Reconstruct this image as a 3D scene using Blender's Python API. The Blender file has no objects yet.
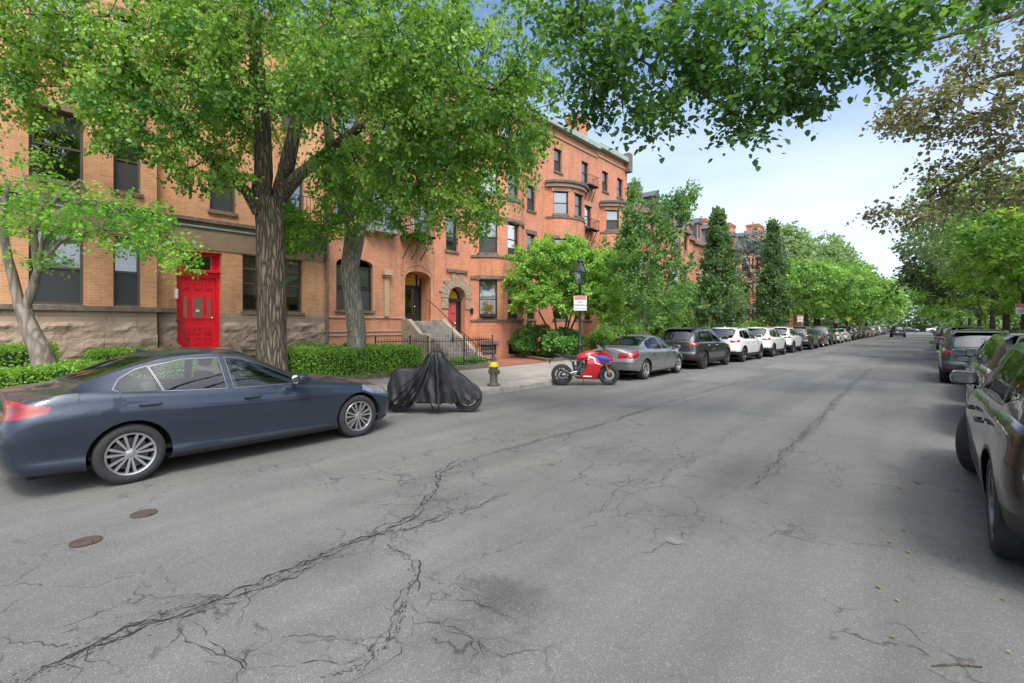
import bpy, bmesh, math, random
import numpy as np
from mathutils import Vector, Matrix
R = math.radians
random.seed(7); rng = np.random.default_rng(7)
S = bpy.context.scene
C = S.collection
# ------------------------------------------------------------------ camera, sky, sun, exposure
FPX, EYE, HORY, VPX = 475.0, 1.75, 325.5, 927.0
YAW = math.atan((VPX - 512) / FPX)
cs, sn = math.cos(YAW), math.sin(YAW)
cam = bpy.data.objects.new('camera', bpy.data.cameras.new('camera')); C.objects.link(cam)
cam.location = (0, 0, EYE); cam.rotation_euler = (R(90), 0, YAW)
cam.data.sensor_width = 36; cam.data.lens = 36 * FPX / 1024
cam.data.shift_y = (HORY - 341.5) / 1024
cam.data.clip_end = 3000; cam.data.clip_start = 0.05
S.camera = cam
SUN_EL, SUN_AZ = 56, 125      # azimuth measured from +Y clockwise
w = bpy.data.worlds.new('World'); S.world = w; w.use_nodes = True
nt = w.node_tree; nt.nodes.clear(); N = nt.nodes.new; Lk = nt.links.new
sky = N('ShaderNodeTexSky'); sky.sky_type = 'NISHITA'; sky.sun_disc = False
sky.sun_elevation = R(SUN_EL); sky.sun_rotation = R(SUN_AZ); sky.dust_density = .6; sky.ozone_density = 3.0
tc = N('ShaderNodeTexCoord'); mp = N('ShaderNodeMapping'); mp.inputs['Scale'].default_value = (1.0, 1.0, 3.5)
Lk(tc.outputs['Generated'], mp.inputs['Vector'])
cn = N('ShaderNodeTexNoise'); cn.inputs['Scale'].default_value = 1.6; cn.inputs['Detail'].default_value = 7; cn.inputs['Roughness'].default_value = .55
Lk(mp.outputs[0], cn.inputs['Vector'])
sep = N('ShaderNodeSeparateXYZ'); Lk(tc.outputs['Generated'], sep.inputs[0])
mr = N('ShaderNodeMapRange'); Lk(sep.outputs['Z'], mr.inputs['Value'])
mr.inputs['From Min'].default_value = 0.0; mr.inputs['From Max'].default_value = .62; mr.inputs['To Min'].default_value = .68; mr.inputs['To Max'].default_value = -.32
ad = N('ShaderNodeMath'); ad.operation = 'ADD'; Lk(mr.outputs[0], ad.inputs[0]); Lk(cn.outputs['Fac'], ad.inputs[1])
cr = N('ShaderNodeMapRange'); Lk(ad.outputs[0], cr.inputs['Value'])
cr.inputs['From Min'].default_value = .36; cr.inputs['From Max'].default_value = 1.02; cr.inputs['To Min'].default_value = .02; cr.inputs['To Max'].default_value = .93
mx = N('ShaderNodeMixRGB'); Lk(cr.outputs[0], mx.inputs['Fac']); Lk(sky.outputs[0], mx.inputs['Color1']); mx.inputs['Color2'].default_value = (4.2, 4.7, 5.5, 1)
bg = N('ShaderNodeBackground'); Lk(mx.outputs[0], bg.inputs['Color']); bg.inputs['Strength'].default_value = .115
# bright hazy glow of the veiled sun in the sky behind the camera
SD = (math.sin(R(SUN_AZ)) * math.cos(R(SUN_EL)), math.cos(R(SUN_AZ)) * math.cos(R(SUN_EL)), math.sin(R(SUN_EL)))
dt = N('ShaderNodeVectorMath'); dt.operation = 'DOT_PRODUCT'; Lk(tc.outputs['Generated'], dt.inputs[0]); dt.inputs[1].default_value = SD
mxm = N('ShaderNodeMath'); mxm.operation = 'MAXIMUM'; Lk(dt.outputs['Value'], mxm.inputs[0]); mxm.inputs[1].default_value = 0
pw = N('ShaderNodeMath'); pw.operation = 'POWER'; Lk(mxm.outputs[0], pw.inputs[0]); pw.inputs[1].default_value = 5
b2 = N('ShaderNodeBackground'); b2.inputs['Color'].default_value = (1, .96, .89, 1); ml = N('ShaderNodeMath'); ml.operation = 'MULTIPLY'; Lk(pw.outputs[0], ml.inputs[0]); ml.inputs[1].default_value = 2.6; Lk(ml.outputs[0], b2.inputs['Strength'])
ash = N('ShaderNodeAddShader'); Lk(bg.outputs[0], ash.inputs[0]); Lk(b2.outputs[0], ash.inputs[1])
wo = N('ShaderNodeOutputWorld'); Lk(ash.outputs[0], wo.inputs['Surface'])
sl = bpy.data.lights.new('sun', 'SUN'); sl.energy = 1.1; sl.angle = R(12); sl.color = (1, .95, .87)
so = bpy.data.objects.new('sun', sl); C.objects.link(so)
sd = Vector((math.sin(R(SUN_AZ)) * math.cos(R(SUN_EL)), math.cos(R(SUN_AZ)) * math.cos(R(SUN_EL)), math.sin(R(SUN_EL))))
so.rotation_euler = sd.to_track_quat('Z', 'Y').to_euler(); so.location = (0, 0, 40)
S.view_settings.view_transform = 'Standard'; S.view_settings.look = 'None'
S.view_settings.exposure = 1.05; S.view_settings.gamma = 1; S.view_settings.use_curve_mapping = False
S.render.engine = 'CYCLES'
S.cycles.max_bounces = 8; S.cycles.diffuse_bounces = 4; S.cycles.transparent_max_bounces = 12; S.cycles.transmission_bounces = 4
S.cycles.caustics_reflective = False; S.cycles.caustics_refractive = False
# ------------------------------------------------------------------ helpers
def wpt(px, py, Z):
    Xc = (px - 512) / FPX * Z; return Vector((cs * Xc - sn * Z, sn * Xc + cs * Z, EYE - (py - HORY) / FPX * Z))
def gpt(px, py, z=0):
    return wpt(px, py, FPX * (EYE - z) / (py - HORY))
class MB:
    def __init__(s): s.v = []; s.f = []; s.uv = []; s.has = False
    def face(s, pts, uv=None):
        n = len(s.v); s.v += [tuple(p) for p in pts]; s.f.append(tuple(range(n, n + len(pts))))
        if uv: s.has = True
        s.uv.append(uv)
    def box(s, x0, x1, y0, y1, z0, z1, M=None):
        P = [(x, y, z) for z in (z0, z1) for y in (y0, y1) for x in (x0, x1)]
        if M is not None: P = [M @ Vector(p) for p in P]
        n = len(s.v); s.v += [tuple(p) for p in P]
        for q in ((0, 2, 3, 1), (4, 5, 7, 6), (0, 1, 5, 4), (2, 6, 7, 3), (0, 4, 6, 2), (1, 3, 7, 5)):
            s.f.append(tuple(n + i for i in q)); s.uv.append(None)
        return s
    def ring(s, rings, cap=True, close=True):
        n = len(s.v); k = len(rings[0])
        for r in rings: s.v += [tuple(p) for p in r]
        for i in range(len(rings) - 1):
            for j in range(k if close else k - 1):
                a = n + i * k + j; b = n + i * k + (j + 1) % k
                s.f.append((a, b, b + k, a + k)); s.uv.append(None)
        if cap and close:
            s.f.append(tuple(n + j for j in reversed(range(k)))); s.f.append(tuple(n + (len(rings) - 1) * k + j for j in range(k))); s.uv += [None, None]
        return s
    def tube(s, pts, r, k=8, cap=True):
        pts = [Vector(p) for p in pts]
        if not hasattr(r, '__len__'): r = [r] * len(pts)
        rings = []; u = None
        for i, p in enumerate(pts):
            d = (pts[min(i + 1, len(pts) - 1)] - pts[max(i - 1, 0)]).normalized()
            if u is None: u = d.orthogonal().normalized()
            else:
                u = u - d * u.dot(d); u = u.normalized() if u.length > 1e-6 else d.orthogonal().normalized()
            v = d.cross(u)
            rings.append([p + (u * math.cos(2 * math.pi * j / k) + v * math.sin(2 * math.pi * j / k)) * r[i] for j in range(k)])
        return s.ring(rings, cap)
    def lathe(s, prof, k=24, M=None, cap=True):
        rings = []
        for (rr, z) in prof:
            q = [Vector((rr * math.cos(2 * math.pi * j / k), rr * math.sin(2 * math.pi * j / k), z)) for j in range(k)]
            rings.append([M @ p for p in q] if M is not None else q)
        return s.ring(rings, cap)
    def prism(s, poly, f, cap=True):   # poly list of 2-D pts, f maps (a,b,t) to 3-D, t in 0,1
        return s.ring([[f(a, b, t) for a, b in poly] for t in (0, 1)], cap)
    def build(s, name, mat, parent=None, smooth=False, bevel=0, loc=None, sharp=40):
        me = bpy.data.meshes.new(name); me.from_pydata(s.v, [], s.f)
        if s.has:
            ul = me.uv_layers.new(name='UVMap'); d = []
            for f_, u in zip(s.f, s.uv):
                d += [c for q in (u if u else [(0, 0)] * len(f_)) for c in q]
            ul.data.foreach_set('uv', d)
        if bevel:
            bm = bmesh.new(); bm.from_mesh(me); bmesh.ops.remove_doubles(bm, verts=bm.verts, dist=1e-5)
            bmesh.ops.recalc_face_normals(bm, faces=bm.faces)
            ed = [e for e in bm.edges if len(e.link_faces) == 2 and e.calc_face_angle(0) > .5]
            bmesh.ops.bevel(bm, geom=ed, offset=bevel, segments=2, affect='EDGES', profile=.5, clamp_overlap=True)
            bm.to_mesh(me); bm.free()
        elif not s.has:
            bm = bmesh.new(); bm.from_mesh(me); bmesh.ops.remove_doubles(bm, verts=bm.verts, dist=1e-5); bmesh.ops.recalc_face_normals(bm, faces=bm.faces); bm.to_mesh(me); bm.free()
        if smooth:
            me.shade_smooth(); me.set_sharp_from_angle(angle=R(sharp))
        return link(name, me, mat, parent, loc)
def link(name, me, mat, parent=None, loc=None):
    if mat is not None and not me.materials: me.materials.append(mat)
    o = bpy.data.objects.new(name, me); C.objects.link(o)
    if parent is not None: o.parent = parent
    if loc is not None: o.location = loc
    return o
def tag(o, label=None, cat=None, group=None, kind=None):
    if label: o['label'] = label
    if cat: o['category'] = cat
    if group: o['group'] = group
    if kind: o['kind'] = kind
    return o
def thing(name, label, cat, loc=(0, 0, 0), rz=0, group=None):
    o = bpy.data.objects.new(name, None); C.objects.link(o); o.location = loc; o.rotation_euler = (0, 0, rz); o.empty_display_size = .2
    return tag(o, label, cat, group)
def kids(o): return [x for x in list(bpy.data.objects) if x.parent == o]
def copy_tree(o, parent=None, tree=None):
    c = o.copy(); C.objects.link(c)
    if parent: c.parent = parent
    for ch in CH.get(o.name, []): copy_tree(ch, c)
    return c
CH = {}
def index_children():
    CH.clear()
    for x in bpy.data.objects:
        if x.parent: CH.setdefault(x.parent.name, []).append(x)
def interp(tab, x):
    xs = [t[0] for t in tab]
    return np.interp(x, xs, [t[1] for t in tab])
def smi(tab, x):   # smooth (Catmull-Rom) interpolation, monotone limited
    xs = np.array([t[0] for t in tab], float); ys = np.array([t[1] for t in tab], float)
    d = np.diff(ys) / np.diff(xs); m = np.zeros(len(xs)); m[0] = d[0]; m[-1] = d[-1]
    for i in range(1, len(xs) - 1):
        m[i] = 0 if d[i - 1] * d[i] <= 0 else 2 * d[i - 1] * d[i] / (d[i - 1] + d[i])
    x = np.clip(x, xs[0], xs[-1]); i = np.clip(np.searchsorted(xs, x) - 1, 0, len(xs) - 2)
    h = xs[i + 1] - xs[i]; t = (x - xs[i]) / h
    return (2 * t**3 - 3 * t**2 + 1) * ys[i] + (t**3 - 2 * t**2 + t) * h * m[i] + (-2 * t**3 + 3 * t**2) * ys[i + 1] + (t**3 - t**2) * h * m[i + 1]
# ------------------------------------------------------------------ materials
def newmat(name):
    m = bpy.data.materials.new(name); m.use_nodes = True; t = m.node_tree
    return m, t, t.nodes['Principled BSDF'], t.nodes.new, t.links.new
def pm(name, col, rough=.6, metal=0, coat=0, var=0, vscale=5, bump=0, bscale=40, spec=.5, stretch=None):
    m, t, b, N, L = newmat(name)
    b.inputs['Base Color'].default_value = (*col, 1); b.inputs['Roughness'].default_value = rough; b.inputs['Metallic'].default_value = metal
    b.inputs['Coat Weight'].default_value = coat; b.inputs['Coat Roughness'].default_value = .03; b.inputs['Specular IOR Level'].default_value = spec
    if var or bump:
        tc = N('ShaderNodeTexCoord'); mp = N('ShaderNodeMapping'); L(tc.outputs['Object'], mp.inputs[0])
        if stretch: mp.inputs['Scale'].default_value = stretch
    if var:
        n = N('ShaderNodeTexNoise'); n.inputs['Scale'].default_value = vscale; n.inputs['Detail'].default_value = 6; L(mp.outputs[0], n.inputs['Vector'])
        r = N('ShaderNodeValToRGB'); L(n.outputs['Fac'], r.inputs[0]); r.color_ramp.elements[0].position = .3; r.color_ramp.elements[1].position = .7
        r.color_ramp.elements[0].color = (*[c * (1 - var) for c in col], 1); r.color_ramp.elements[1].color = (*[min(1, c * (1 + var)) for c in col], 1)
        L(r.outputs[0], b.inputs['Base Color'])
    if bump:
        n = N('ShaderNodeTexNoise'); n.inputs['Scale'].default_value = bscale; n.inputs['Detail'].default_value = 5; L(mp.outputs[0], n.inputs['Vector'])
        u = N('ShaderNodeBump'); u.inputs['Strength'].default_value = bump; u.inputs['Distance'].default_value = .02; L(n.outputs['Fac'], u.inputs['Height']); L(u.outputs[0], b.inputs['Normal'])
    return m
def brickmat(name, c1, c2, mortar, bw=.21, bh=.072, ms=.008, uv=True, var=.25, bump=.3):
    m, t, b, N, L = newmat(name); tc = N('ShaderNodeTexCoord'); br = N('ShaderNodeTexBrick'); src = tc.outputs['UV' if uv else 'Object']
    L(src, br.inputs['Vector']); br.inputs['Scale'].default_value = 1; br.inputs['Brick Width'].default_value = bw; br.inputs['Row Height'].default_value = bh
    br.inputs['Mortar Size'].default_value = ms; br.inputs['Mortar Smooth'].default_value = .3
    br.inputs['Color1'].default_value = (*c1, 1); br.inputs['Color2'].default_value = (*c2, 1); br.inputs['Mortar'].default_value = (*mortar, 1)
    n = N('ShaderNodeTexNoise'); n.inputs['Scale'].default_value = .9; n.inputs['Detail'].default_value = 8; n.inputs['Roughness'].default_value = .65; L(src, n.inputs['Vector'])
    r = N('ShaderNodeMapRange'); L(n.outputs['Fac'], r.inputs[0]); r.inputs[1].default_value = .25; r.inputs[2].default_value = .75; r.inputs[3].default_value = 1 - var; r.inputs[4].default_value = 1 + var * .5
    mp_ = N('ShaderNodeMapping'); L(src, mp_.inputs[0]); mp_.inputs['Scale'].default_value = (2.2, .22, 1); n_ = N('ShaderNodeTexNoise'); n_.inputs['Scale'].default_value = 1.4; n_.inputs['Detail'].default_value = 6; L(mp_.outputs[0], n_.inputs['Vector'])
    r_ = N('ShaderNodeMapRange'); L(n_.outputs['Fac'], r_.inputs[0]); r_.inputs[1].default_value = .52; r_.inputs[2].default_value = .72; r_.inputs[3].default_value = 1; r_.inputs[4].default_value = .72
    q_ = N('ShaderNodeMath'); q_.operation = 'MULTIPLY'; L(r.outputs[0], q_.inputs[0]); L(r_.outputs[0], q_.inputs[1])
    x = N('ShaderNodeMixRGB'); x.blend_type = 'MULTIPLY'; x.inputs[0].default_value = 1; L(br.outputs['Color'], x.inputs[1]); L(q_.outputs[0], x.inputs[2])
    L(x.outputs[0], b.inputs['Base Color']); b.inputs['Roughness'].default_value = .85
    u = N('ShaderNodeBump'); u.inputs['Strength'].default_value = bump; u.inputs['Distance'].default_value = .01; L(br.outputs['Fac'], u.inputs['Height']); u.invert = True; L(u.outputs[0], b.inputs['Normal'])
    return m
def stonemat(name, col, rough_face=0., var=.3, bw=.9, bh=.45, joints=True):
    m, t, b, N, L = newmat(name); tc = N('ShaderNodeTexCoord')
    n = N('ShaderNodeTexNoise'); n.inputs['Scale'].default_value = 2.2; n.inputs['Detail'].default_value = 9; n.inputs['Roughness'].default_value = .65; L(tc.outputs['Object'], n.inputs['Vector'])
    r = N('ShaderNodeValToRGB'); L(n.outputs['Fac'], r.inputs[0]); r.color_ramp.elements[0].position = .3; r.color_ramp.elements[1].position = .72
    r.color_ramp.elements[0].color = (*[c * (1 - var) for c in col], 1); r.color_ramp.elements[1].color = (*[c * (1 + var * .6) for c in col], 1)
    out = r.outputs[0]
    if joints:
        br = N('ShaderNodeTexBrick'); L(tc.outputs['UV'], br.inputs['Vector']); br.inputs['Scale'].default_value = 1; br.inputs['Brick Width'].default_value = bw; br.inputs['Row Height'].default_value = bh
        br.inputs['Mortar Size'].default_value = .009; br.inputs['Color1'].default_value = (1, 1, 1, 1); br.inputs['Color2'].default_value = (.8, .8, .8, 1); br.inputs['Mortar'].default_value = (.55, .5, .45, 1)
        x = N('ShaderNodeMixRGB'); x.blend_type = 'MULTIPLY'; x.inputs[0].default_value = 1; L(out, x.inputs[1]); L(br.outputs['Color'], x.inputs[2]); out = x.outputs[0]
    L(out, b.inputs['Base Color']); b.inputs['Roughness'].default_value = .85
    n2 = N('ShaderNodeTexNoise'); n2.inputs['Scale'].default_value = 5 if rough_face else 30; n2.inputs['Detail'].default_value = 6; n2.inputs['Distortion'].default_value = .8; L(tc.outputs['Object'], n2.inputs['Vector'])
    u = N('ShaderNodeBump'); u.inputs['Strength'].default_value = 1 if rough_face else .25; u.inputs['Distance'].default_value = rough_face or .01; L(n2.outputs['Fac'], u.inputs['Height']); L(u.outputs[0], b.inputs['Normal'])
    return m
def leafmat(name, dark, light, trans=.45, tboost=1.5):
    m = bpy.data.materials.new(name); m.use_nodes = True; t = m.node_tree; t.nodes.clear(); N = t.nodes.new; L = t.links.new
    a = N('ShaderNodeAttribute'); a.attribute_name = 'tint'; r = N('ShaderNodeValToRGB'); L(a.outputs['Fac'], r.inputs[0])
    r.color_ramp.elements[0].color = (*dark, 1); r.color_ramp.elements[1].color = (*light, 1)
    d = N('ShaderNodeBsdfDiffuse'); L(r.outputs[0], d.inputs[0])
    g = N('ShaderNodeMixRGB'); g.blend_type = 'MULTIPLY'; g.inputs[0].default_value = 1; L(r.outputs[0], g.inputs[1]); g.inputs[2].default_value = (tboost * 1.05, tboost, tboost * .45, 1)
    tr = N('ShaderNodeBsdfTranslucent'); L(g.outputs[0], tr.inputs[0])
    m1 = N('ShaderNodeMixShader'); m1.inputs[0].default_value = trans; L(d.outputs[0], m1.inputs[1]); L(tr.outputs[0], m1.inputs[2])
    gl = N('ShaderNodeBsdfGlossy'); gl.inputs['Roughness'].default_value = .6; gl.inputs[0].default_value = (.9, .95, 1, 1)
    m2 = N('ShaderNodeMixShader'); m2.inputs[0].default_value = .025; L(m1.outputs[0], m2.inputs[1]); L(gl.outputs[0], m2.inputs[2])
    o = N('ShaderNodeOutputMaterial'); L(m2.outputs[0], o.inputs[0]); return m
def glassmat(name, tint, refl=.12, rough=.01):
    m = bpy.data.materials.new(name); m.use_nodes = True; t = m.node_tree; t.nodes.clear(); N = t.nodes.new; L = t.links.new
    tr = N('ShaderNodeBsdfTransparent'); tr.inputs[0].default_value = (*tint, 1); g = N('ShaderNodeBsdfGlossy'); g.inputs['Roughness'].default_value = rough
    f = N('ShaderNodeLayerWeight'); f.inputs['Blend'].default_value = .25; mr = N('ShaderNodeMapRange'); L(f.outputs['Fresnel'], mr.inputs[0]); mr.inputs[3].default_value = refl; mr.inputs[4].default_value = 1
    m1 = N('ShaderNodeMixShader'); L(mr.outputs[0], m1.inputs[0]); L(tr.outputs[0], m1.inputs[1]); L(g.outputs[0], m1.inputs[2])
    o = N('ShaderNodeOutputMaterial'); L(m1.outputs[0], o.inputs[0]); return m
def paint(name, col, metal=.35, rough=.32, coat=1.):
    m, t, b, N, L = newmat(name); b.inputs['Base Color'].default_value = (*col, 1); b.inputs['Metallic'].default_value = metal; b.inputs['Roughness'].default_value = rough
    b.inputs['Coat Weight'].default_value = coat; b.inputs['Coat Roughness'].default_value = .04
    tc = N('ShaderNodeTexCoord'); n = N('ShaderNodeTexNoise'); n.inputs['Scale'].default_value = 3; n.inputs['Detail'].default_value = 8; L(tc.outputs['Object'], n.inputs['Vector'])
    r = N('ShaderNodeMapRange'); L(n.outputs['Fac'], r.inputs[0]); r.inputs[3].default_value = rough - .08; r.inputs[4].default_value = rough + .15; L(r.outputs[0], b.inputs['Roughness'])
    r2 = N('ShaderNodeMapRange'); L(n.outputs['Fac'], r2.inputs[0]); r2.inputs[3].default_value = .0; r2.inputs[4].default_value = .05; L(r2.outputs[0], b.inputs['Coat Roughness'])
    return m
def asphalt():
    m, t, b, N, L = newmat('asphalt'); tc = N('ShaderNodeTexCoord'); o = tc.outputs['Object']
    def noise(sc, det=6, ro=.6, vec=None):
        n = N('ShaderNodeTexNoise'); n.inputs['Scale'].default_value = sc; n.inputs['Detail'].default_value = det; n.inputs['Roughness'].default_value = ro; L(vec or o, n.inputs['Vector']); return n.outputs['Fac']
    def mrn(v, a, b_, c, d):
        r = N('ShaderNodeMapRange'); L(v, r.inputs[0]); r.inputs[1].default_value = a; r.inputs[2].default_value = b_; r.inputs[3].default_value = c; r.inputs[4].default_value = d; return r.outputs[0]
    def mul(a, b_):
        x = N('ShaderNodeMath'); x.operation = 'MULTIPLY'; L(a, x.inputs[0]); L(b_, x.inputs[1]); return x.outputs[0]
    mp = N('ShaderNodeMapping'); L(o, mp.inputs[0]); mp.inputs['Scale'].default_value = (1.6, .12, 1)
    lanes = mrn(noise(1.0, 5, .55, mp.outputs[0]), .3, .7, .82, 1.15)
    big = mrn(noise(.35, 7, .6), .3, .7, .86, 1.12)
    mid = mrn(noise(3.0, 8, .7), .3, .7, .93, 1.06)
    fine = mrn(noise(130, 3, .85), .3, .72, .5, 1.55)
    vo = N('ShaderNodeTexVoronoi'); vo.inputs['Scale'].default_value = 110; L(o, vo.inputs['Vector'])
    sp = N('ShaderNodeSeparateColor'); L(vo.outputs['Color'], sp.inputs[0])
    agg = mrn(sp.outputs[0], .8, 1.0, 1, 1.5)
    AL = []
    # hairline map cracking where a mask allows it
    wv = N('ShaderNodeTexNoise'); wv.inputs['Scale'].default_value = 2.5; wv.inputs['Detail'].default_value = 6; L(o, wv.inputs['Vector'])
    am = N('ShaderNodeMixRGB'); am.inputs[0].default_value = .35; L(o, am.inputs[1]); L(wv.outputs['Color'], am.inputs[2])
    v2 = N('ShaderNodeTexVoronoi'); v2.feature = 'DISTANCE_TO_EDGE'; v2.inputs['Scale'].default_value = 1.9; L(am.outputs[0], v2.inputs['Vector'])
    line = mrn(v2.outputs['Distance'], .002, .014, 1, 0)
    mask = mul(mrn(noise(.55, 4, .6), .49, .56, 0, 1), mrn(noise(6, 4, .6), .40, .52, 0, 1))
    
    for (px, py, rx, ry) in ((470, 640, .55, .5), (420, 600, .3, .5), (440, 480, .8, 1.0), (690, 525, .5, .6), (130, 640, .3, .2), (600, 470, 1.2, .8), (530, 440, 1.2, 1.2), (780, 530, .5, .3), (170, 500, .3, .6)):
        g = gpt(px, py); m_ = N('ShaderNodeMapping'); L(o, m_.inputs[0]); m_.inputs['Location'].default_value = (-g.x / rx, -g.y / ry, 0); m_.inputs['Scale'].default_value = (1 / rx, 1 / ry, 0)
        ln = N('ShaderNodeVectorMath'); ln.operation = 'LENGTH'; L(m_.outputs[0], ln.inputs[0]); am2 = N('ShaderNodeMath'); am2.operation = 'MAXIMUM'; L(mask, am2.inputs[0]); L(mul(mrn(ln.outputs['Value'], .5, 1.1, 1, 0), mrn(noise(5, 4, .6), .38, .5, 0, 1)), am2.inputs[1]); mask = am2.outputs[0]
    v3 = N('ShaderNodeTexVoronoi'); v3.feature = 'DISTANCE_TO_EDGE'; v3.inputs['Scale'].default_value = 5.5; L(am.outputs[0], v3.inputs['Vector']); l3 = N('ShaderNodeMath'); l3.operation = 'MAXIMUM'; L(line, l3.inputs[0]); L(mul(mrn(v3.outputs['Distance'], .004, .03, 1, 0), mrn(noise(1.7, 4, .6), .5, .58, 0, .8)), l3.inputs[1]); line = l3.outputs[0]
    ck = mul(line, mask); ckf = mrn(ck, 0, 1, 1, .4)
    tot = mul(mul(mul(lanes, big), mul(mid, fine)), mul(agg, ckf))
    wn = noise(4.5, 7, .75)
    for (px, py, rx, ry, k) in ((505, 597, .42, .30, .62), (620, 455, .9, .5, .86), (430, 500, .5, .7, .84), (690, 520, .6, .4, .85), (330, 560, .5, .3, .86), (470, 640, .35, .3, .8), (985, 560, .7, .5, .82), (740, 470, .35, 1.2, .88)):
        g = gpt(px, py); m_ = N('ShaderNodeMapping'); m_.vector_type = 'POINT'; L(o, m_.inputs[0]); m_.inputs['Location'].default_value = (-g.x / rx, -g.y / ry, 0); m_.inputs['Scale'].default_value = (1 / rx, 1 / ry, 0)
        ln = N('ShaderNodeVectorMath'); ln.operation = 'LENGTH'; L(m_.outputs[0], ln.inputs[0]); a_ = N('ShaderNodeMath'); a_.operation = 'MULTIPLY_ADD'; L(wn, a_.inputs[0]); a_.inputs[1].default_value = 2.2; L(ln.outputs['Value'], a_.inputs[2])
        tot = mul(tot, mrn(a_.outputs[0], 1.45, 2.1, k, 1))
    v = N('ShaderNodeVectorMath'); v.operation = 'SCALE'; v.inputs[0].default_value = (.138, .136, .126); L(tot, v.inputs['Scale']); L(v.outputs[0], b.inputs['Base Color'])
    b.inputs['Roughness'].default_value = .8; b.inputs['Specular IOR Level'].default_value = .35
    u = N('ShaderNodeBump'); u.inputs['Strength'].default_value = .5; u.inputs['Distance'].default_value = .006; L(mul(fine, ckf), u.inputs['Height']); L(u.outputs[0], b.inputs['Normal'])
    return m
def barkmat(name, c1, c2, sc=14, depth=.05):
    m, t, b, N, L = newmat(name); tc = N('ShaderNodeTexCoord'); mp = N('ShaderNodeMapping'); L(tc.outputs['Object'], mp.inputs[0]); mp.inputs['Scale'].default_value = (1, 1, .14)
    n0 = N('ShaderNodeTexNoise'); n0.inputs['Scale'].default_value = sc * .5; L(mp.outputs[0], n0.inputs['Vector'])
    am = N('ShaderNodeMixRGB'); am.inputs[0].default_value = .12; L(mp.outputs[0], am.inputs[1]); L(n0.outputs['Color'], am.inputs[2])
    v = N('ShaderNodeTexVoronoi'); v.feature = 'DISTANCE_TO_EDGE'; v.inputs['Scale'].default_value = sc; L(am.outputs[0], v.inputs['Vector'])
    n = N('ShaderNodeTexNoise'); n.inputs['Scale'].default_value = sc * 1.3; n.inputs['Detail'].default_value = 8; L(mp.outputs[0], n.inputs['Vector'])
    r = N('ShaderNodeMapRange'); L(v.outputs['Distance'], r.inputs[0]); r.inputs[2].default_value = .25
    x = N('ShaderNodeMath'); x.operation = 'MULTIPLY'; L(r.outputs[0], x.inputs[0]); L(n.outputs['Fac'], x.inputs[1])
    c = N('ShaderNodeValToRGB'); L(x.outputs[0], c.inputs[0]); c.color_ramp.elements[0].color = (*c1, 1); c.color_ramp.elements[1].color = (*c2, 1); c.color_ramp.elements[1].position = .55
    L(c.outputs[0], b.inputs['Base Color']); b.inputs['Roughness'].default_value = .9
    u = N('ShaderNodeBump'); u.inputs['Strength'].default_value = 1; u.inputs['Distance'].default_value = depth; L(x.outputs[0], u.inputs['Height']); L(u.outputs[0], b.inputs['Normal'])
    return m
M = {}
M['asphalt'] = asphalt()
M['crack'] = pm('crack', (.018, .017, .016), .95)
M['crackd'] = pm('worn_asphalt', (.12, .116, .108), .95, var=.35, vscale=25, bump=.6, bscale=90)
M['patchl'] = pm('pale_asphalt', (.165, .16, .15), .85, var=.3, vscale=30, bump=.4, bscale=90)
M['patchd'] = pm('dark_asphalt', (.102, .1, .095), .85, var=.3, vscale=30, bump=.4, bscale=90)
M['concrete'] = stonemat('concrete', (.36, .335, .29), 0, .22, 1.5, 1.5)
M['granite'] = pm('granite', (.27, .255, .23), .8, var=.3, vscale=8, bump=.3, bscale=60)
M['brownkerb'] = pm('brown_stone_kerb', (.16, .12, .09), .85, var=.3, vscale=6, bump=.4)
M['soil'] = pm('soil', (.06, .045, .03), .95, var=.4, vscale=9, bump=.8, bscale=30)
M['earth'] = pm('earth', (.09, .11, .05), .95, var=.4, vscale=.5)
M['pathbrick'] = brickmat('path_brick', (.36, .13, .08), (.28, .10, .07), (.2, .16, .12), .2, .1, .006)
M['brickA'] = brickmat('tan_brick', (.70, .325, .145), (.58, .245, .105), (.55, .42, .28))
M['brickB'] = brickmat('orange_brick', (.64, .265, .14), (.52, .20, .105), (.5, .34, .23))
M['brickC'] = brickmat('red_brick', (.66, .245, .13), (.54, .19, .10), (.5, .31, .21), var=.2)
M['brickD'] = brickmat('rose_brick', (.56, .20, .11), (.46, .15, .085), (.38, .24, .18))
M['stoneA'] = stonemat('brownstone', (.42, .31, .22), 0, .25, 1.3, 2)
M['rock'] = stonemat('rough_brownstone', (.44, .32, .23), .045, .4, 1.4, .8)
M['frieze'] = stonemat('shade_lifted_brownstone', (.56, .42, .30), 0, .22, 1.3, 2)  # brownstone copy, colour lightened to offset shade under the belt cornice
M['crackw'] = pm('crumbled_asphalt', (.035, .034, .031), .95, var=.5, vscale=40, bump=.5, bscale=90)
M['stoneS'] = pm('dark_brownstone', (.17, .125, .095), .85, var=.35, vscale=5, bump=.5, bscale=14)
M['stoneL'] = pm('light_stone', (.34, .255, .18), .85, var=.25, vscale=5, bump=.3)
M['stoop'] = pm('stoop_stone', (.31, .255, .19), .85, var=.25, vscale=4, bump=.3)
M['tread'] = pm('stair_tread', (.25, .22, .19), .85, var=.25, vscale=4, bump=.3)
M['frame'] = pm('dark_window_frame', (.035, .03, .028), .45)
M['framed'] = pm('bronze_window_frame', (.09, .075, .06), .5)
M['framew'] = pm('grey_window_frame', (.24, .26, .3), .5)
M['glass'] = glassmat('window_glass', (.62, .65, .67), .3)
M['cglass'] = glassmat('car_glass', (.82, .9, .85), .07)
M['cglassd'] = glassmat('dark_car_glass', (.1, .11, .11), .12)
M['dark'] = pm('dark_interior', (.012, .012, .013), .9)
M['room'] = pm('room_shade', (.05, .045, .04), .9, var=.6, vscale=2)
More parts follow.
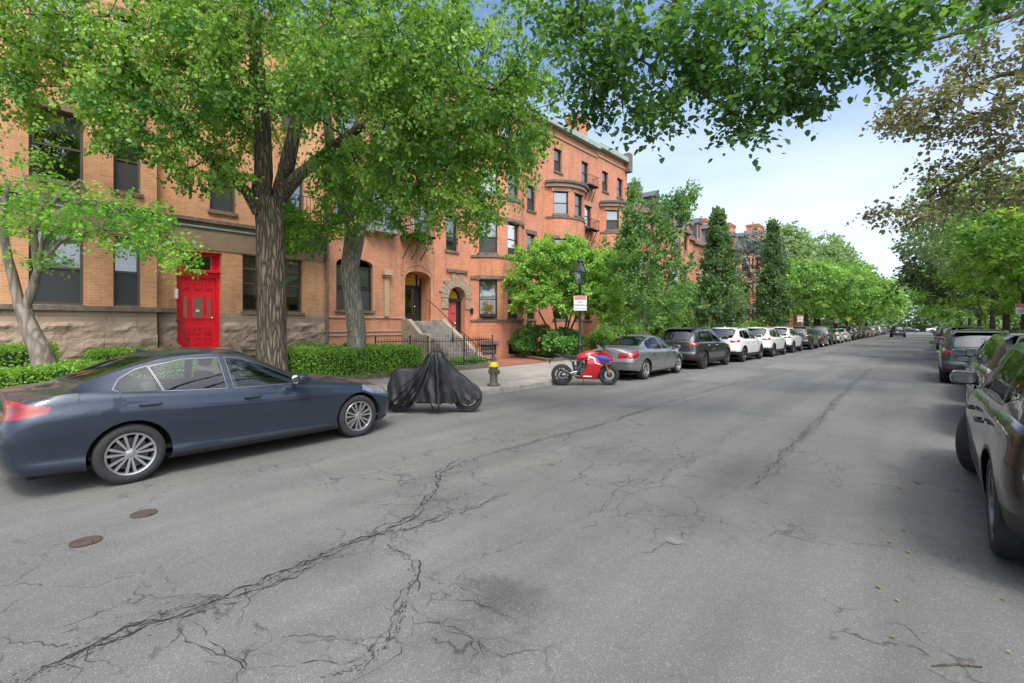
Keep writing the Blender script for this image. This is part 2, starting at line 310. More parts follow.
M['blind_glare'] = pm('window_blind_glare', (.55, .55, .53), .8, var=.12, vscale=1.5)
M['screen'] = pm('insect_screen', (.04, .042, .045), .6)
M['red'] = pm('red_paint', (.80, .014, .03), .3, var=.06, vscale=3)
M['redl'] = pm('red_paint_light', (.85, .05, .06), .35)
M['pink'] = pm('faded_red_door', (.52, .10, .10), .4, var=.08)
M['yellowg'] = pm('amber_glass', (.55, .36, .05), .2, var=.3, vscale=6)
M['copper'] = pm('green_copper', (.30, .38, .33), .7, var=.2, vscale=4)
M['slate'] = pm('slate_roof', (.09, .095, .105), .75, var=.25, vscale=5)
M['iron'] = pm('black_iron', (.018, .018, .02), .45, spec=.5)
M['irong'] = pm('dark_green_iron', (.015, .02, .018), .4)
M['rubber'] = pm('tyre_rubber', (.022, .022, .023), .8, var=.3, vscale=30, bump=.3, bscale=60)
M['alloy'] = pm('alloy', (.5, .5, .5), .3, .85)
M['alloyd'] = pm('dark_alloy', (.12, .12, .125), .35, .8)
M['disc'] = pm('brake_disc', (.1, .1, .1), .4, .8)
M['black'] = pm('black_plastic', (.02, .02, .021), .5)
M['chrome'] = pm('chrome', (.75, .75, .76), .12, 1)
M['tail'] = pm('tail_lamp', (.26, .006, .006), .15, coat=1, var=.5, vscale=9)
M['tailw'] = pm('clear_lamp', (.55, .5, .5), .15, .4, coat=1)
M['head'] = pm('headlamp', (.2, .21, .23), .1, .4, coat=1, var=.4, vscale=14)
M['trim'] = pm('bright_trim', (.26, .26, .27), .3, 1)
M['mirrorglass'] = pm('mirror_glass', (.16, .17, .18), .06, 1)
M['plate'] = pm('plate', (.7, .7, .7), .5, var=.1, vscale=30)
M['seat'] = pm('seat_cloth', (.06, .06, .065), .8)
M['seatt'] = pm('tan_seat', (.25, .2, .15), .8)
M['tarp'] = pm('tarp', (.009, .009, .010), .45, spec=.35, var=.4, vscale=6, bump=.25, bscale=18)
M['yellow'] = pm('yellow_paint', (.75, .55, .02), .5, var=.15, vscale=20)
M['hydr'] = pm('bronze_paint', (.10, .08, .06), .5, var=.4, vscale=12)
M['white'] = pm('white_paint', (.75, .75, .74), .5)
M['signred'] = pm('sign_red', (.6, .05, .04), .5)
M['signyel'] = pm('sign_yellow', (.8, .8, .05), .5)
M['signblk'] = pm('sign_ink', (.12, .12, .12), .6)
M['bark1'] = barkmat('ridged_bark', (.035, .027, .018), (.20, .165, .115), 15, .06)
M['bark2'] = barkmat('grey_bark', (.12, .115, .085), (.36, .34, .27), 20, .02)
M['bark3'] = barkmat('dark_bark', (.03, .022, .016), (.11, .085, .06), 18, .02)
M['barkp'] = barkmat('smooth_pale_bark', (.13, .11, .085), (.30, .25, .2), 10, .008)
M['lf_linden'] = leafmat('linden_leaf', (.045, .17, .018), (.34, .52, .09))
M['lf_bright'] = leafmat('bright_leaf', (.06, .23, .02), (.28, .56, .06), .5)
M['lf_lime'] = leafmat('lime_leaf', (.14, .33, .05), (.38, .59, .13), .45)
M['lf_over'] = leafmat('overhead_leaf', (.055, .145, .045), (.14, .28, .075), .55)
M['lf_col'] = leafmat('oak_leaf', (.06, .13, .045), (.16, .27, .10), .4)
M['lf_young'] = leafmat('young_tree_leaf', (.07, .19, .05), (.20, .36, .10), .45)
M['lf_purple'] = leafmat('bronze_leaf', (.11, .105, .06), (.26, .27, .14), .45, 1.5)
M['lf_dpurple'] = leafmat('dark_bronze_leaf', (.05, .075, .035), (.15, .21, .09), .4)
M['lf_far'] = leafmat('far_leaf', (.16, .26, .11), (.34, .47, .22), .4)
M['lf_mid'] = leafmat('mid_leaf', (.11, .25, .06), (.32, .52, .13), .45)
M['lf_hedge'] = leafmat('hedge_leaf', (.08, .22, .025), (.33, .56, .08), .4)
M['lf_spruce'] = leafmat('blue_needles', (.09, .13, .12), (.2, .26, .25), .2)
M['lf_hyd'] = leafmat('broad_leaf', (.06, .19, .04), (.2, .42, .1), .35)
M['lf_yel'] = leafmat('yellow_leaf', (.13, .08, .03), (.38, .29, .10), .3)
M['core'] = pm('hedge_dark_core', (.02, .025, .012), .95)
# ------------------------------------------------------------------ foliage
def leaves_mesh(name, P, D, size, up=.6, fine=True, width=.36, tint=None):
    n = len(P); L = size * rng.uniform(.5, 1.35, n)[:, None]
    D = D / (np.linalg.norm(D, axis=1, keepdims=True) + 1e-9)
    nz = rng.normal(0, 1, (n, 3)) * (1 - up) + np.array([0, 0, 1.0]) * up
    nz -= D * (nz * D).sum(1, keepdims=True); nz /= (np.linalg.norm(nz, axis=1, keepdims=True) + 1e-9)
    B = np.cross(nz, D); wd = width * L
    if fine:
        V = np.stack([P, P + D * L * .3 + B * wd + nz * L * .12, P + D * L * .72 + B * wd * .75 + nz * L * .08, P + D * L,
                      P + D * L * .72 - B * wd * .75 + nz * L * .08, P + D * L * .3 - B * wd + nz * L * .12], 1).reshape(-1, 3)
        base = np.arange(n)[:, None] * 6; F = np.concatenate([base + [0, 1, 2, 3], base + [0, 3, 4, 5]], 1).reshape(-1); k = 6; nf = 2 * n
    else:
        V = np.stack([P, P + D * L * .5 + B * wd, P + D * L, P + D * L * .5 - B * wd], 1).reshape(-1, 3)
        F = (np.arange(n)[:, None] * 4 + [0, 1, 2, 3]).reshape(-1); k = 4; nf = n
    me = bpy.data.meshes.new(name); me.vertices.add(len(V)); me.vertices.foreach_set('co', V.astype(np.float32).ravel())
    me.loops.add(len(F)); me.loops.foreach_set('vertex_index', F.astype(np.int32))
    me.polygons.add(nf); me.polygons.foreach_set('loop_start', np.arange(nf, dtype=np.int32) * 4)
    me.update(calc_edges=True)
    t = rng.uniform(0, 1, n) if tint is None else tint
    at = me.attributes.new('tint', 'FLOAT', 'POINT'); at.data.foreach_set('value', np.repeat(t, k).astype(np.float32))
    return me
def blob(px, py, Z, rx, ry, rz, n):   # points filling a rounded clump; centre and size measured off the photograph, at a real distance
    c = wpt(px, py, Z); k = Z / FPX
    u = rng.normal(0, 1, (n, 3)); u /= np.linalg.norm(u, axis=1, keepdims=True); u *= rng.uniform(.15, 1, (n, 1)) ** .45
    a = u[:, 0] * rx * k; d = u[:, 1] * rz; z = u[:, 2] * ry * k
    return np.stack([c.x + cs * a - sn * d, c.y + sn * a + cs * d, c.z + z], 1)
def ell(c, r, n, lo=.15, pw=.45):
    u = rng.normal(0, 1, (n, 3)); u /= np.linalg.norm(u, axis=1, keepdims=True); u *= rng.uniform(lo, 1, (n, 1)) ** pw
    return np.array(c) + u * np.array(r)
def tree(name, label, cat, trunks, att, lm, bm_, leaf=.09, nl=50, tw=.5, droop=.2, up=.5, fine=True, group=None, rtip=.008, twigs=False, origin=None,
         ntw=4, flat=1., attach=.55, tlo=0., thi=1., pen=.35, width=.36, bumpy=.06, skipn=1):
    """trunks: list of polylines [(x,y,z,r)...]; att: points the branches reach for."""
    o0 = Vector(origin or trunks[0][0][:3]); root = thing(name, label, cat, o0, 0, group); O = np.array(o0)
    pos = []; par = []; trunk_mb = MB(); ok = []; plen = []; tr_of = {}
    for tk in trunks:
        tk = [Vector(p) for p in tk]
        pts = []; rad = []
        for i in range(len(tk) - 1):
            for s_ in range(6):
                q = tk[i].lerp(tk[i + 1], s_ / 6); pts.append(q)
        pts.append(tk[-1]); k = 20 if tk[0][3] > .15 else 8
        rings = []
        ph = random.random() * 6
        for i, q in enumerate(pts):
            d = Vector(pts[min(i + 1, len(pts) - 1)][:3]) - Vector(pts[max(i - 1, 0)][:3]); d.normalize()
            u = Vector((1, 0, 0)); u = (u - d * u.dot(d)).normalized(); v = d.cross(u); rr = []
            for j in range(k):
                th = 2 * math.pi * j / k; z = q[2] - O[2]
                fl = 1 + (.35 * math.exp(-max(z, 0) * 2.2) * (.7 + .3 * math.sin(4 * th + ph)) if tk is not None and q[2] < tk[0][2] + 2 and tk[0][2] < O[2] + .3 else 0)
                r = q[3] * fl * (1 + bumpy * (math.sin(3 * th + i * .5 + ph) + .6 * math.sin(7 * th - i * .8)))
                rr.append(Vector(q[:3]) - o0 + (u * math.cos(th) + v * math.sin(th)) * r)
            rings.append(rr)
        trunk_mb.ring(rings)
        b0 = len(pos); L0 = 0
        for i, q in enumerate(pts):
            pos.append(np.array(q[:3])); par.append(-1 if i == 0 else len(pos) - 2)
            f_ = i / (len(pts) - 1); ok.append(f_ >= attach); plen.append(max(0, f_ - attach) * .5); tr_of[len(pos) - 1] = q[3]
    trunk_mb.build('trunk', bm_, root, smooth=True, sharp=80)
    ntr = len(pos); top = np.array(pos[ntr - 1])
    order = np.argsort(np.min([np.linalg.norm(att - p, axis=1) for p, k_ in zip(pos, ok) if k_], axis=0))
    PA = np.zeros((len(pos) + len(att) * 8, 3)); PA[:ntr] = pos; PL = np.full(len(PA), 1e9)
    for i in range(ntr): PL[i] = plen[i] if ok[i] else 1e9
    n = ntr; term = []; pd = []
    for a in order:
        p = att[a]; d = np.linalg.norm(PA[:n] - p, axis=1); below = np.clip(PA[:n, 2] - p[2], 0, None)
        c = d + pen * PL[:n] + .25 * below; j = int(np.argmin(c)); dist = d[j]; st = min(5, max(1, int(dist / .45)))
        q0 = PA[j].copy(); prev = j
        bow = rng.normal(0, .06, 3) * dist; bow[2] += .07 * dist
        for s_ in range(1, st + 1):
            f_ = s_ / st; q = q0 * (1 - f_) + p * f_ + bow * math.sin(math.pi * f_) + (rng.normal(0, .02, 3) if s_ < st else 0)
            PA[n] = q; PL[n] = PL[prev] + np.linalg.norm(q - PA[prev]); par.append(prev); prev = n; n += 1
        term.append(prev); v = PA[prev] - PA[par[prev]]; pd.append(v / (np.linalg.norm(v) + 1e-9))
    r = np.zeros(n); 
    for i in range(n - 1, ntr - 1, -1):
        if r[i] == 0: r[i] = rtip
        r[i] = max(r[i], rtip); j = par[i]
        r[j] = (r[j] ** 2.35 + r[i] ** 2.35) ** (1 / 2.35)
    V = []; F = []
    tn = np.array(term); TP = PA[tn]; TD = np.array(pd)
    lb = MB()
    for i in range(ntr, n, 1):
        a = PA[par[i]] - O; b = PA[i] - O; ra = r[par[i]] if par[i] >= ntr else min(tr_of[par[i]] * .75, r[i] * 1.5); ra = min(ra, r[i] * 1.6); k = 6 if r[i] > .03 else 3
        if r[i] < rtip * 1.2 and not twigs and leaf > .2: continue
        ax = Vector(b - a)
        if ax.length < 1e-5: continue
        u = ax.orthogonal().normalized(); v = ax.normalized().cross(u)
        for (c_, rr) in ((Vector(a), ra), (Vector(b), r[i])): lb.v += [tuple(c_ + (u * math.cos(2 * math.pi * t / k) + v * math.sin(2 * math.pi * t / k)) * rr) for t in range(k)]
        m0 = len(lb.v) - 2 * k
        for t in range(k): lb.f.append((m0 + t, m0 + (t + 1) % k, m0 + k + (t + 1) % k, m0 + k + t)); lb.uv.append(None)
    # twigs and leaves
    m = len(tn); TDr = np.repeat(TD, ntw, 0); dv = TDr * .7 + rng.normal(0, .75, (m * ntw, 3)); dv[:, 2] = dv[:, 2] * flat - droop
    dv /= np.linalg.norm(dv, axis=1, keepdims=True); tl = rng.uniform(.5, 1.1, (m * ntw, 1)) * tw; T0 = np.repeat(TP, ntw, 0)
    if twigs:
        for q in range(0, m * ntw):
            a = Vector(T0[q] - O); b = Vector(T0[q] + dv[q] * tl[q] - O); u = (b - a).orthogonal().normalized() * .003; v = (b - a).normalized().cross(u)
            m0 = len(lb.v); lb.v += [tuple(a + u), tuple(a - u * .5 + v * .9), tuple(a - u * .5 - v * .9), tuple(b)]
            for t in range(3): lb.f.append((m0 + t, m0 + (t + 1) % 3, m0 + 3)); lb.uv.append(None)
    if lb.v:
        me = bpy.data.meshes.new('branches'); me.from_pydata(lb.v, [], lb.f); me.shade_smooth(); link('branches', me, bm_, root)
    per = max(1, nl // ntw); t = rng.uniform(tlo, thi, (m * ntw, per, 1)); P = T0[:, None, :] + dv[:, None, :] * tl[:, None, :] * t + rng.normal(0, .035 + leaf * .25, (m * ntw, per, 3))
    D = dv[:, None, :] * .6 + rng.normal(0, .6, (m * ntw, per, 3)); D[..., 2] -= droop * 1.2
    P = P.reshape(-1, 3) - O; D = D.reshape(-1, 3)
    tint = np.clip(np.repeat(rng.normal(.45, .22, m), ntw * per) + rng.normal(0, .16, m * ntw * per), 0, 1)
    link('crown', leaves_mesh('crown', P, D, leaf, up, fine, width, tint), lm, root)
    return root
def hedge(name, label, cat, x0, x1, y0, y1, z0, z1, n, lm, leaf=.05, bulge=.12, group=None):
    root = thing(name, label, cat, ((x0 + x1) / 2, (y0 + y1) / 2, z0), 0, group); hx, hy, h = (x1 - x0) / 2, (y1 - y0) / 2, z1 - z0
    b = MB(); g = .10; b.box(-hx + g, hx - g, -hy + g, hy - g, 0, h - g); b.build('stems', M['core'], root, bevel=.04)  # one solid dark box added as the dim inside of the hedge
    A = np.array([hy * 2 * h, hy * 2 * h, hx * 2 * h, hx * 2 * h, hx * hy * 4.]); k = rng.choice(5, n, p=A / A.sum()); u = rng.uniform(-1, 1, n); v = rng.uniform(0, 1, n); w_ = rng.uniform(-1, 1, n)
    P = np.zeros((n, 3)); N_ = np.zeros((n, 3))
    for q, (sx, sy) in enumerate(((1, 0), (-1, 0), (0, 1), (0, -1))):
        i = k == q
        if sx: P[i] = np.stack([np.full(i.sum(), sx * hx), u[i] * hy, v[i] * h], 1); N_[i] = (sx, 0, .3)
        else: P[i] = np.stack([u[i] * hx, np.full(i.sum(), sy * hy), v[i] * h], 1); N_[i] = (0, sy, .3)
    i = k == 4; P[i] = np.stack([u[i] * hx, w_[i] * hy, np.full(i.sum(), h)], 1); N_[i] = (0, 0, 1)
    # rounded shoulders and an uneven surface
    e = np.clip((P[:, 2] - (h - .15)) / .15, 0, 1); P[:, 0] -= np.sign(P[:, 0]) * e * .06 * (np.abs(P[:, 0]) > hx * .8); 
    wob = np.sin(P[:, 1] * 2.3 + x0) * .5 + np.sin(P[:, 1] * 5.7 + P[:, 2] * 4) * .3 + np.sin(P[:, 0] * 6 + P[:, 2] * 7 + P[:, 1] * 3.1) * .35
    P += N_ * (wob * bulge * .5 + rng.uniform(-.10, .03, n) + (rng.random(n) < .05) * .05)[:, None]
    D = N_ * .5 + rng.normal(0, .7, (n, 3)); D[:, 2] += .3; P[:, 2] = np.clip(P[:, 2], .03, None)
    link('foliage', leaves_mesh('foliage', P, D, leaf, .3, leaf > .08, .45, np.clip(rng.normal(.5, .25, n) + wob * .15, 0, 1)), lm, root)
    return root
def shrub(name, label, cat, c, r, n, lm, leaf=.08, group=None, stems=True, up=.5):
    root = thing(name, label, cat, (c[0], c[1], c[2]), 0, group); k = 22; cl = ell((0, 0, r[2]), np.array(r) * .8, k, .5)
    cl[:, 2] = np.clip(cl[:, 2], .12, None); idx = rng.integers(0, k, n); u = rng.normal(0, 1, (n, 3)); u /= np.linalg.norm(u, axis=1, keepdims=True)
    P = cl[idx] + u * np.array(r) * .33 * rng.uniform(.6, 1.05, (n, 1)); P[:, 2] = np.clip(P[:, 2], .03, None)
    link('foliage', leaves_mesh('foliage', P, u + rng.normal(0, .5, (n, 3)) - [0, 0, .2], leaf, up, leaf > .07, .42, np.clip(rng.normal(.5, .2, k)[idx] + rng.normal(0, .15, n), 0, 1)), lm, root)
    if stems:
        b = MB()
        for q in cl[:12]: b.tube([(0, 0, 0), tuple(q * .5 + [0, 0, .05]), tuple(q)], [.02, .014, .006], 5)
        b.build('stems', M['bark3'], root)
    return root
# ------------------------------------------------------------------ ground, road, pavements
KL, KR = -8.3, 2.62; SWL = -12.65; Y0, Y1 = -60, 420
def st(name, x0, x1, y0, y1, z, mat, top=None, uvs=1):
    b = MB()
    if top is None: b.face([(x0, y0, z), (x1, y0, z), (x1, y1, z), (x0, y1, z)], [(x0, y0), (x1, y0), (x1, y1), (x0, y1)])
    else: b.box(x0, x1, y0, y1, z, top)
    o = b.build(name, M[mat]); return tag(o, kind='structure')
st('ground', -900, 900, -900, 1500, -.03, 'earth')
st('road', KL - .2, KR + .2, Y0, Y1, 0, 'asphalt')
st('sidewalk', SWL, KL - .15, Y0, Y1, .13, 'concrete'); st('sidewalk', KR + .15, 6.2, Y0, Y1, .13, 'concrete')
def kerb(x0, x1):
    b = MB(); y = Y0; i = 0
    while y < 200:
        l = 1.9 + .6 * ((i * 37) % 10) / 10; dz = .004 * ((i * 13) % 5 - 2); dx = .008 * ((i * 7) % 3 - 1)
        b.box(x0 + dx, x1 + dx, y, y + l - .012, -.05, .137 + dz); y += l; i += 1
    b.box(x0, x1, y, Y1, -.05, .137)
    tag(b.build('kerb', M['granite'], bevel=.012), kind='structure')
kerb(KL - .15, KL); kerb(KR, KR + .15)
st('garden_bed', -16.99, SWL, Y0, 13.6, .16, 'soil'); st('garden_bed', -16.99, SWL - .02, 19.2, Y1, .16, 'soil'); st('garden_bed', 6.2, 11.4, Y0, Y1, .16, 'soil')
b = MB(); P_ = [(-12.65, 13.6), (-12.65, 17.0), (-16.99, 19.2), (-16.99, 13.6)]
b.face([(x, y, .145) for x, y in P_], P_); tag(b.build('brick_path', M['pathbrick']), kind='structure')
b = MB(); b.face([(x, y, .158) for x, y in [(-12.67, 17.0), (-12.67, 19.2), (-16.99, 19.2)]]); tag(b.build('garden_bed', M['soil']), kind='structure')
def edging(name, pts, wd=.16, z0=.1, z1=.33, mat='brownkerb'):
    b = MB()
    for (xa, ya), (xb, yb) in zip(pts, pts[1:]):
        a = Vector((xa, ya, 0)); c = Vector((xb, yb, 0)); d = (c - a); L_ = d.length; d.normalize(); Mx = Matrix.Translation(a) @ Matrix.Rotation(math.atan2(d.y, d.x), 4, 'Z'); n = max(1, int(L_ / 1.3))
        for i in range(n): b.box(L_ * i / n + .004, L_ * (i + 1) / n - .004, -wd / 2, wd / 2, z0, z1 + .006 * (i % 3), Mx)
    return tag(b.build(name, M[mat], bevel=.012), kind='structure')
edging('garden_edging', [(-12.72, -14), (-12.72, 13.55)], z1=.30)
edging('garden_edging', [(-17, 19.2), (-12.72, 17.0), (-12.72, 60)], z1=.27)
# sidewalk joints read from the stone pattern; asphalt repairs, cracks and covers lie on the road
def sheet(name, pts, z, mat): b = MB(); b.face([(p[0], p[1], z) for p in pts]); return tag(b.build(name, M[mat]), kind='structure')
def jag(pts, amp, n=5):
    out = []
    for a, c in zip(pts, pts[1:] + pts[:1]):
        d = (c - a)
        for i in range(n):
            q = a + d * (i / n); out.append(q + Vector((random.uniform(-amp, amp), random.uniform(-amp, amp), 0)))
    return out
def qpatch(x0, x1, y0, y1, mat, z=.003, amp=.05): sheet('asphalt_patch', jag([Vector((x0, y0, 0)), Vector((x1, y0, 0)), Vector((x1, y1, 0)), Vector((x0, y1, 0))], amp, 9), z, mat)
qpatch(-6.0, -4.6, 15.2, 19.0, 'patchl'); qpatch(-5.2, -3.2, 21.5, 25.0, 'patchl'); qpatch(-4.3, -2.6, 28.2, 33, 'patchl')
qpatch(-3.2, -.6, 34.2, 39, 'patchl'); qpatch(-3.0, .2, 45, 53, 'patchl'); qpatch(-2.2, .1, 19, 23.5, 'patchd', amp=.12); qpatch(-1.6, .3, 27, 33, 'patchd', amp=.12)
sheet('asphalt_patch', [gpt(674, 541.5) + Vector((.075 * math.cos(t * .628) * (1 + .2 * math.sin(t * 2)), .06 * math.sin(t * .628), 0)) for t in range(10)], .007, 'patchl')
CR = [([(0, 690), (20, 680), (90, 645), (150, 622), (185, 613), (245, 588), (285, 572), (320, 558), (345, 546), (362, 538), (400, 522), (420, 508), (432, 494), (445, 472), (462, 463), (482, 458)], .026, 3),
      ([(60, 668), (120, 636), (200, 604), (240, 596), (300, 566), (355, 541), (380, 534), (405, 528), (432, 520), (460, 510), (490, 500), (520, 488)], .016, 2),
      ([(388, 545), (412, 562), (413, 580), (404, 600), (402, 618), (397, 632), (372, 660), (350, 672), (322, 676)], .018, 2),
      ([(185, 616), (202, 640), (220, 660), (243, 676), (262, 673), (300, 672), (350, 660), (385, 648)], .014, 2),
      ([(410, 605), (432, 600), (452, 590), (480, 604), (500, 612), (530, 640)], .011, 2),
      ([(404, 600), (440, 622), (470, 640), (478, 668), (500, 690)], .011, 2),
      ([(415, 575), (440, 585), (455, 575), (480, 560), (500, 552), (528, 541), (562, 541)], .009, 1),
      ([(632, 562), (657, 545), (680, 538), (712, 517), (728, 528), (772, 532), (784, 530), (860, 545), (920, 555), (982, 563), (1024, 573)], .013, 1),
      ([(580, 520), (612, 500), (625, 486), (655, 480), (690, 460), (720, 445), (740, 430)], .014, 2),
      ([(625, 486), (640, 500), (600, 505)], .008, 1), ([(774, 530), (795, 520), (800, 516)], .008, 1), ([(772, 532), (760, 548), (740, 545)], .008, 1),
      ([(748, 490), (785, 452), (812, 430), (835, 402), (852, 385), (872, 368)], .016, 3),
      ([(633, 590), (650, 580), (658, 575)], .007, 1), ([(512, 530), (560, 522)], .008, 1), ([(500, 640), (545, 655), (556, 652)], .01, 1),
      ([(340, 476), (390, 462), (440, 449), (490, 438)], .008, 1), ([(0, 563), (40, 556), (86, 545), (110, 540), (150, 546), (160, 543)], .007, 2), ([(100, 530), (130, 519), (150, 510), (200, 500), (250, 492)], .006, 1),
      ([(470, 460), (540, 440), (600, 425), (650, 408), (690, 396), (740, 382)], .018, 3), ([(512, 462), (560, 452), (610, 446), (640, 440)], .012, 2),
      ([(905, 518), (950, 528), (985, 543)], .007, 1), ([(560, 430), (640, 412), (700, 398), (760, 380), (800, 368)], .016, 2), ([(880, 420), (900, 440), (930, 452)], .008, 1)]
def crack(pts, wd, strands):
    for s_ in range(strands):
        b = MB(); P = [gpt(*p) for p in pts]; off = (s_ - (strands - 1) / 2) * wd * 1.5
        Q = []
        for a, c in zip(P, P[1:]):
            n = max(2, int((c - a).length / .045)); d = (c - a).normalized(); nn = Vector((-d.y, d.x, 0))
            for i in range(n): Q.append((a.lerp(c, i / n), nn))
        w1 = 0; w2 = 0
        L_, R_ = [], []
        for i, (p, nn) in enumerate(Q):
            w1 = w1 * .8 + random.uniform(-1, 1) * .03; w2 = w2 * .93 + random.uniform(-1, 1) * .02
            e = min(1, i / 6, (len(Q) - 1 - i) / 6); ww = wd * (.12 + random.random() ** 2) * e * .42 * (1 if math.sin(i * .13 + s_ * 2) > -.75 else .15)
            c0 = p + nn * (w1 + w2 + off * (1 + .8 * math.sin(i * .07 + s_)));  L_.append(c0 + nn * ww); R_.append(c0 - nn * ww)
            if random.random() < .085 and e > .5:   # side branch
                d = (nn * random.choice((-1, 1)) + Vector((random.uniform(-.8, .8), random.uniform(-.8, .8), 0))).normalized(); q = c0.copy(); k = random.randint(4, 16)
                for j in range(k):
                    d2 = (d + Vector((random.uniform(-.7, .7), random.uniform(-.7, .7), 0))).normalized(); q2 = q + d2 * .045; t = Vector((-d2.y, d2.x, 0)) * max(wd * .13, .0012) * (1 - j / k)
                    b.face([(q - t)[:2] + (.0046,), (q + t)[:2] + (.0046,), (q2 + t * .7)[:2] + (.0046,), (q2 - t * .7)[:2] + (.0046,)]); q = q2
        z = .004 + .0004 * s_
        for i in range(len(Q) - 1): b.face([(R_[i].x, R_[i].y, z), (R_[i + 1].x, R_[i + 1].y, z), (L_[i + 1].x, L_[i + 1].y, z), (L_[i].x, L_[i].y, z)])
        tag(b.build('road_crack', M['crack']), kind='structure')
for k_, (a_, w_, n_) in enumerate(CR): crack(a_, w_ * (.8 if k_ < 3 or k_ == 12 else .62), n_)
for k_, wd_ in ((0, .055), (1, .03), (2, .012), (12, .05), (19, .04)):   # crumbled edges: patchy flakes along the main cracks
    P_ = [gpt(*p_) for p_ in CR[k_][0]]; b = MB()
    for a_, c_ in zip(P_, P_[1:]):
        n_ = int((c_ - a_).length / .0035); d_ = (c_ - a_).normalized()
        for i in range(n_):
            if random.random() < .35 + .4 * math.sin(i * .013): continue
            o_ = a_.lerp(c_, i / n_) + Vector((random.gauss(0, wd_), random.gauss(0, wd_), 0)); r_ = random.uniform(.0012, .0045); e_ = d_ * r_ * random.uniform(1.5, 5); w_ = Vector((-d_.y, d_.x, 0)) * r_ + d_ * random.uniform(-.003, .003)
            b.face([((o_ + v_).x, (o_ + v_).y, .0032 + .00001 * (i % 30)) for v_ in (-e_, w_, e_, -w_)])
    tag(b.build('crumbled_asphalt', M['crackw']), kind='structure')
for i, (px, py, r) in enumerate(((86, 542, .105), (144, 514, .105))):
    b = MB(); b.lathe([(0, .002), (r, .002), (r, .009), (r * .9, .011), (r * .88, .007), (0, .007)], 24, cap=False)
    for k in range(5): b.box(-r * .7, r * .7, -r * .6 + k * r * .28, -r * .52 + k * r * .28, .006, .0105)
    tag(b.build('valve_cover', pm('rusty_iron%d' % i, (.065, .045, .034), .85, var=.6, vscale=50, bump=.5), loc=(gpt(px, py).x, gpt(px, py).y, 0)), 'small rusty round valve cover in the asphalt, ' + ('closest to the dark blue sedan' if i else 'lower left one, farther from the blue sedan'), 'valve cover', 'rusty valve covers in the road')
# fallen leaves and a twig
sp = [gpt(*p) for p in [(904, 532), (958, 562), (1004, 602), (892, 544), (856, 515), (917, 436), (916, 430), (930, 448), (942, 428), (897, 640), (927, 635), (770, 400), (745, 405), (1020, 583), (1012, 655), (700, 520), (880, 590)]] + [Vector((random.uniform(-.3, .5), random.uniform(3, 30), 0)) for _ in range(45)] + [Vector((-8.2 + random.random() ** 2 * .8, random.uniform(-2, 40), 0)) for _ in range(120)] + [Vector((random.uniform(-12, -8.5), random.uniform(-2, 30), .135)) for _ in range(50)]
P = np.array([[p.x, p.y, p.z + .012] for p in sp]); D = rng.normal(0, 1, P.shape); D[:, 2] *= .15
tag(link('fallen_leaves', leaves_mesh('fallen_leaves', P, D, .034, .85, True), M['lf_yel']), 'yellow and brown leaves fallen on the road', kind='stuff')
b = MB(); a = gpt(932, 667); c = gpt(982, 668); b.tube([(a.x, a.y, .008), ((a.x + c.x) / 2, (a.y + c.y) / 2 + .01, .012), (c.x, c.y, .006)], .004, 5)
tag(b.build('twig', M['bark3']), 'thin dry twig lying on the asphalt in the lower right', 'twig')
# ------------------------------------------------------------------ buildings
class Path:
    def __init__(s, pts):
        s.p = [Vector((*p, 0)) for p in pts]; s.c = [0]
        for a, c in zip(s.p, s.p[1:]): s.c.append(s.c[-1] + (c - a).length)
    def at(s, t, d=0):
        t = min(max(t, 0), s.c[-1] - 1e-6); i = max(k for k in range(len(s.c) - 1) if s.c[k] <= t + 1e-9); a, c = s.p[i], s.p[i + 1]; e = (c - a).normalized(); n = Vector((e.y, -e.x, 0))
        return a + e * (t - s.c[i]) + n * d
    def near(s, y): return min((abs(s.at(t).y - y), t) for t in np.linspace(0, s.c[-1], 400))[1]
def arcpts(a, b_, d, X0=-17, n=9, sgn=1):
    w_ = (b_ - a) / 2; Rr = (w_ * w_ + d * d) / (2 * d); cx = X0 + (d - Rr) ; cy = (a + b_) / 2; th = math.asin(min(1, w_ / Rr)) if d <= w_ else math.pi - math.asin(w_ / Rr)
    return [(cx + Rr * math.cos(-th + 2 * th * i / n), cy + Rr * math.sin(-th + 2 * th * i / n)) for i in range(n + 1)]
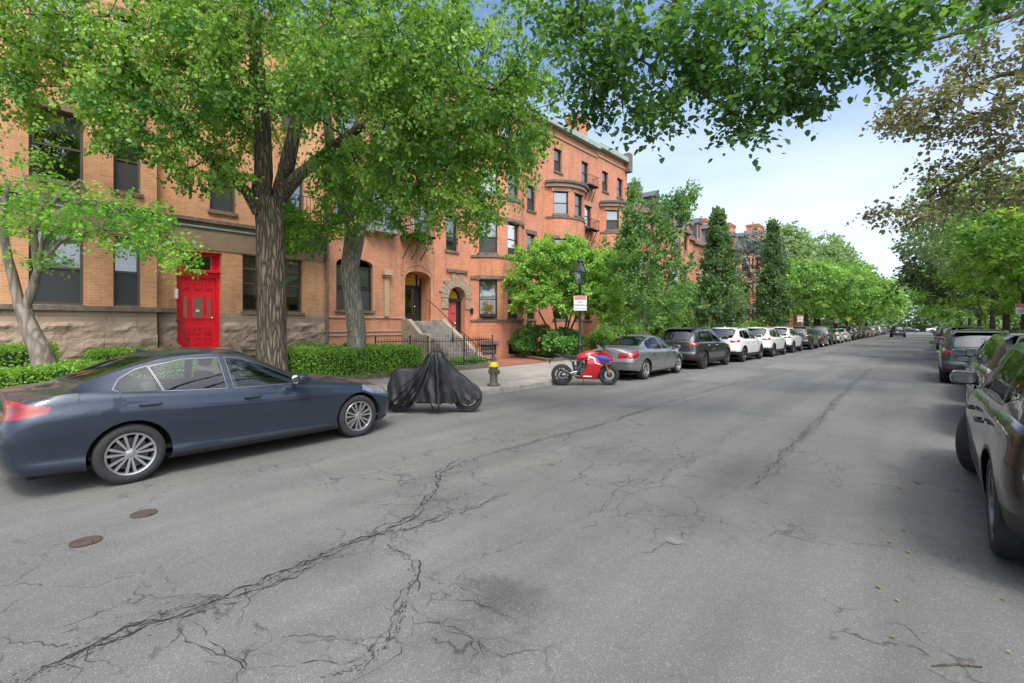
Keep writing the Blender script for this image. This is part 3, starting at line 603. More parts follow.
def wall(path, z0, z1, ops, mat, parent, name='wall', off=0, rev=.2, s0=0, s1=None, mb=None):
    b = mb or MB(); s1 = s1 if s1 is not None else path.c[-1]
    ss = sorted(set([round(x, 4) for x in [s0, s1] + [c for c in path.c if s0 < c < s1] + [q for o in ops for q in o[:2] if s0 < q < s1]]))
    zs = sorted(set([z0, z1] + [q for o in ops for q in o[2:4] if z0 < q < z1]))
    for a, c in zip(ss, ss[1:]):
        m = (a + c) / 2
        for e, f_ in zip(zs, zs[1:]):
            zm = (e + f_) / 2
            if any(o[0] < m < o[1] and o[2] < zm < o[3] for o in ops): continue
            A, B = path.at(a + 1e-5, off), path.at(c - 1e-5, off); b.face([(A.x, A.y, e), (B.x, B.y, e), (B.x, B.y, f_), (A.x, A.y, f_)], [(a, e), (c, e), (c, f_), (a, f_)])
    for o in ops:
        if o[0] >= s1 or o[1] <= s0 or o[2] >= z1 or o[3] <= z0: continue
        A, B = path.at(o[0], off), path.at(o[1], off); t = (B - A).normalized(); n = Vector((t.y, -t.x, 0)); r_ = o[5] if len(o) > 5 else rev; A2, B2 = A - n * r_, B - n * r_; zl, zh = max(o[2], z0), min(o[3], z1)
        b.face([(A.x, A.y, zl), (A.x, A.y, zh), (A2.x, A2.y, zh), (A2.x, A2.y, zl)], [(0, zl), (0, zh), (r_, zh), (r_, zl)])
        b.face([(B.x, B.y, zl), (B2.x, B2.y, zl), (B2.x, B2.y, zh), (B.x, B.y, zh)], [(0, zl), (r_, zl), (r_, zh), (0, zh)])
        if o[3] <= z1: b.face([(A.x, A.y, zh), (B.x, B.y, zh), (B2.x, B2.y, zh), (A2.x, A2.y, zh)], [(0, 0), (1, 0), (1, r_), (0, r_)])
        if o[2] >= z0: b.face([(A.x, A.y, zl), (A2.x, A2.y, zl), (B2.x, B2.y, zl), (B.x, B.y, zl)], [(0, 0), (0, r_), (1, r_), (1, 0)])
    return b.build(name, M[mat], parent) if mb is None else None
def frame_M(path, s0, s1, off=0):
    A, B = path.at(s0, off), path.at(s1, off); t = (B - A).normalized(); n = Vector((t.y, -t.x, 0))
    return Matrix(((t.x, n.x, 0, A.x), (t.y, n.y, 0, A.y), (0, 0, 1, 0), (0, 0, 0, 1))), (B - A).length
def window(path, o, parent, kind='dh', fm='frame', sill='stoneS', lint='stoneS', detail=2, off=0, rev=.2, n=1, lh=.2):
    Mx, w_ = frame_M(path, o[0], o[1], off); z0, z1 = o[2], o[3]; f_ = .055; d0, d1 = -rev, -rev + .09; h = z1 - z0; zm = z0 + h * .5
    b = MB(); B = lambda *a: b.box(*a, Mx)
    B(0, f_, d0, d1, z0, z1); B(w_ - f_, w_, d0, d1, z0, z1); B(f_, w_ - f_, d0, d1, z1 - f_, z1); B(f_, w_ - f_, d0, d1, z0, z0 + f_ * 1.2)
    us = [w_ * i / n for i in range(n + 1)]
    for q in us[1:-1]: B(q - .05, q + .05, d0 + .001, d1 + .01, z0 + f_, z1 - f_)
    for a, c in zip(us, us[1:]):
        B(a + f_, c - f_, d0 + .01, d1 - .02, zm - .025, zm + .025)
        if kind == 'tr': B(a + f_, c - f_, d0 + .005, d1, z0 + h * .74, z0 + h * .78)
        if kind == 'tr': B((a + c) / 2 - .012, (a + c) / 2 + .012, d0 + .02, d1 - .02, z0 + h * .78, z1 - f_); B(a + f_, c - f_, d0 + .021, d1 - .021, z0 + h * .89, z0 + h * .9)
    wo_ = b.build('window', M[fm], parent)
    b = MB(); e = d0 + .03; q = [Mx @ Vector(p) for p in ((0, e, z0), (w_, e, z0), (w_, e, z1), (0, e, z1))]; b.face(q); b.build('pane', M['glass'], wo_)
    if detail >= 1:
        b = MB(); b.face([Mx @ Vector(p) for p in ((0, d0 - .25, z0), (w_, d0 - .25, z0), (w_, d0 - .25, z1), (0, d0 - .25, z1))]); b.build('room_backing', M['room'], wo_)
        hb = random.choice((.45, .5, .48, .7, .3, .52, .5, .95))
        if hb: b = MB(); b.box(.05, w_ - .05, d0 - .05, d0 - .04, z1 - h * hb, z1 - .02, Mx); b.build('blind_glare', M['blind_glare'], wo_)  # pale blinds, also standing in for bright reflections in upper sashes
        if detail > 1 and random.random() < .2 or kind == 'sc':
            b = MB(); b.box(f_, w_ - f_, d0 + .035, d0 + .04, z0 + f_, zm - .03, Mx); b.build('insect_screen', M['screen'], wo_)
    if sill: b = MB(); b.box(-.06, w_ + .06, -rev, .07, z0 - .11, z0 + .002, Mx); b.build('sill', M[sill], wo_, bevel=.01)
    if lint: b = MB(); b.box(-.12, w_ + .12, -rev + .1, .045, z1 - .002, z1 + lh, Mx); b.build('lintel', M[lint], wo_, bevel=.012)
    return wo_
def band(path, s0, s1, z0, z1, d, mat, parent, name, bev=.01, d0=-.02):
    b = MB(); ss = [s0] + [c for c in path.c if s0 + .01 < c < s1 - .01] + [s1]; P0 = []; P1 = []
    for i, q in enumerate(ss):
        # mitre through the mean normal
        n1 = path.at(max(q - .01, 0), 1) - path.at(max(q - .01, 0)); n2 = path.at(q + .01, 1) - path.at(q + .01)
        if i == 0: n1 = n2
        if i == len(ss) - 1: n2 = n1
        n = (n1 + n2); n.normalize(); k = 1 / max(.5, n.dot(n2)); p = path.at(q); P0.append(p + n * d0 * k); P1.append(p + n * d * k)
    rings = [[(a.x, a.y, z0), (c.x, c.y, z0), (c.x, c.y, z1), (a.x, a.y, z1)] for a, c in zip(P0, P1)]
    b.ring(rings); return b.build(name, M[mat], parent, bevel=bev)
def shell(path, y0, y1, zt, xb, mat, parent, roofmat='slate', X0=-17):
    b = MB(); sg = -1 if X0 < 0 else 1
    b.face([(X0, y0, 0), (X0, y0, zt), (xb, y0, zt), (xb, y0, 0)], [(0, 0), (0, zt), (abs(xb - X0), zt), (abs(xb - X0), 0)])
    b.face([(X0, y1, 0), (xb, y1, 0), (xb, y1, zt), (X0, y1, zt)], [(0, 0), (abs(xb - X0), 0), (abs(xb - X0), zt), (0, zt)])
    b.face([(xb, y0, 0), (xb, y0, zt), (xb, y1, zt), (xb, y1, 0)], [(0, 0), (0, zt), (y1 - y0, zt), (y1 - y0, 0)])
    b.build('party_wall', M[mat], parent)
    b = MB(); b.box(min(X0, xb) + .02, max(X0, xb) - .02, y0 + .01, y1 - .01, zt - .3, zt - .05); b.build('roof', M[roofmat], parent)
def cap(pts, z, mat, parent, name='bay_roof', dz=.25):
    b = MB(); c = [(x, y, z) for x, y in pts]; t = [(-17 + (x + 17) * .45, y * .55 + (pts[0][1] + pts[-1][1]) / 2 * .45, z + dz) for x, y in pts]
    b.ring([c, t]); b.build(name, M[mat], parent)
def chimney(parent, x, y, z0, z1, wx=.9, wy=1.6, mat='brickC', pots=2):
    b = MB()
    for (x0, x1, y0, y1, a, c) in ((x - wx / 2, x + wx / 2, y - wy / 2, y + wy / 2, z0, z1 - .3), (x - wx / 2 - .06, x + wx / 2 + .06, y - wy / 2 - .06, y + wy / 2 + .06, z1 - .3, z1 - .12), (x - wx / 2 - .1, x + wx / 2 + .1, y - wy / 2 - .1, y + wy / 2 + .1, z1 - .12, z1)):
        for f_, uv in (([(x0, y0), (x0, y1)], 0), ([(x0, y1), (x1, y1)], 0), ([(x1, y1), (x1, y0)], 0), ([(x1, y0), (x0, y0)], 0)):
            (p, q), (r_, s_) = f_; L_ = abs(r_ - p) + abs(s_ - q); b.face([(p, q, a), (r_, s_, a), (r_, s_, c), (p, q, c)][::-1], [(0, a), (L_, a), (L_, c), (0, c)][::-1])
        b.face([(x0, y0, c), (x1, y0, c), (x1, y1, c), (x0, y1, c)], [(0, 0), (1, 0), (1, 1), (0, 1)])
    ch = b.build('chimney', M[mat], parent)
    for k in range(pots):
        q = MB(); q.lathe([(.1, z1), (.1, z1 + .3), (.13, z1 + .34), (.09, z1 + .34)], 10); q.build('chimney_pot', M['brickC'], ch, loc=(x, y - wy / 3 + k * wy * .66 / max(1, pots - 1), 0))
    return ch
def panel_door(path, s0, s1, z0, z1, parent, mat, rows, cols, rev=.25, lights=(), name='door', glass='glass', extra=None):
    Mx, w_ = frame_M(path, s0, s1); b = MB(); b.box(0, w_, -rev, -rev + .05, z0, z1, Mx); h = z1 - z0
    for r_ in rows:
        for (a, c) in cols:
            x0_, x1_, y0_, y1_ = a * w_, c * w_, z0 + r_[0] * h, z0 + r_[1] * h; e_ = -rev + .05; t_ = .028
            for bx in ((x0_, x1_, y0_, y0_ + t_), (x0_, x1_, y1_ - t_, y1_), (x0_, x0_ + t_, y0_ + t_, y1_ - t_), (x1_ - t_, x1_, y0_ + t_, y1_ - t_)): b.box(bx[0], bx[1], e_, e_ + .03, bx[2], bx[3], Mx)
            b.box(x0_ + .05, x1_ - .05, e_, e_ + .022, y0_ + .05, y1_ - .05, Mx)
    d = b.build(name, M[mat], parent, bevel=.006)
    for (a, c, e, f_) in lights:
        q = MB(); q.box(a * w_, c * w_, -rev + .052, -rev + .058, z0 + e * h, z0 + f_ * h, Mx); q.build('glazing', M['dark'], d)
        q = MB(); q.face([Mx @ Vector(p) for p in ((a * w_, -rev + .064, z0 + e * h), (c * w_, -rev + .064, z0 + e * h), (c * w_, -rev + .064, z0 + f_ * h), (a * w_, -rev + .064, z0 + f_ * h))]); q.build('pane', M['glass'], d)
        q = MB(); t = .03
        for (x0, x1, y0, y1) in ((a * w_ - t, a * w_, z0 + e * h - t, z0 + f_ * h + t), (c * w_, c * w_ + t, z0 + e * h - t, z0 + f_ * h + t), (a * w_, c * w_, z0 + e * h - t, z0 + e * h), (a * w_, c * w_, z0 + f_ * h, z0 + f_ * h + t)): q.box(x0, x1, -rev + .05, -rev + .08, y0, y1, Mx)
        q.build('glazing_bead', M[mat], d)
    q = MB(); q.lathe([(0, 0), (.03, .01), (.035, .04), (.02, .06), (0, .065)], 12, Mx @ Matrix.Translation((w_ * .9, -rev + .05, z0 + h * .42)) @ Matrix.Rotation(R(-90), 4, 'X')); q.build('knob', M['chrome'], d, smooth=True)
    return d, Mx, w_
def steps(path, s0, s1, z0, z1, d, n, parent, mat='stoop', off=0, name='steps'):
    Mx, w_ = frame_M(path, s0, s1); b = MB()
    for i in range(n): b.box(.0, w_, off, off + d * (n - i) / n, z0 + (z1 - z0) * i / n, z0 + (z1 - z0) * (i + 1) / n - .001, Mx)
    return b.build(name, M[mat], parent, bevel=.012), Mx, w_
def arch_fill(path, s0, s1, zs, zt, ztop, parent, mat, rev=.2, name='arch'):
    """brick above an arched opening: spandrel between the curve and the lintel line."""
    Mx, w_ = frame_M(path, s0, s1); b = MB(); n = 16; r_ = w_ / 2; h = zt - zs
    pts = [(r_ - r_ * math.cos(math.pi * i / n), zs + h * math.sin(math.pi * i / n) ** (1 if h > r_ * .8 else .75)) for i in range(n + 1)]
    for (a, za), (c, zc) in zip(pts, pts[1:]):
        b.face([Mx @ Vector(p) for p in ((a, 0, za), (c, 0, zc), (c, 0, ztop), (a, 0, ztop))], [(s0 + a, za), (s0 + c, zc), (s0 + c, ztop), (s0 + a, ztop)])
        b.face([Mx @ Vector(p) for p in ((a, 0, za), (a, -rev, za), (c, -rev, zc), (c, 0, zc))], [(0, a), (rev, a), (rev, c), (0, c)])
    b.build(name, M[mat], parent); return Mx, w_, pts
def voussoirs(Mx, cx, zc, r0, r1, n, a0, a1, parent, mat, name='arch_stones', d=.05, alt=0):
    b = MB()
    for i in range(n):
        t0 = a0 + (a1 - a0) * i / n + .012; t1 = a0 + (a1 - a0) * (i + 1) / n - .012; ro = r1 + (alt if i % 2 else 0)
        q = [(cx - r0 * math.cos(t0), zc + r0 * math.sin(t0)), (cx - ro * math.cos(t0), zc + ro * math.sin(t0)), (cx - ro * math.cos(t1), zc + ro * math.sin(t1)), (cx - r0 * math.cos(t1), zc + r0 * math.sin(t1))]
        b.ring([[Mx @ Vector((x, -.03, z)) for x, z in q], [Mx @ Vector((x, d + .01 * (i % 2), z)) for x, z in q]])
    b.build(name, M[mat], parent)
# ---- building A: tan brick over brownstone, red door
A = thing('brick_rowhouse', 'tan brick row house on rough brownstone base with a bright red front door', 'row house', (-17, 3, .1), 0, 'row houses along the left side of the street')
A.location = (0, 0, 0)
pa = Path([(-16.7, -6), (-16.7, 3.57), (-17, 3.57), (-17, 8.88)]); NA = lambda y: (y + 6) if y < 3.57 else (9.57 + .3 + (y - 3.57))
Wf = []   # (s0,s1,z0,z1,kind)
for y0, y1 in ((-3.4, -2.4), (-1.4, -.6), (.98, 2.0), (2.6, 3.2)):
    Wf += [(NA(y0), NA(y1), 2.28, 4.2), (NA(y0), NA(y1), 5.45, 7.25), (NA(y0), NA(y1), 8.7, 10.3)]
for y0, y1 in ((5.0, 5.75), (7.2, 8.0)): Wf += [(NA(y0), NA(y1), 5.4, 7.2), (NA(y0), NA(y1), 8.7, 10.3)]
trip = (NA(5.95), NA(7.95), 2.22, 4.1); door = (NA(4.12), NA(5.34), .95, 4.05, '', .35)
bw = [(NA(1.3), NA(2.25), .25, .85), (NA(2.75), NA(3.4), .25, .85), (NA(6.2), NA(6.9), .3, .75)]
wall(pa, 2.15, 12.2, Wf + [trip, door], 'brickA', A)
wall(pa, 0, .9, bw + [door], 'stoneA', A, 'plinth', off=.05)
b_ = wall(pa, .9, 1.85, [door], 'rock', A, 'rough_stone_base', off=.05)
wall(pa, 1.85, 2.15, [door], 'stoneA', A, 'base_course', off=.03)
# real relief on the rough stone: subdivide and displace
bm = bmesh.new(); bm.from_mesh(b_.data); bmesh.ops.remove_doubles(bm, verts=bm.verts, dist=.001)
for _ in range(6):
    e = [x for x in bm.edges if x.calc_length() > .14]
    if not e: break
    bmesh.ops.subdivide_edges(bm, edges=e, cuts=1, use_grid_fill=True)
from mathutils import noise as mnoise
for v in bm.verts:
    if .93 < v.co.z < 1.82: v.co.x += .09 * max(0, .35 + mnoise.noise(Vector((v.co.x, v.co.y * 2.2, v.co.z * 3.5))) + .5 * mnoise.noise(Vector((v.co.x, v.co.y * 6, v.co.z * 9))))
bm.to_mesh(b_.data); bm.free()
band(pa, 0, pa.c[-1], 2.12, 2.26, .12, 'stoneA', A, 'water_table') if False else None
band(pa, 0, NA(4.1), 2.13, 2.27, .13, 'stoneS', A, 'water_table'); 
band(pa, NA(3.6), pa.c[-1], 4.12, 4.78, .03, 'frieze', A, 'stone_frieze', d0=-.01)
band(pa, 0, NA(3.55), 4.25, 4.85, .03, 'frieze', A, 'stone_frieze', d0=-.01)
band(pa, 0, pa.c[-1], 4.85, 4.95, .09, 'stoneS', A, 'belt_cornice'); band(pa, 0, pa.c[-1], 4.95, 5.07, .15, 'stoneS', A, 'belt_cornice'); band(pa, 0, pa.c[-1], 4.78, 4.85, .08, 'copper', A, 'belt_moulding')
band(pa, 0, pa.c[-1], 11.7, 12.3, .35, 'stoneS', A, 'cornice')
for i, o in enumerate(Wf): window(pa, o, A, 'sc' if i % 3 == 0 else 'dh', 'framed', 'stoneS', 'stoneA' if o[2] > 5 else None)
window(pa, trip, A, 'tr', 'framed', 'stoneA', None, n=3)
for o in bw: window(pa, o, A, 'dh', 'frame', None, None, off=.05, rev=.25)
cxs = [(.05, .28), (.39, .61), (.72, .95)]
ds, de = door[0] + .1, door[1] - .1
d, Mx, w_ = panel_door(pa, ds, de, 1.08, 3.25, A, 'red', [(.03, .14), (.18, .29), (.83, .93)], [(.13, .30), (.41, .60), (.70, .88)], .33, [(.38, .66, .42, .72), (.14, .24, .42, .72), (.76, .86, .42, .72)])
q = MB(); q.box(w_ * .42, w_ * .6, -.27, -.262, 1.6, 1.66, Mx); q.build('mail_slot', M['black'], d)
q = MB(); q.box(w_ * .46, w_ * .56, -.262, -.26, 2.18, 2.25, Mx); q.build('paper_notice', M['white'], d)
q = MB(); q.box(-.1, 0, -.35, -.22, .95, 4.03, Mx); q.box(w_, w_ + .1, -.35, -.22, .95, 4.03, Mx); q.box(0, w_, -.35, -.2, 3.25, 3.42, Mx); q.box(-.08, w_ + .08, -.33, -.1, 3.42, 3.5, Mx); q.box(0, w_, -.35, -.22, 3.93, 4.03, Mx); q.box(0, w_, -.35, -.24, .95, 1.08, Mx)
q.box(.0, .12, -.35, -.27, 3.5, 3.93, Mx); q.box(w_ - .12, w_, -.35, -.27, 3.5, 3.93, Mx)
df = q.build('door_frame', M['red'], A, bevel=.008)
q = MB(); q.face([Mx @ Vector(p) for p in ((.12, -.31, 3.5), (w_ - .12, -.31, 3.5), (w_ - .12, -.31, 3.93), (.12, -.31, 3.93))]); q.build('transom_pane', M['glass'], df); q = MB(); q.box(.1, w_ - .1, -.345, -.335, 3.5, 3.93, Mx); q.build('transom_backing', M['room'], df)
steps(pa, NA(4.0), NA(5.5), .1, 1.05, 1.4, 5, A, 'stoop')
for y in (3.93, 5.5):   # curled cheek walls beside the step
    q = MB(); Mq, _ = frame_M(pa, NA(y), NA(y) + .1); prof = [(0, .1), (0, 1.2), (.25, 1.22), (.5, 1.15), (.7, .95), (.85, .75), (1.05, .6), (1.3, .55), (1.4, .4), (1.4, .1)]
    q.ring([[Mq @ Vector((t, a, z)) for a, z in prof] for t in (0, .2)]); q.build('step_cheek', M['stoneA'], A, bevel=.02)
q = MB(); Mq, _ = frame_M(pa, NA(4.1), NA(4.2)); q.tube([Mq @ Vector(p) for p in ((0, .05, 1.9), (0, .4, 1.85), (0, 1.2, 1.25), (0, 1.35, 1.1))], .018, 8); q.tube([Mq @ Vector(p) for p in ((0, 1.2, .3), (0, 1.2, 1.25))], .014, 6); q.build('handrail', M['iron'], A)
q = MB(); q.box(-.16, -.08, .0, .12, 2.55, 2.85, Mx @ Matrix.Translation((0, 0, 0))); q.build('door_light', M['white'], A, bevel=.02)
shell(pa, -6, 8.88, 12.2, -28, 'brickA', A)
q = MB(); q.tube([(-16.88, 8.82, .2), (-16.88, 8.82, 11.8)], .055, 10); [q.box(-16.99, -16.82, 8.75, 8.89, z, z + .05) for z in (1.5, 4.2, 7, 9.5)]; q.build('downpipe', M['stoneS'], A, smooth=True)
def balcony(parent, y0, y1, z, depth=.95, h=.85, X=-17):
    q = MB(); q.box(X + .02, X + depth, y0, y1, z - .03, z)
    n = int((y1 - y0) / .3)
    for k in range(n + 1): y = y0 + (y1 - y0) * k / n; q.box(X + .02, X + depth, y - .012, y + .012, z - .08, z - .031)
    f_ = q.build('balcony', M['iron'], parent)
    q = MB(); q.tube([(X + .02, y0, z + h), (X + depth, y0, z + h), (X + depth, y1, z + h), (X + .02, y1, z + h)], .016, 6)
    for k in range(int((y1 - y0) / .13) + 1): y = y0 + k * .13; q.tube([(X + depth, y, z), (X + depth, y, z + h)], .008, 4)
    for k in range(int(depth / .13)):
        for y in (y0, y1): q.tube([(X + .1 + k * .13, y, z), (X + .1 + k * .13, y, z + h)], .008, 4)
    q.build('railing', M['iron'], f_)
    q = MB()
    for y in (y0 + .15, (y0 + y1) / 2, y1 - .15): q.tube([(X + .02, y, z - .95), (X + depth - .1, y, z - .08)], .022, 6)
    q.build('bracket', M['iron'], f_)
balcony(A, 7.0, 8.7, 5.32)
# ---- building B: orange brick, arched recess
B = thing('brick_rowhouse', 'orange brick row house with a deep arched doorway and a stone stoop', 'row house', (0, 0, 0), 0, 'row houses along the left side of the street')
pb = Path([(-17, 8.9), (-17, 14.0)]); NB = lambda y: y - 8.9
wB = (NB(9.25), NB(10.85), 2.35, 4.4, '', .22); arc = (NB(12.42), NB(13.85), 1.95, 4.15, '', .8); bB = (NB(9.7), NB(10.5), .35, .85)
up = [(NB(y), NB(y + .95), z, z + h) for z, h in ((5.6, 1.75), (8.6, 1.7), (11.2, 1.4)) for y in ((9.2, 12.9) if z < 6 else (9.3, 11.1, 12.8))]
wall(pb, 0, 13.4, [wB, arc, bB] + up, 'brickB', B)
window(pb, (wB[0], wB[1], 2.35, 4.1), B, 'dh', 'frame', 'stoneS', None, n=2, rev=.22); arch_fill(pb, wB[0], wB[1], 4.1, 4.4, 4.4, B, 'brickB', .22)
window(pb, bB, B, 'dh', 'frame', None, 'stoneS')
for o in up: window(pb, o, B, 'dh', 'framed', 'stoneS', 'stoneS')
Mx, w_, pts = arch_fill(pb, arc[0], arc[1], 3.75, 4.15, 4.15, B, 'brickB', .8)
q = MB()
for a0, a1, z in ((arc[0] - .15, arc[1] + .15, 4.32),):
    for k in range(14): t = k / 13; x = -.15 + (w_ + .3) * t; q.box(x - .03, x + .03, 0, .035, 3.95 + .45 * math.sin(math.pi * t) ** .8, 4.02 + .45 * math.sin(math.pi * t) ** .8, Mx)
q.build('arch_dentils', M['brickC'], B)
for z in (2.05, 1.5, 1.35):
    q = MB(); q.box(0, arc[0], 0, .04, z, z + .06, frame_M(pb, 0, 1)[0]); q.build('brick_course', M['brickB'], B)
q = MB(); Mq = frame_M(pb, NB(11.35), NB(11.6))[0]; q.box(0, .22, 0, .1, 2.12, 3.75, Mq); q.box(-.05, .27, 0, .16, 3.75, 3.83, Mq); q.box(-.09, .31, 0, .22, 3.83, 4.05, Mq); q.build('pilaster', M['brickB'], B, bevel=.01)
d, Mx, w_ = panel_door(pb, arc[0] + .1, arc[1] - .28, 1.98, 3.5, B, 'black', [(.02, .12)], [(.12, .88)], .78, [(.15, .85, .18, .94)])
q = MB(); q.box(-.1, 0, -.79, -.7, 1.97, 4.1, Mx); q.box(w_, w_ + .06, -.79, -.7, 1.97, 4.1, Mx); q.box(w_ + .22, w_ + .28, -.79, -.7, 1.97, 4.1, Mx); q.box(0, w_ + .22, -.79, -.69, 3.5, 3.58, Mx); df = q.build('door_frame', M['black'], B)
q = MB(); q.box(0, w_ + .22, -.77, -.76, 3.58, 4.1, Mx); q.build('transom', M['yellowg'], df); q = MB(); q.box(w_ + .06, w_ + .22, -.77, -.76, 1.98, 3.5, Mx); q.build('sidelight', M['dark'], df)
# stoop
zt = 1.93; nst = 10; stp, Mx, w_ = steps(pb, NB(12.45), NB(13.9), .13, zt, 2.75, nst, B, 'tread', off=.6, name='steps')
q = MB(); q.box(0, w_, .0, .6, .13, zt, Mx); q.build('landing', M['stoop'], B)
for x in (-.22, w_):
    q = MB(); prof = [(0, .13), (0, zt + .1), (.7, zt + .1), (3.1, .46), (3.5, .46), (3.5, .13)] if x > 0 else [(0, .13), (0, zt + .1), (.45, zt + .1), (1.25, 1.42), (1.75, 1.38), (1.75, .13)]
    q.ring([[Mx @ Vector((x + t, a, z)) for a, z in prof] for t in (0, .22)]); q.build('stoop_wall', M['stoop'], B, bevel=.025)
    if x > 0: continue
q = MB(); q.tube([Mx @ Vector(p) for p in ((w_ / 2, .5, zt + .9), (w_ / 2, .75, zt + .88), (w_ / 2, 3.5, 1.05), (w_ / 2, 3.65, .95), (w_ / 2, 3.65, .2))], .018, 8)
for a, z in ((.75, zt), (2.2, 1.1)): q.tube([Mx @ Vector((w_ / 2, a, z - .2)), Mx @ Vector((w_ / 2, a, z + .85))], .013, 6)
q.build('handrail', M['iron'], B)
balcony(B, 12.15, 13.4, 5.6, .9, .75)
# grey oriel above
ob = Path([(-17, 10.35), (-16.6, 10.55), (-16.6, 11.75), (-17, 11.95)]); q = MB()
for z0, z1 in ((5.55, 5.85), (7.15, 7.4)): wall(ob, z0, z1, [], 'framew', B, 'oriel_panel')
for s_, e_ in ((.03, .41), (.50, 1.0), (1.09, 1.6), (1.69, 2.06)): window(ob, (s_, e_, 5.85, 7.15), B, 'dh', 'framew', None, None, rev=.02)
q = MB(); q.ring([[(-17, 10.3, z), (-16.5, 10.5, z), (-16.5, 11.8, z), (-17, 12.0, z)] for z in (7.4, 7.5)]); q.build('oriel_roof', M['slate'], B)
band(pb, 0, pb.c[-1], 12.6, 13.5, .3, 'stoneS', B, 'cornice'); shell(pb, 8.9, 14.0, 13.4, -28, 'brickB', B)
# ---- building C: arched pink-red door and a bow front
Cb = thing('brick_rowhouse', 'red brick row house with a round bow front and a small arched red door', 'row house', (0, 0, 0), 0, 'row houses along the left side of the street')
ac = arcpts(16.35, 20.2, 1.15); pc = Path([(-17, 14.02)] + ac + [(-17, 22.2)]); sb = pc.c[1]; se = pc.c[-2]; NC = lambda y: (y - 14.02) if y < 16.3 else se + (y - 20.2)
WC = []
for z0, z1 in ((2.12, 4.0), (5.35, 6.95), (8.3, 9.65)):
    for s_ in (.42, 1.95, 3.55): WC.append((sb + s_, sb + s_ + .92, z0, z1))
for y in (14.75, 20.75):
    for z0, z1 in ((5.3, 6.95), (8.3, 9.7)): WC.append((NC(y), NC(y + .75), z0, z1))
WC.append((NC(20.75), NC(21.5), 2.12, 4.0))
pd_ = (NC(14.88), NC(15.98), .95, 3.6, '', .45); bC = [(sb + .5, sb + 1.3, .3, .8), (sb + 2.0, sb + 2.8, .3, .8)]
wall(pc, 0, 10.75, WC + [pd_] + bC, 'brickC', Cb)
for o in WC: window(pc, o, Cb, 'dh', 'frame', 'stoneS', 'stoneS' if o[2] < 3 else ('stoneL' if o[2] > 8 else 'stoneS'), lh=.24)
for o in bC: window(pc, o, Cb, 'dh', 'frame', None, 'stoneS')
for z0, z1, d_, mt in ((4.05, 4.22, .07, 'stoneS'), (5.12, 5.24, .06, 'stoneS'), (7.0, 7.16, .06, 'stoneS'), (8.08, 8.2, .05, 'stoneS'), (1.95, 2.05, .06, 'stoneS'), (10.1, 10.35, .1, 'brickC')): band(pc, sb, se, z0, z1, d_, mt, Cb, 'stone_course')
band(pc, sb - .05, se + .05, 10.35, 10.6, .22, 'brickC', Cb, 'bay_cornice'); band(pc, sb - .08, se + .08, 10.6, 10.7, .3, 'slate', Cb, 'bay_cornice')
cap([(x, y) for x, y in ac], 10.76, 'slate', Cb)
fC = Path([(-17, 14.02), (-17, 22.2)]); W4 = [(a, a + .85, 11.2, 12.5) for a in (.8, 3.0, 4.6, 6.3)]
wall(fC, 10.75, 13.9, W4, 'brickC', Cb, 'top_storey_wall')
for o in W4: window(fC, o, Cb, 'dh', 'frame', 'stoneS', None)
band(fC, 0, 8.18, 13.1, 13.25, .08, 'brickC', Cb, 'brick_course'); band(fC, 0, 8.18, 13.6, 13.95, .35, 'copper', Cb, 'cornice', .03); shell(fC, 14.02, 22.2, 13.8, -28, 'brickC', Cb)
Mx, w_, pts = arch_fill(pc, pd_[0], pd_[1], 3.05, 3.6, 3.6, Cb, 'stoneL', .45)
voussoirs(Mx, w_ / 2, 3.05, .56, 1.0, 13, 0, math.pi, Cb, 'stoneL', alt=.16)
q = MB(); q.box(-.42, 0, -.02, .05, 2.55, 2.68, Mx); q.box(w_, w_ + .42, -.02, .05, 2.55, 2.68, Mx); q.box(-.42, 0, -.02, .03, 2.68, 3.03, Mx); q.box(w_, w_ + .42, -.02, .03, 2.68, 3.03, Mx); q.build('impost', M['stoneL'], Cb); q = MB(); q.box(-.1, w_ + .1, -.02, .09, 4.28, 4.42, Mx); q.build('hood_stone', M['stoneS'], Cb)
d, Mx, w_ = panel_door(pc, pd_[0] + .06, pd_[1] - .26, 1.1, 2.9, Cb, 'pink', [(.06, .3), (.36, .62), (.68, .94)], [(.1, .46), (.54, .9)], .43)
q = MB(); q.box(-.06, 0, -.44, -.3, .95, 3.05, Mx); q.box(w_, w_ + .05, -.44, -.32, .95, 3.05, Mx); q.box(w_ + .2, w_ + .26, -.44, -.3, .95, 3.05, Mx); q.box(-.02, w_ + .22, -.44, -.3, 2.9, 3.06, Mx); df = q.build('door_frame', M['frame'], Cb); q = MB(); q.box(w_ + .05, w_ + .2, -.43, -.4, 1.1, 2.9, Mx); q.build('sidelight', M['dark'], df)
q = MB(); q.ring([[Mx @ Vector((w_ / 2 + .02 + .5 * math.cos(math.pi * i / 14), y, 3.06 + .46 * math.sin(math.pi * i / 14))) for i in range(15)] for y in (-.43, -.41)]); q.build('fanlight', M['yellowg'], df)
q = MB(); voussoirs(Mx, w_ / 2 + .05, 3.05, .46, .54, 1, 0.02, math.pi - .02, df, 'frame', 'fanlight_frame', d=-.3) if False else None
steps(pc, NC(14.8), NC(16.0), .13, 1.0, 1.5, 5, Cb, 'stoop')
q = MB(); q.box(.4, .5, .02, .14, 2.35, 2.6, frame_M(pc, NC(15.9), NC(16.1))[0]); q.build('mail_box', M['iron'], Cb)
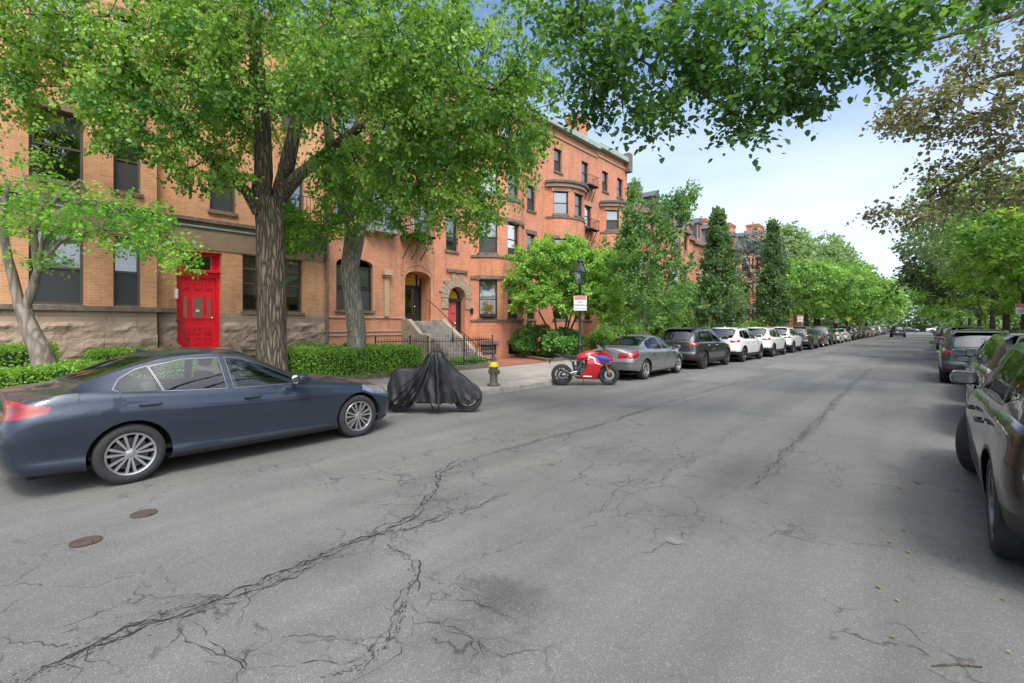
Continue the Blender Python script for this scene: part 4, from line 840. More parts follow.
# flower box on the ground floor window
Mq, wq = frame_M(pc, sb + .42, sb + 1.34); 
fb = thing('flower_box', 'black iron window box full of pale flowers under the bow front window', 'flower box', Mq @ Vector((wq / 2, .12, 2.18)), math.atan2(Mq[1][0], Mq[0][0]))
q = MB(); q.box(-.38, .38, -.1, .1, 0, .16); q.build('trough', M['iron'], fb, bevel=.01)
P = ell((0, 0, .42), (.3, .12, .38), 520); link('flowers', leaves_mesh('flowers', P, rng.normal(0, 1, P.shape), .07, .2, True, .4), leafmat('flower_petals', (.12, .25, .05), (.7, .45, .25)), fb)
q = MB(); [q.tube([(-.36 + k * .09, .12, .05), (-.36 + k * .09, .12, 1.05)], .007, 4) for k in range(9)]; q.box(-.38, .38, .113, .127, .97, 1.0); q.build('guard_rail', M['iron'], fb)
# ---- building D and E: bow fronts further on
def bowhouse(name, label, ya, yb, bays, flats, zt, mat, cor='copper', top=4, det=2, x0=-17, chim=None, dep=1.2, side=1):
    T = thing('brick_rowhouse', label, 'row house', (0, 0, 0), 0, 'row houses along the left side of the street' if side > 0 else 'row houses along the right side of the street'); pts = [(x0, ya)] if bays[0] - ya > .05 else []; a = arcpts(bays[0], bays[1], dep); p = Path((pts or []) + a + [(x0, yb)]); sb = p.c[len(pts)]; se = p.c[len(pts) + 9]; L_ = se - sb
    N_ = lambda y: (y - ya) if y < bays[0] else se + (y - bays[1]); Wn = []
    for z0, z1 in ((2.12, 4.0), (5.35, 6.9), (8.35, 9.7)):
        for f_ in (.1, .405, .71): Wn.append((sb + f_ * L_, sb + f_ * L_ + .9, z0, z1))
        for y in flats: Wn.append((N_(y), N_(y + .8), z0, z1))
    wall(p, 0, 10.3, Wn, mat, T)
    for o in Wn: window(p, o, T, 'dh', 'frame', 'stoneS', 'stoneS' if o[2] < 8 else 'stoneL', det)
    for z0, z1, d_ in ((4.25, 4.4, .06), (5.1, 5.22, .05), (8.1, 8.22, .05)): band(p, sb, se, z0, z1, d_, 'stoneS', T, 'stone_course')
    band(p, sb, se, 9.95, 10.15, .16, mat, T, 'bay_cornice'); band(p, sb, se, 10.15, 10.3, .28, 'slate', T, 'bay_cornice'); cap(a, 10.31, 'slate', T)
    f = Path([(x0, ya), (x0, yb)]); n = int((yb - ya) / 2.1); W4 = [((yb - ya) * (i + .5) / n - .42, (yb - ya) * (i + .5) / n + .42, 11.15, 12.55) for i in range(n)]
    wall(f, 10.3, zt, W4, mat, T, 'top_storey_wall')
    for o in W4: window(f, o, T, 'dh', 'frame', 'stoneS', None, det)
    L2 = yb - ya - .02; band(f, 0, L2, zt - .8, zt - .65, .07, mat, T, 'brick_course'); band(f, 0, L2, zt - .3, zt + .05, .35, cor, T, 'cornice', .03); shell(f, ya, yb, zt - .05, x0 - 11, mat, T)
    for c in chim or []: chimney(T, *c)
    return T
Db = bowhouse('D', 'red brick row house with bow front and iron fire balcony beside the small garden tree', 22.22, 28.3, (22.5, 26.1), [26.75], 14.0, 'brickC', chim=[(-18.5, 28.1, 13.7, 16.2, .9, 1.3)])
balcony(Db, 26.6, 27.7, 11.0, .5, .6); balcony(Db, 26.6, 27.7, 8.1, .55, .6)
q = MB()
for k in range(12): q.tube([(-18.4, 24 + k * .4, 13.9), (-18.4, 24 + k * .4, 14.85)], .012, 4)
for z in (14.85, 14.4): q.tube([(-18.4, 24, z), (-18.4, 28.4, z)], .015, 5)
q.build('roof_rail', M['chrome'], Db)
Eb = bowhouse('E', 'red brick row house at the end of the tall block with green copper cornice', 28.32, 32.6, (28.7, 31.9), [], 14.15, 'brickC')
q = MB(); q.box(-17.5, -16.6, 32.25, 32.75, 13.2, 14.6); q.build('parapet_block', M['stoneS'], Eb, bevel=.03); q = MB(); q.box(-15.98, -15.6, 30.55, 31.1, 8.35, 8.75); q.build('window_air_conditioner', M['white'], Eb, bevel=.02)
# ---- mansard row beyond
def mansard(label, ya, yb, zc, mat, chim, stone='stoneA', det=1, x0=-17, xb=None, bay=True, side=1, dorm=2):
    T = thing('brick_rowhouse', label, 'row house', (0, 0, 0), 0, 'row houses along the left side of the street' if side > 0 else 'row houses along the right side of the street')
    if side > 0: f = Path([(x0, ya)] + ([(x0 + .0, ya + .6), (x0 + 1, ya + 1.2), (x0 + 1, ya + 2.9), (x0, ya + 3.5)] if bay else []) + [(x0, yb)])
    else: f = Path([(x0, yb)] + [(x0, ya)])
    Wn = []; L_ = f.c[-1]; q_ = []
    if bay and side > 0: q_ = [(f.c[1] + .12, f.c[2] - .12), (f.c[2] + .4, f.c[3] - .4), (f.c[3] + .12, f.c[4] - .12)]
    else: q_ = [(L_ * k - .45, L_ * k + .45) for k in (.18, .5, .82)]
    if bay and side > 0: q_ += [(f.c[4] + (L_ - f.c[4]) * k - .42, f.c[4] + (L_ - f.c[4]) * k + .42) for k in (.5,)]
    z = 2.1
    while z + 1.8 < zc: Wn += [(a, c, z, z + 1.65) for a, c in q_]; z += 3.1
    wall(f, 0, zc, Wn, mat, T)
    for o in Wn: window(f, o, T, 'dh', 'frame', 'stoneL', 'stoneL', det)
    band(f, 0, L_, zc - .35, zc, .25, stone, T, 'cornice', .02)
    s_ = side; xb = x0 - 11 * s_; b = MB(); pr = [(x0 - .1 * s_, zc), (x0 - 1.1 * s_, zc + 2.4), (xb + .5 * s_, zc + 2.5), (xb, zc)]
    b.ring([[(x, ya + .05, z) for x, z in pr], [(x, yb - .05, z) for x, z in pr]]); b.build('mansard_roof', M['slate'], T)
    for k in range(dorm):
        yc = ya + (yb - ya) * (k + .5) / dorm; dn = Path([(x0 - .05 * s_, yc - .6), (x0 - .05 * s_, yc + .6)] if s_ > 0 else [(x0 - .05 * s_, yc + .6), (x0 - .05 * s_, yc - .6)])
        o = (.25, .95, zc + .4, zc + 1.6); wall(dn, zc, zc + 1.85, [o], mat, T, 'dormer'); window(dn, o, T, 'dh', 'frame', None, None, det)
        q = MB(); q.ring([[(x, yc - .62, zc), (x, yc + .62, zc), (x, yc + .62, zc + 1.85), (x, yc - .62, zc + 1.85)] for x in (x0 - .06 * s_, x0 - 1.6 * s_)]); q.build('dormer_side', M['slate'], T)
        q = MB(); q.ring([[(x, yc - .75, zc + 1.85), (x, yc + .75, zc + 1.85), (x, yc, zc + 2.45)] for x in (x0 + .1 * s_, x0 - 1.7 * s_)]); q.build('dormer_roof', M['slate'], T)
    b = MB()
    for y in (ya, yb): b.face([(x0, y, 0), (x0, y, zc), (xb, y, zc), (xb, y, 0)], [(0, 0), (0, zc), (11, zc), (11, 0)])
    b.build('party_wall', M[mat], T)
    for c in chim: chimney(T, *c)
    return T
mansard('mansard roofed brick row house just past the tall block with one chimney', 32.7, 39.5, 10.6, 'brickD', [(-18.6, 33.6, 10.5, 15.0, .9, .9, 'brickC', 1)])
mansard('brick row house with slate mansard behind the slim street tree', 39.5, 46, 10.2, 'brickC', [(-18.3, 45.6, 10, 13.6, 1, 2)])
mansard('brick row house with stone trimmed bay between the two narrow dark trees', 46, 53, 10.0, 'brickD', [(-18.3, 52.6, 10, 13.2, 1, 1.8)], bay=False)
mansard('pale trimmed brick row house before the tall chimney', 53, 61, 10.3, 'brickC', [(-18.2, 60.7, 10, 14.0, 1, 2.5)])
mansard('brick row house with the tall broad chimney above the second narrow tree', 61, 73.5, 11.0, 'brickC', [(-18.0, 72, 11, 15.6, 1.5, 3.0)], stone='stoneS')
mansard('brick row house mostly hidden by the far light green trees on the left', 73.5, 83, 10.8, 'brickD', [(-18.4, 81, 11, 14.5, 1, 2)])
mansard('last brick row house on the left seen through far trees', 83, 100, 10.8, 'brickC', [(-18.4, 95, 11, 14.5, 1, 2)], dorm=3)
for i, (ya, yb, lab) in enumerate(((14, 22, 'nearest'), (22, 31, 'second'), (31, 42, 'third'), (42, 56, 'fourth'), (56, 75, 'fifth'), (75, 100, 'farthest'))):
    mansard('brick row house behind the right hand trees, ' + lab + ' from the camera', ya, yb, 11, 'brickD' if i % 2 else 'brickC', [], det=0, x0=11.5, side=-1)
# ---- iron fence with posts
fe = thing('iron_fence', 'low black iron picket fence in front of the stone stoop', 'fence', (0, 0, 0)); q = MB(); posts = [(-13.8, 8.9), (-13.8, 10.3), (-12.8, 10.3), (-12.72, 11.9), (-12.72, 13.4), (-15.0, 13.4)]
for (xa, ya), (xb, yb) in zip(posts, posts[1:]):
    a = Vector((xa, ya, 0)); c = Vector((xb, yb, 0)); L_ = (c - a).length; n = int(L_ / .115)
    for z in (.42, 1.2): q.tube([a + Vector((0, 0, z)), c + Vector((0, 0, z))], .014, 6)
    for k in range(1, n): p = a.lerp(c, k / n); q.tube([(p.x, p.y, .33), (p.x, p.y, 1.27)], [.008, .008], 5); q.tube([(p.x, p.y, 1.27), (p.x, p.y, 1.31)], [.013, .002], 5)
q.build('pickets', M['iron'], fe)
for x, y in posts: q = MB(); q.tube([(x, y, .15), (x, y, 1.32)], .025, 8); q.lathe([(0, 1.3), (.035, 1.33), (.035, 1.37), (0, 1.41)], 10, Matrix.Translation((x, y, 0))); q.build('post', M['iron'], fe)
# ------------------------------------------------------------------ cars
PLAN = [(0, 0), (.0015, .3), (.005, .55), (.013, .75), (.03, .885), (.055, .94), (.1, .962), (.2, .985), (.35, 1), (.6, 1), (.75, .99), (.86, .965), (.915, .93), (.95, .87), (.973, .76), (.988, .6), (.996, .38), (1, 0)]
def resample(P, n):
    P = np.array(P, float); s = np.r_[0, np.cumsum(np.hypot(np.diff(P[:, 0]) * 2.6, np.diff(P[:, 1])))]
    # smooth with Catmull on arc length
    t = np.linspace(0, s[-1], n); tab = lambda c: [(s[i], P[i, c]) for i in range(len(P))]
    return smi(tab(0), t), smi(tab(1), t)
def rect(pts, top=None):  # convex polygon in (x,z), anticlockwise or clockwise -> half planes on +y side
    c = np.mean(pts, axis=0); out = []
    for (a, b_) in zip(pts, pts[1:] + pts[:1]):
        d = np.array(b_) - np.array(a); n = np.array([d[1], -d[0]]); n = n / (np.linalg.norm(n) + 1e-9)
        if n @ (c - np.array(a)) > 0: n = -n
        out.append(((a[0], 0, a[1]), (n[0], 0, n[1])))
    return out
def grow(pts, g):
    c = np.mean(pts, axis=0); pl = rect(pts); N_ = len(pts); L = []
    for (p, n) in pl: L.append((np.array([p[0], p[2]]) + np.array([n[0], n[2]]) * g, np.array([n[0], n[2]])))
    out = []
    for i in range(N_):
        (p1, n1), (p2, n2) = L[i - 1], L[i]; A = np.array([n1, n2]); 
        if abs(np.linalg.det(A)) < .05: out.append(tuple(np.array(pts[i]) + n1 * g)); continue
        out.append(tuple(np.linalg.solve(A, np.array([n1 @ p1, n2 @ p2]))))
    return out
def carve(bm, lay, pid, planes, only=(0,), ymin=0., extra=None):
    planes = [(Vector(c), Vector(n)) for c, n in planes]
    def cand():
        out = []
        for f in bm.faces:
            if f[lay] not in only: continue
            if ymin and f.calc_center_median().y < ymin: continue
            if extra and not extra(f): continue
            ok = True
            for c, n in planes:
                if all((v.co - c).dot(n) > -1e-5 for v in f.verts): ok = False; break
            if ok: out.append(f)
        return out
    for c, n in planes:
        fs = cand()
        if not fs: return
        g = set(fs); 
        for f in fs: g.update(f.edges); g.update(f.verts)
        bmesh.ops.bisect_plane(bm, geom=list(g), dist=1e-5, plane_co=c, plane_no=n)
    for f in cand():
        m = f.calc_center_median()
        if all((m - c).dot(n) < 0 for c, n in planes): f[lay] = pid
def wheel(parent, x, y, Rw, W_, sgn, style, steer=0):
    Mx = Matrix.Translation((x, y, Rw)) @ Matrix.Rotation(steer, 4, 'Z') @ Matrix.Rotation(R(-90 * sgn), 4, 'X')   # local +z -> outward
    r = Rw * .70; h = W_ / 2
    b = MB(); b.lathe([(r * .3, h * .35), (r * .75, h * .35), (r * .75, h * .1), (r * .3, h * .1)], 24, Mx, cap=True); wh = b.build('wheel', M['disc'], parent)
    b = MB(); b.lathe([(r * .97, -h), (Rw * .9, -h), (Rw * .98, -h * .8), (Rw, -h * .5), (Rw, h * .5), (Rw * .98, h * .8), (Rw * .9, h * .98), (r * 1.1, h * .98), (r * 1.01, h * .86), (r * .97, h * .7)], 44, Mx, cap=False); ty = b.build('tyre', M['rubber'], wh, smooth=True)
    b = MB(); b.lathe([(r * .99, -h * .8), (r * .93, -h * .6), (r * .93, h * .6), (r * .99, h * .86), (r * 1.02, h * .88), (r * 1.0, h * .93), (r * .93, h * .88), (r * .90, h * .6)], 40, Mx, cap=False)
    b.lathe([(0, h * .55), (r * .22, h * .55), (r * .24, h * .72), (r * .17, h * .8), (0, h * .82)], 20, Mx, cap=False)
    ns = style[0]; dbl = style[1]
    for k in range(ns):
        for dd in ((-.16, .16) if dbl else (0,)):
            a = 2 * math.pi * (k + .25) / ns + dd; a2 = 2 * math.pi * (k + .25) / ns + dd * (1.15 if dbl else 1); w0 = r * (.05 if dbl else .085); w1 = r * (.075 if dbl else .1)
            d0 = Vector((math.cos(a), math.sin(a), 0)); d1 = Vector((math.cos(a2), math.sin(a2), 0)); t0 = Vector((-d0.y, d0.x, 0)); t1 = Vector((-d1.y, d1.x, 0)); z = Vector((0, 0, 1))
            A = d0 * r * .16; B_ = d1 * r * .95
            b.ring([[Mx @ (A + t0 * w0 + z * h * .5), Mx @ (A - t0 * w0 + z * h * .5), Mx @ (A - t0 * w0 * .8 + z * h * .78), Mx @ (A + t0 * w0 * .8 + z * h * .78)],
                    [Mx @ (B_ + t1 * w1 + z * h * .6), Mx @ (B_ - t1 * w1 + z * h * .6), Mx @ (B_ - t1 * w1 * .8 + z * h * .84), Mx @ (B_ + t1 * w1 * .8 + z * h * .84)]])
    b.build('rim', M[style[2]], wh, smooth=True, sharp=30); return wh
def make_car(name, label, cat, sp, pt, loc, rz=0, det=1, group=None, steer=0):
    root = thing(name, label, cat, (0, 0, 0), 0, group); L_, W, H = sp['L'], sp['W'] / 2, sp['H']; nu = 110 if det else 64
    tx, ty = resample(sp.get('plan', PLAN), nu); NB_ = 20 if det else 8
    xs0 = tx * L_; zsill = smi(sp['sill'], xs0); zs = smi(sp['zs'], xs0); rows = []
    prof = sp.get('prof', [(0, .93), (.08, .965), (.3, .985), (.5, 1.0), (.68, .995), (.82, .975), (.93, .962), (1, .945)])
    def end(x0, z):
        xr = interp(sp['rear'], z); xf = interp(sp['front'], z); return xr + (x0 / L_) * (L_ + xf - xr)
    x_, y_, z_ = [], [], []
    t = 0; z = zsill; rows.append((end(xs0, z), ty * W * .80, z + .005)); rows.append((end(xs0, z), ty * W * .90, z - .01))
    for i in range(NB_ + 1):
        t = i / NB_; t = t ** .9; z = zsill + (zs - zsill) * t; rows.append((end(xs0, z), ty * W * interp(prof, t), z))
    xs = rows[-1][0]; ys = rows[-1][1]; zz = rows[-1][2]; fr = ys / (W * .945)
    yb = smi(sp['belt_y'], xs) * fr; zb = smi(sp['belt_z'], xs); yr = smi(sp['rail_y'], xs) * fr; zr = smi(sp['rail_z'], xs); zc = smi(sp['zc'], xs)
    zb = np.maximum(zb, zz); zr = np.maximum(zr, zb * .999)
    for k in (1, 2): f_ = k / 2; rows.append((xs, ys + (yb - ys) * f_, zz + (zb - zz) * (f_ ** .6)))
    ng = 8 if det else 5
    for k in range(1, ng + 1):
        f_ = k / ng; bul = .022 * math.sin(math.pi * f_) * np.clip((zr - zb) / .3, 0, 1); rows.append((xs, yb + (yr - yb) * f_ + bul, zb + (zr - zb) * f_))
    nr = 9 if det else 6
    for k in range(1, nr + 1):
        f_ = k / nr; yy = yr * (1 - f_); e = 1 - (1 - f_) ** 2.6; rows.append((xs, yy, zr + (zc - zr) * e))
    G_ = np.array([[r[0], r[1], r[2]] for r in rows]).transpose(0, 2, 1)   # row, station, xyz
    bm = bmesh.new(); V = [[bm.verts.new(p) for p in row] for row in G_]; lay = bm.faces.layers.int.new('part'); nw = bm.faces.layers.int.new('band')
    r_shoulder = 2 + NB_; r_belt = r_shoulder + 2; r_rail = r_belt + ng
    for i in range(len(V) - 1):
        for j in range(nu - 1):
            try: f = bm.faces.new((V[i][j], V[i + 1][j], V[i + 1][j + 1], V[i][j + 1]))
            except ValueError: continue
            f[nw] = 0 if i < r_shoulder else (1 if i < r_belt else (2 if i < r_rail else 3)); f.smooth = True
    bmesh.ops.remove_doubles(bm, verts=bm.verts, dist=2e-4)
    for f in list(bm.faces):
        if f.calc_area() < 1e-8: bm.faces.remove(f)
    Rw = sp['Rw']; axl = (sp['xr'], sp['xf']); Ra = sp.get('Ra', Rw + .055)
    for ai, ax in enumerate(axl):
        poly = [(ax + Ra * math.cos(2 * math.pi * k / 28), Rw + Ra * .98 * math.sin(2 * math.pi * k / 28)) for k in range(28)]
        po2 = [(ax + (Ra + .03) * math.cos(2 * math.pi * k / 28), Rw + (Ra + .03) * .98 * math.sin(2 * math.pi * k / 28)) for k in range(28)]
        if det: carve(bm, lay, 92 + ai, rect(po2), ymin=.3, extra=lambda f: f[nw] <= 1)
        carve(bm, lay, 99, rect(poly), only=(0, 92, 93), ymin=.3, extra=lambda f: f[nw] <= 1)
    ids = {92: ('wheel_arch', sp.get('lip', pt), True), 93: ('wheel_arch', sp.get('lip', pt), True), 91: ('door_gap', M['black'])}
    nid = [10]
    def reg(nm, mat, planes, only=(0,), ymin=0, extra=None, both=True):
        nid[0] += 1; carve(bm, lay, nid[0], planes, only, ymin, extra); ids[nid[0]] = (nm, mat, both); return nid[0]
    gl = M[sp.get('glass', 'cglass')]
    side = lambda f: f[nw] in (1, 2)
    for q in sp['windows']:
        a = reg('window_trim', M[sp.get('trim', 'trim')], rect(grow(q[1], .016)), extra=side, ymin=.2)
        a2 = reg('window_seal', M['black'], rect(grow(q[1], .008)), only=(a,), extra=side, ymin=.2); reg('side_window', gl if not (len(q) > 2) else M[q[2]], rect(q[1]), only=(a2,), extra=side, ymin=.2)
    for q in sp['screens']:   # windscreen and rear window: x range at centre, y limit, slanted ends by z range
        (nm, x0, x1, z0, z1) = q; topf = lambda f: f[nw] == 3
        a = reg(nm + '_seal', M['black'], [((x0, 0, 0), (-1, 0, 0)), ((x1, 0, 0), (1, 0, 0)), ((0, 0, z0), (0, 0, -1)), ((0, 0, z1), (0, 0, 1))], extra=topf, both=False)
        reg(nm, gl if nm != 'rear_window' else M[sp.get('rglass', sp.get('glass', 'cglass'))], [((x0, 0, 0), (-1, 0, 0)), ((x1, 0, 0), (1, 0, 0)), ((0, 0, z0 + .025), (0, 0, -1)), ((0, 0, z1 - .02), (0, 0, 1)), ((0, sp.get('scr_y', .56), 1.0), (0, 1, sp.get('scr_s', .32)))], only=(a,), extra=topf, both=False)
    for (nm, mat, planes, bands) in sp['regions']: reg(nm, M[mat], planes, only=(0,), extra=(lambda f, bands=bands: f[nw] in bands))
    if det:
        for q in sp['doors']:
            carve(bm, lay, 91, rect(grow(q, .010)), extra=lambda f: f[nw] <= 2, ymin=.3)
            carve(bm, lay, 50 + len(ids), rect(q), only=(91,), extra=lambda f: f[nw] <= 2, ymin=.3); ids[50 + len(ids) - 0] = ('door', pt, True)
        for q in sp.get('flaps', []):
            carve(bm, lay, 91, rect(grow(q, .004)), extra=lambda f: f[nw] <= 2, ymin=.3); carve(bm, lay, 89, rect(q), only=(91,), extra=lambda f: f[nw] <= 2, ymin=.3); ids[89] = ('fuel_flap', pt, True)
        for q in sp.get('seams', []):
            carve(bm, lay, 91, q, extra=lambda f: f[nw] != 2)
    if det:
        bid = nid[0] + 200; carve(bm, lay, bid, [((0, 0, sp.get('lowz', .26)), (0, 0, 1))], only=(0, 91)); ids[bid] = ('lower_trim', M[sp.get('lower', 'black')], False)
    # split
    parts = {}
    for f in bm.faces: parts.setdefault(f[lay], []).append(f)
    def mk(fs, sides):
        vs, F, idx = [], [], {}
        for s_ in sides:
            idx = {}
            for f in fs:
                q = []
                for v in f.verts:
                    if v.index not in idx or True:
                        key = (s_, v)
                        if key not in idx:
                            idx[key] = len(vs); vs.append((v.co.x - L_ / 2, v.co.y * s_, v.co.z))
                        q.append(idx[key])
                F.append(tuple(q if s_ > 0 else q[::-1]))
        me = bpy.data.meshes.new('m'); me.from_pydata(vs, [], F)
        b2 = bmesh.new(); b2.from_mesh(me); bmesh.ops.remove_doubles(b2, verts=b2.verts, dist=1e-4); bmesh.ops.dissolve_degenerate(b2, edges=b2.edges, dist=1e-4); b2.to_mesh(me); b2.free(); me.shade_smooth(); me.set_sharp_from_angle(angle=R(sp.get('sharp', 32))); return me
    fs0 = parts.get(0, []); body = link('body', mk(fs0, (1, -1)), pt, root); body.name = 'body'
    for k, fs in parts.items():
        if k in (0, 99) or k not in ids: 
            continue
        e = ids[k]; nm, mat = e[0], e[1]; both = e[2] if len(e) > 2 else False
        if both:
            for s_ in (1, -1): o = link(nm, mk(fs, (s_,)), mat, root)
        else: link(nm, mk(fs, (1, -1)), mat, root)
    # anything left (regions whose id clashed) goes to the body
    bm.free()
    hx = L_ / 2
    b = MB(); b.box(-hx + .25, hx - .3, -W * .78, W * .78, .2, .24)
    for ax in axl:
        for s_ in (1, -1):
            ring = [[Vector((ax - hx + (Ra + .02) * math.cos(math.pi * k / 14), y, Rw + (Ra + .02) * math.sin(math.pi * k / 14))) for k in range(15)] for y in (s_ * (W - .05), s_ * (W - .42))]; b.ring(ring, cap=False, close=False); b.face(ring[1])
    b.build('underbody', M['dark'], root)
    b = MB(); fz = sp.get('fz', .3); b.box(-hx + sp['cab'][0], -hx + sp['cab'][1], -W * .86, W * .86, fz, fz + .05); b.box(-hx + sp['cab'][1] - .5, -hx + sp['cab'][1] - .02, -W * .8, W * .8, fz, sp['dash']); b.box(-hx + sp['cab'][0], -hx + sp['cab'][0] + .12, -W * .78, W * .78, fz, sp['dash'])
    it = b.build('interior', M['dark'], root, bevel=.03)
    for x, ws in ((sp['cab'][0] + .75, (-.36, .36)), (sp['cab'][0] + 1.62, (-.38, .38))):
        for y in ws:
            b = MB(); Mx = Matrix.Translation((x - hx, y, 0)); b.box(-.05, .45, -.25, .25, fz + .18, fz + .32, Mx); b.box(-.14, .0, -.24, .24, fz + .3, fz + .82, Mx @ Matrix.Translation((0, 0, fz + .3)) @ Matrix.Rotation(R(-14), 4, 'Y') @ Matrix.Translation((0, 0, -fz - .3))); b.box(-.22, -.1, -.13, .13, fz + .86, fz + 1.04, Mx)
            b.build('seat', M[sp.get('seatm', 'seat')], it, bevel=.04, smooth=True)
    if det:
        b = MB(); b.lathe([(.17, -.012), (.19, 0), (.17, .012)], 20, Matrix.Translation((-hx + sp['cab'][1] - .62, .36, sp['dash'] + .06)) @ Matrix.Rotation(R(65), 4, 'Y')); b.build('steering_wheel', M['black'], it)
    for ax in axl:
        for s_ in (1, -1): wheel(root, ax - hx, s_ * (W - .035 - sp['tw'] / 2), Rw, sp['tw'], s_, sp['rim'], steer if ax == axl[1] else 0)
    for s_ in (1, -1):   # mirrors
        mx_, mz = sp['mirror']; Mx = Matrix.Translation((mx_ - hx, s_ * (W - .0), mz)); b = MB()
        rings = []
        for k, (dx, sc) in enumerate(((-.06, .7), (-.05, .92), (0, 1), (.07, .9), (.12, .6), (.135, .3))): rings.append([Mx @ Vector((dx, s_ * sp.get('mo', .10) + .115 * sc * math.copysign(abs(math.cos(t)) ** .6, math.cos(t)), .075 * sc * math.copysign(abs(math.sin(t)) ** .65, math.sin(t)))) for t in np.linspace(0, 2 * math.pi, 16, endpoint=False)])
        b.ring(rings); mi = b.build('side_mirror', pt if sp.get('mirp', 1) else M['black'], root, smooth=True)
        b = MB(); b.tube([Mx @ Vector((.03, -s_ * .09, -.06)), Mx @ Vector((.03, s_ * .04, -.03))], .03, 8); b.build('mirror_arm', M['black'], mi, smooth=True)
        b = MB(); b.face([Mx @ Vector((-.063, s_ * sp.get('mo', .10) + .092 * math.copysign(abs(math.cos(t)) ** .6, math.cos(t)), .058 * math.copysign(abs(math.sin(t)) ** .65, math.sin(t)))) for t in np.linspace(0, 2 * math.pi, 20, endpoint=False)]); b.build('mirror_glass', M['mirrorglass'], mi)
    for (x, z) in sp['handles']:
        for s_ in (1, -1):
            yy = W * 1.0 - .002; b = MB(); b.tube([(x - hx - .1, s_ * (yy - .02), z), (x - hx - .08, s_ * (yy + .022), z + .003), (x - hx + .08, s_ * (yy + .022), z + .003), (x - hx + .1, s_ * (yy - .02), z)], .013, 8); b.build('handle', M[sp.get('handm', 'chrome')], root, smooth=True)
    rx = interp(sp['rear'], sp['plz']) - hx
    b = MB(); Mx = Matrix.Translation((rx - .012, 0, sp['plz'])); b.box(-.008, 0, -.155, .155, -.08, .08, Mx); b.build('number_plate', M['plate'], root)
    b = MB(); b.box(-.01, .03, -.2, .2, .10, .125, Mx); b.build('plate_garnish', M['chrome'], root)
    if sp.get('rails'):
        for s_ in (1, -1):
            x0, x1 = sp['rails']; X_ = np.linspace(x0, x1, 9); yy = smi(sp['rail_y'], X_) * .97; zz_ = smi(sp['rail_z'], X_) + .055; P_ = [(X_[0] - hx, s_ * yy[0], zz_[0] - .05)] + [(x - hx, s_ * y, z) for x, y, z in zip(X_[1:-1], yy[1:-1], zz_[1:-1])] + [(X_[-1] - hx, s_ * yy[-1], zz_[-1] - .05)]
            b = MB(); b.tube(P_, .017, 8); b.build('roof_rail', M[sp.get('railm', 'chrome')], root, smooth=True)
    if sp.get('wiper'):
        x, z = sp['wiper']; b = MB(); b.tube([(x - hx, 0, z), (x - hx + .02, -.25, z + .03), (x - hx + .03, -.42, z + .05)], .008, 6); b.build('rear_wiper', M['black'], root)
    if sp.get('spoiler'):
        x, z, w_ = sp['spoiler']; b = MB(); b.ring([[(x - hx - .12, s_ * w_, z + .0), (x - hx - .1, s_ * w_, z + .035), (x - hx + .2, s_ * w_, z + .05), (x - hx + .2, s_ * w_, z)] for s_ in (-1, -.5, 0, .5, 1)]); b.build('roof_spoiler', pt, root, bevel=.008)
    if sp.get('exh') and False:
        for s_ in (1, -1): b = MB(); b.lathe([(.035, 0), (.04, -.002), (.04, .12)], 14, Matrix.Translation((.06 - hx, s_ * sp['exh'], .27)) @ Matrix.Rotation(R(90), 4, 'Y'), cap=False); b.build('exhaust', M['chrome'], root, smooth=True)
    b = MB(); x, z = sp.get('ant', (1.2, H - .08)); b.ring([[(x - hx - .07, t * .4, z), (x - hx + .1, t, z), (x - hx - .07 - .0, t * .3, z + .06)] for t in (-.02, .02)]); b.build('antenna', pt, root)
    root.location = loc; root.rotation_euler = (0, 0, rz); return root
P3 = lambda c, n: (c, n)
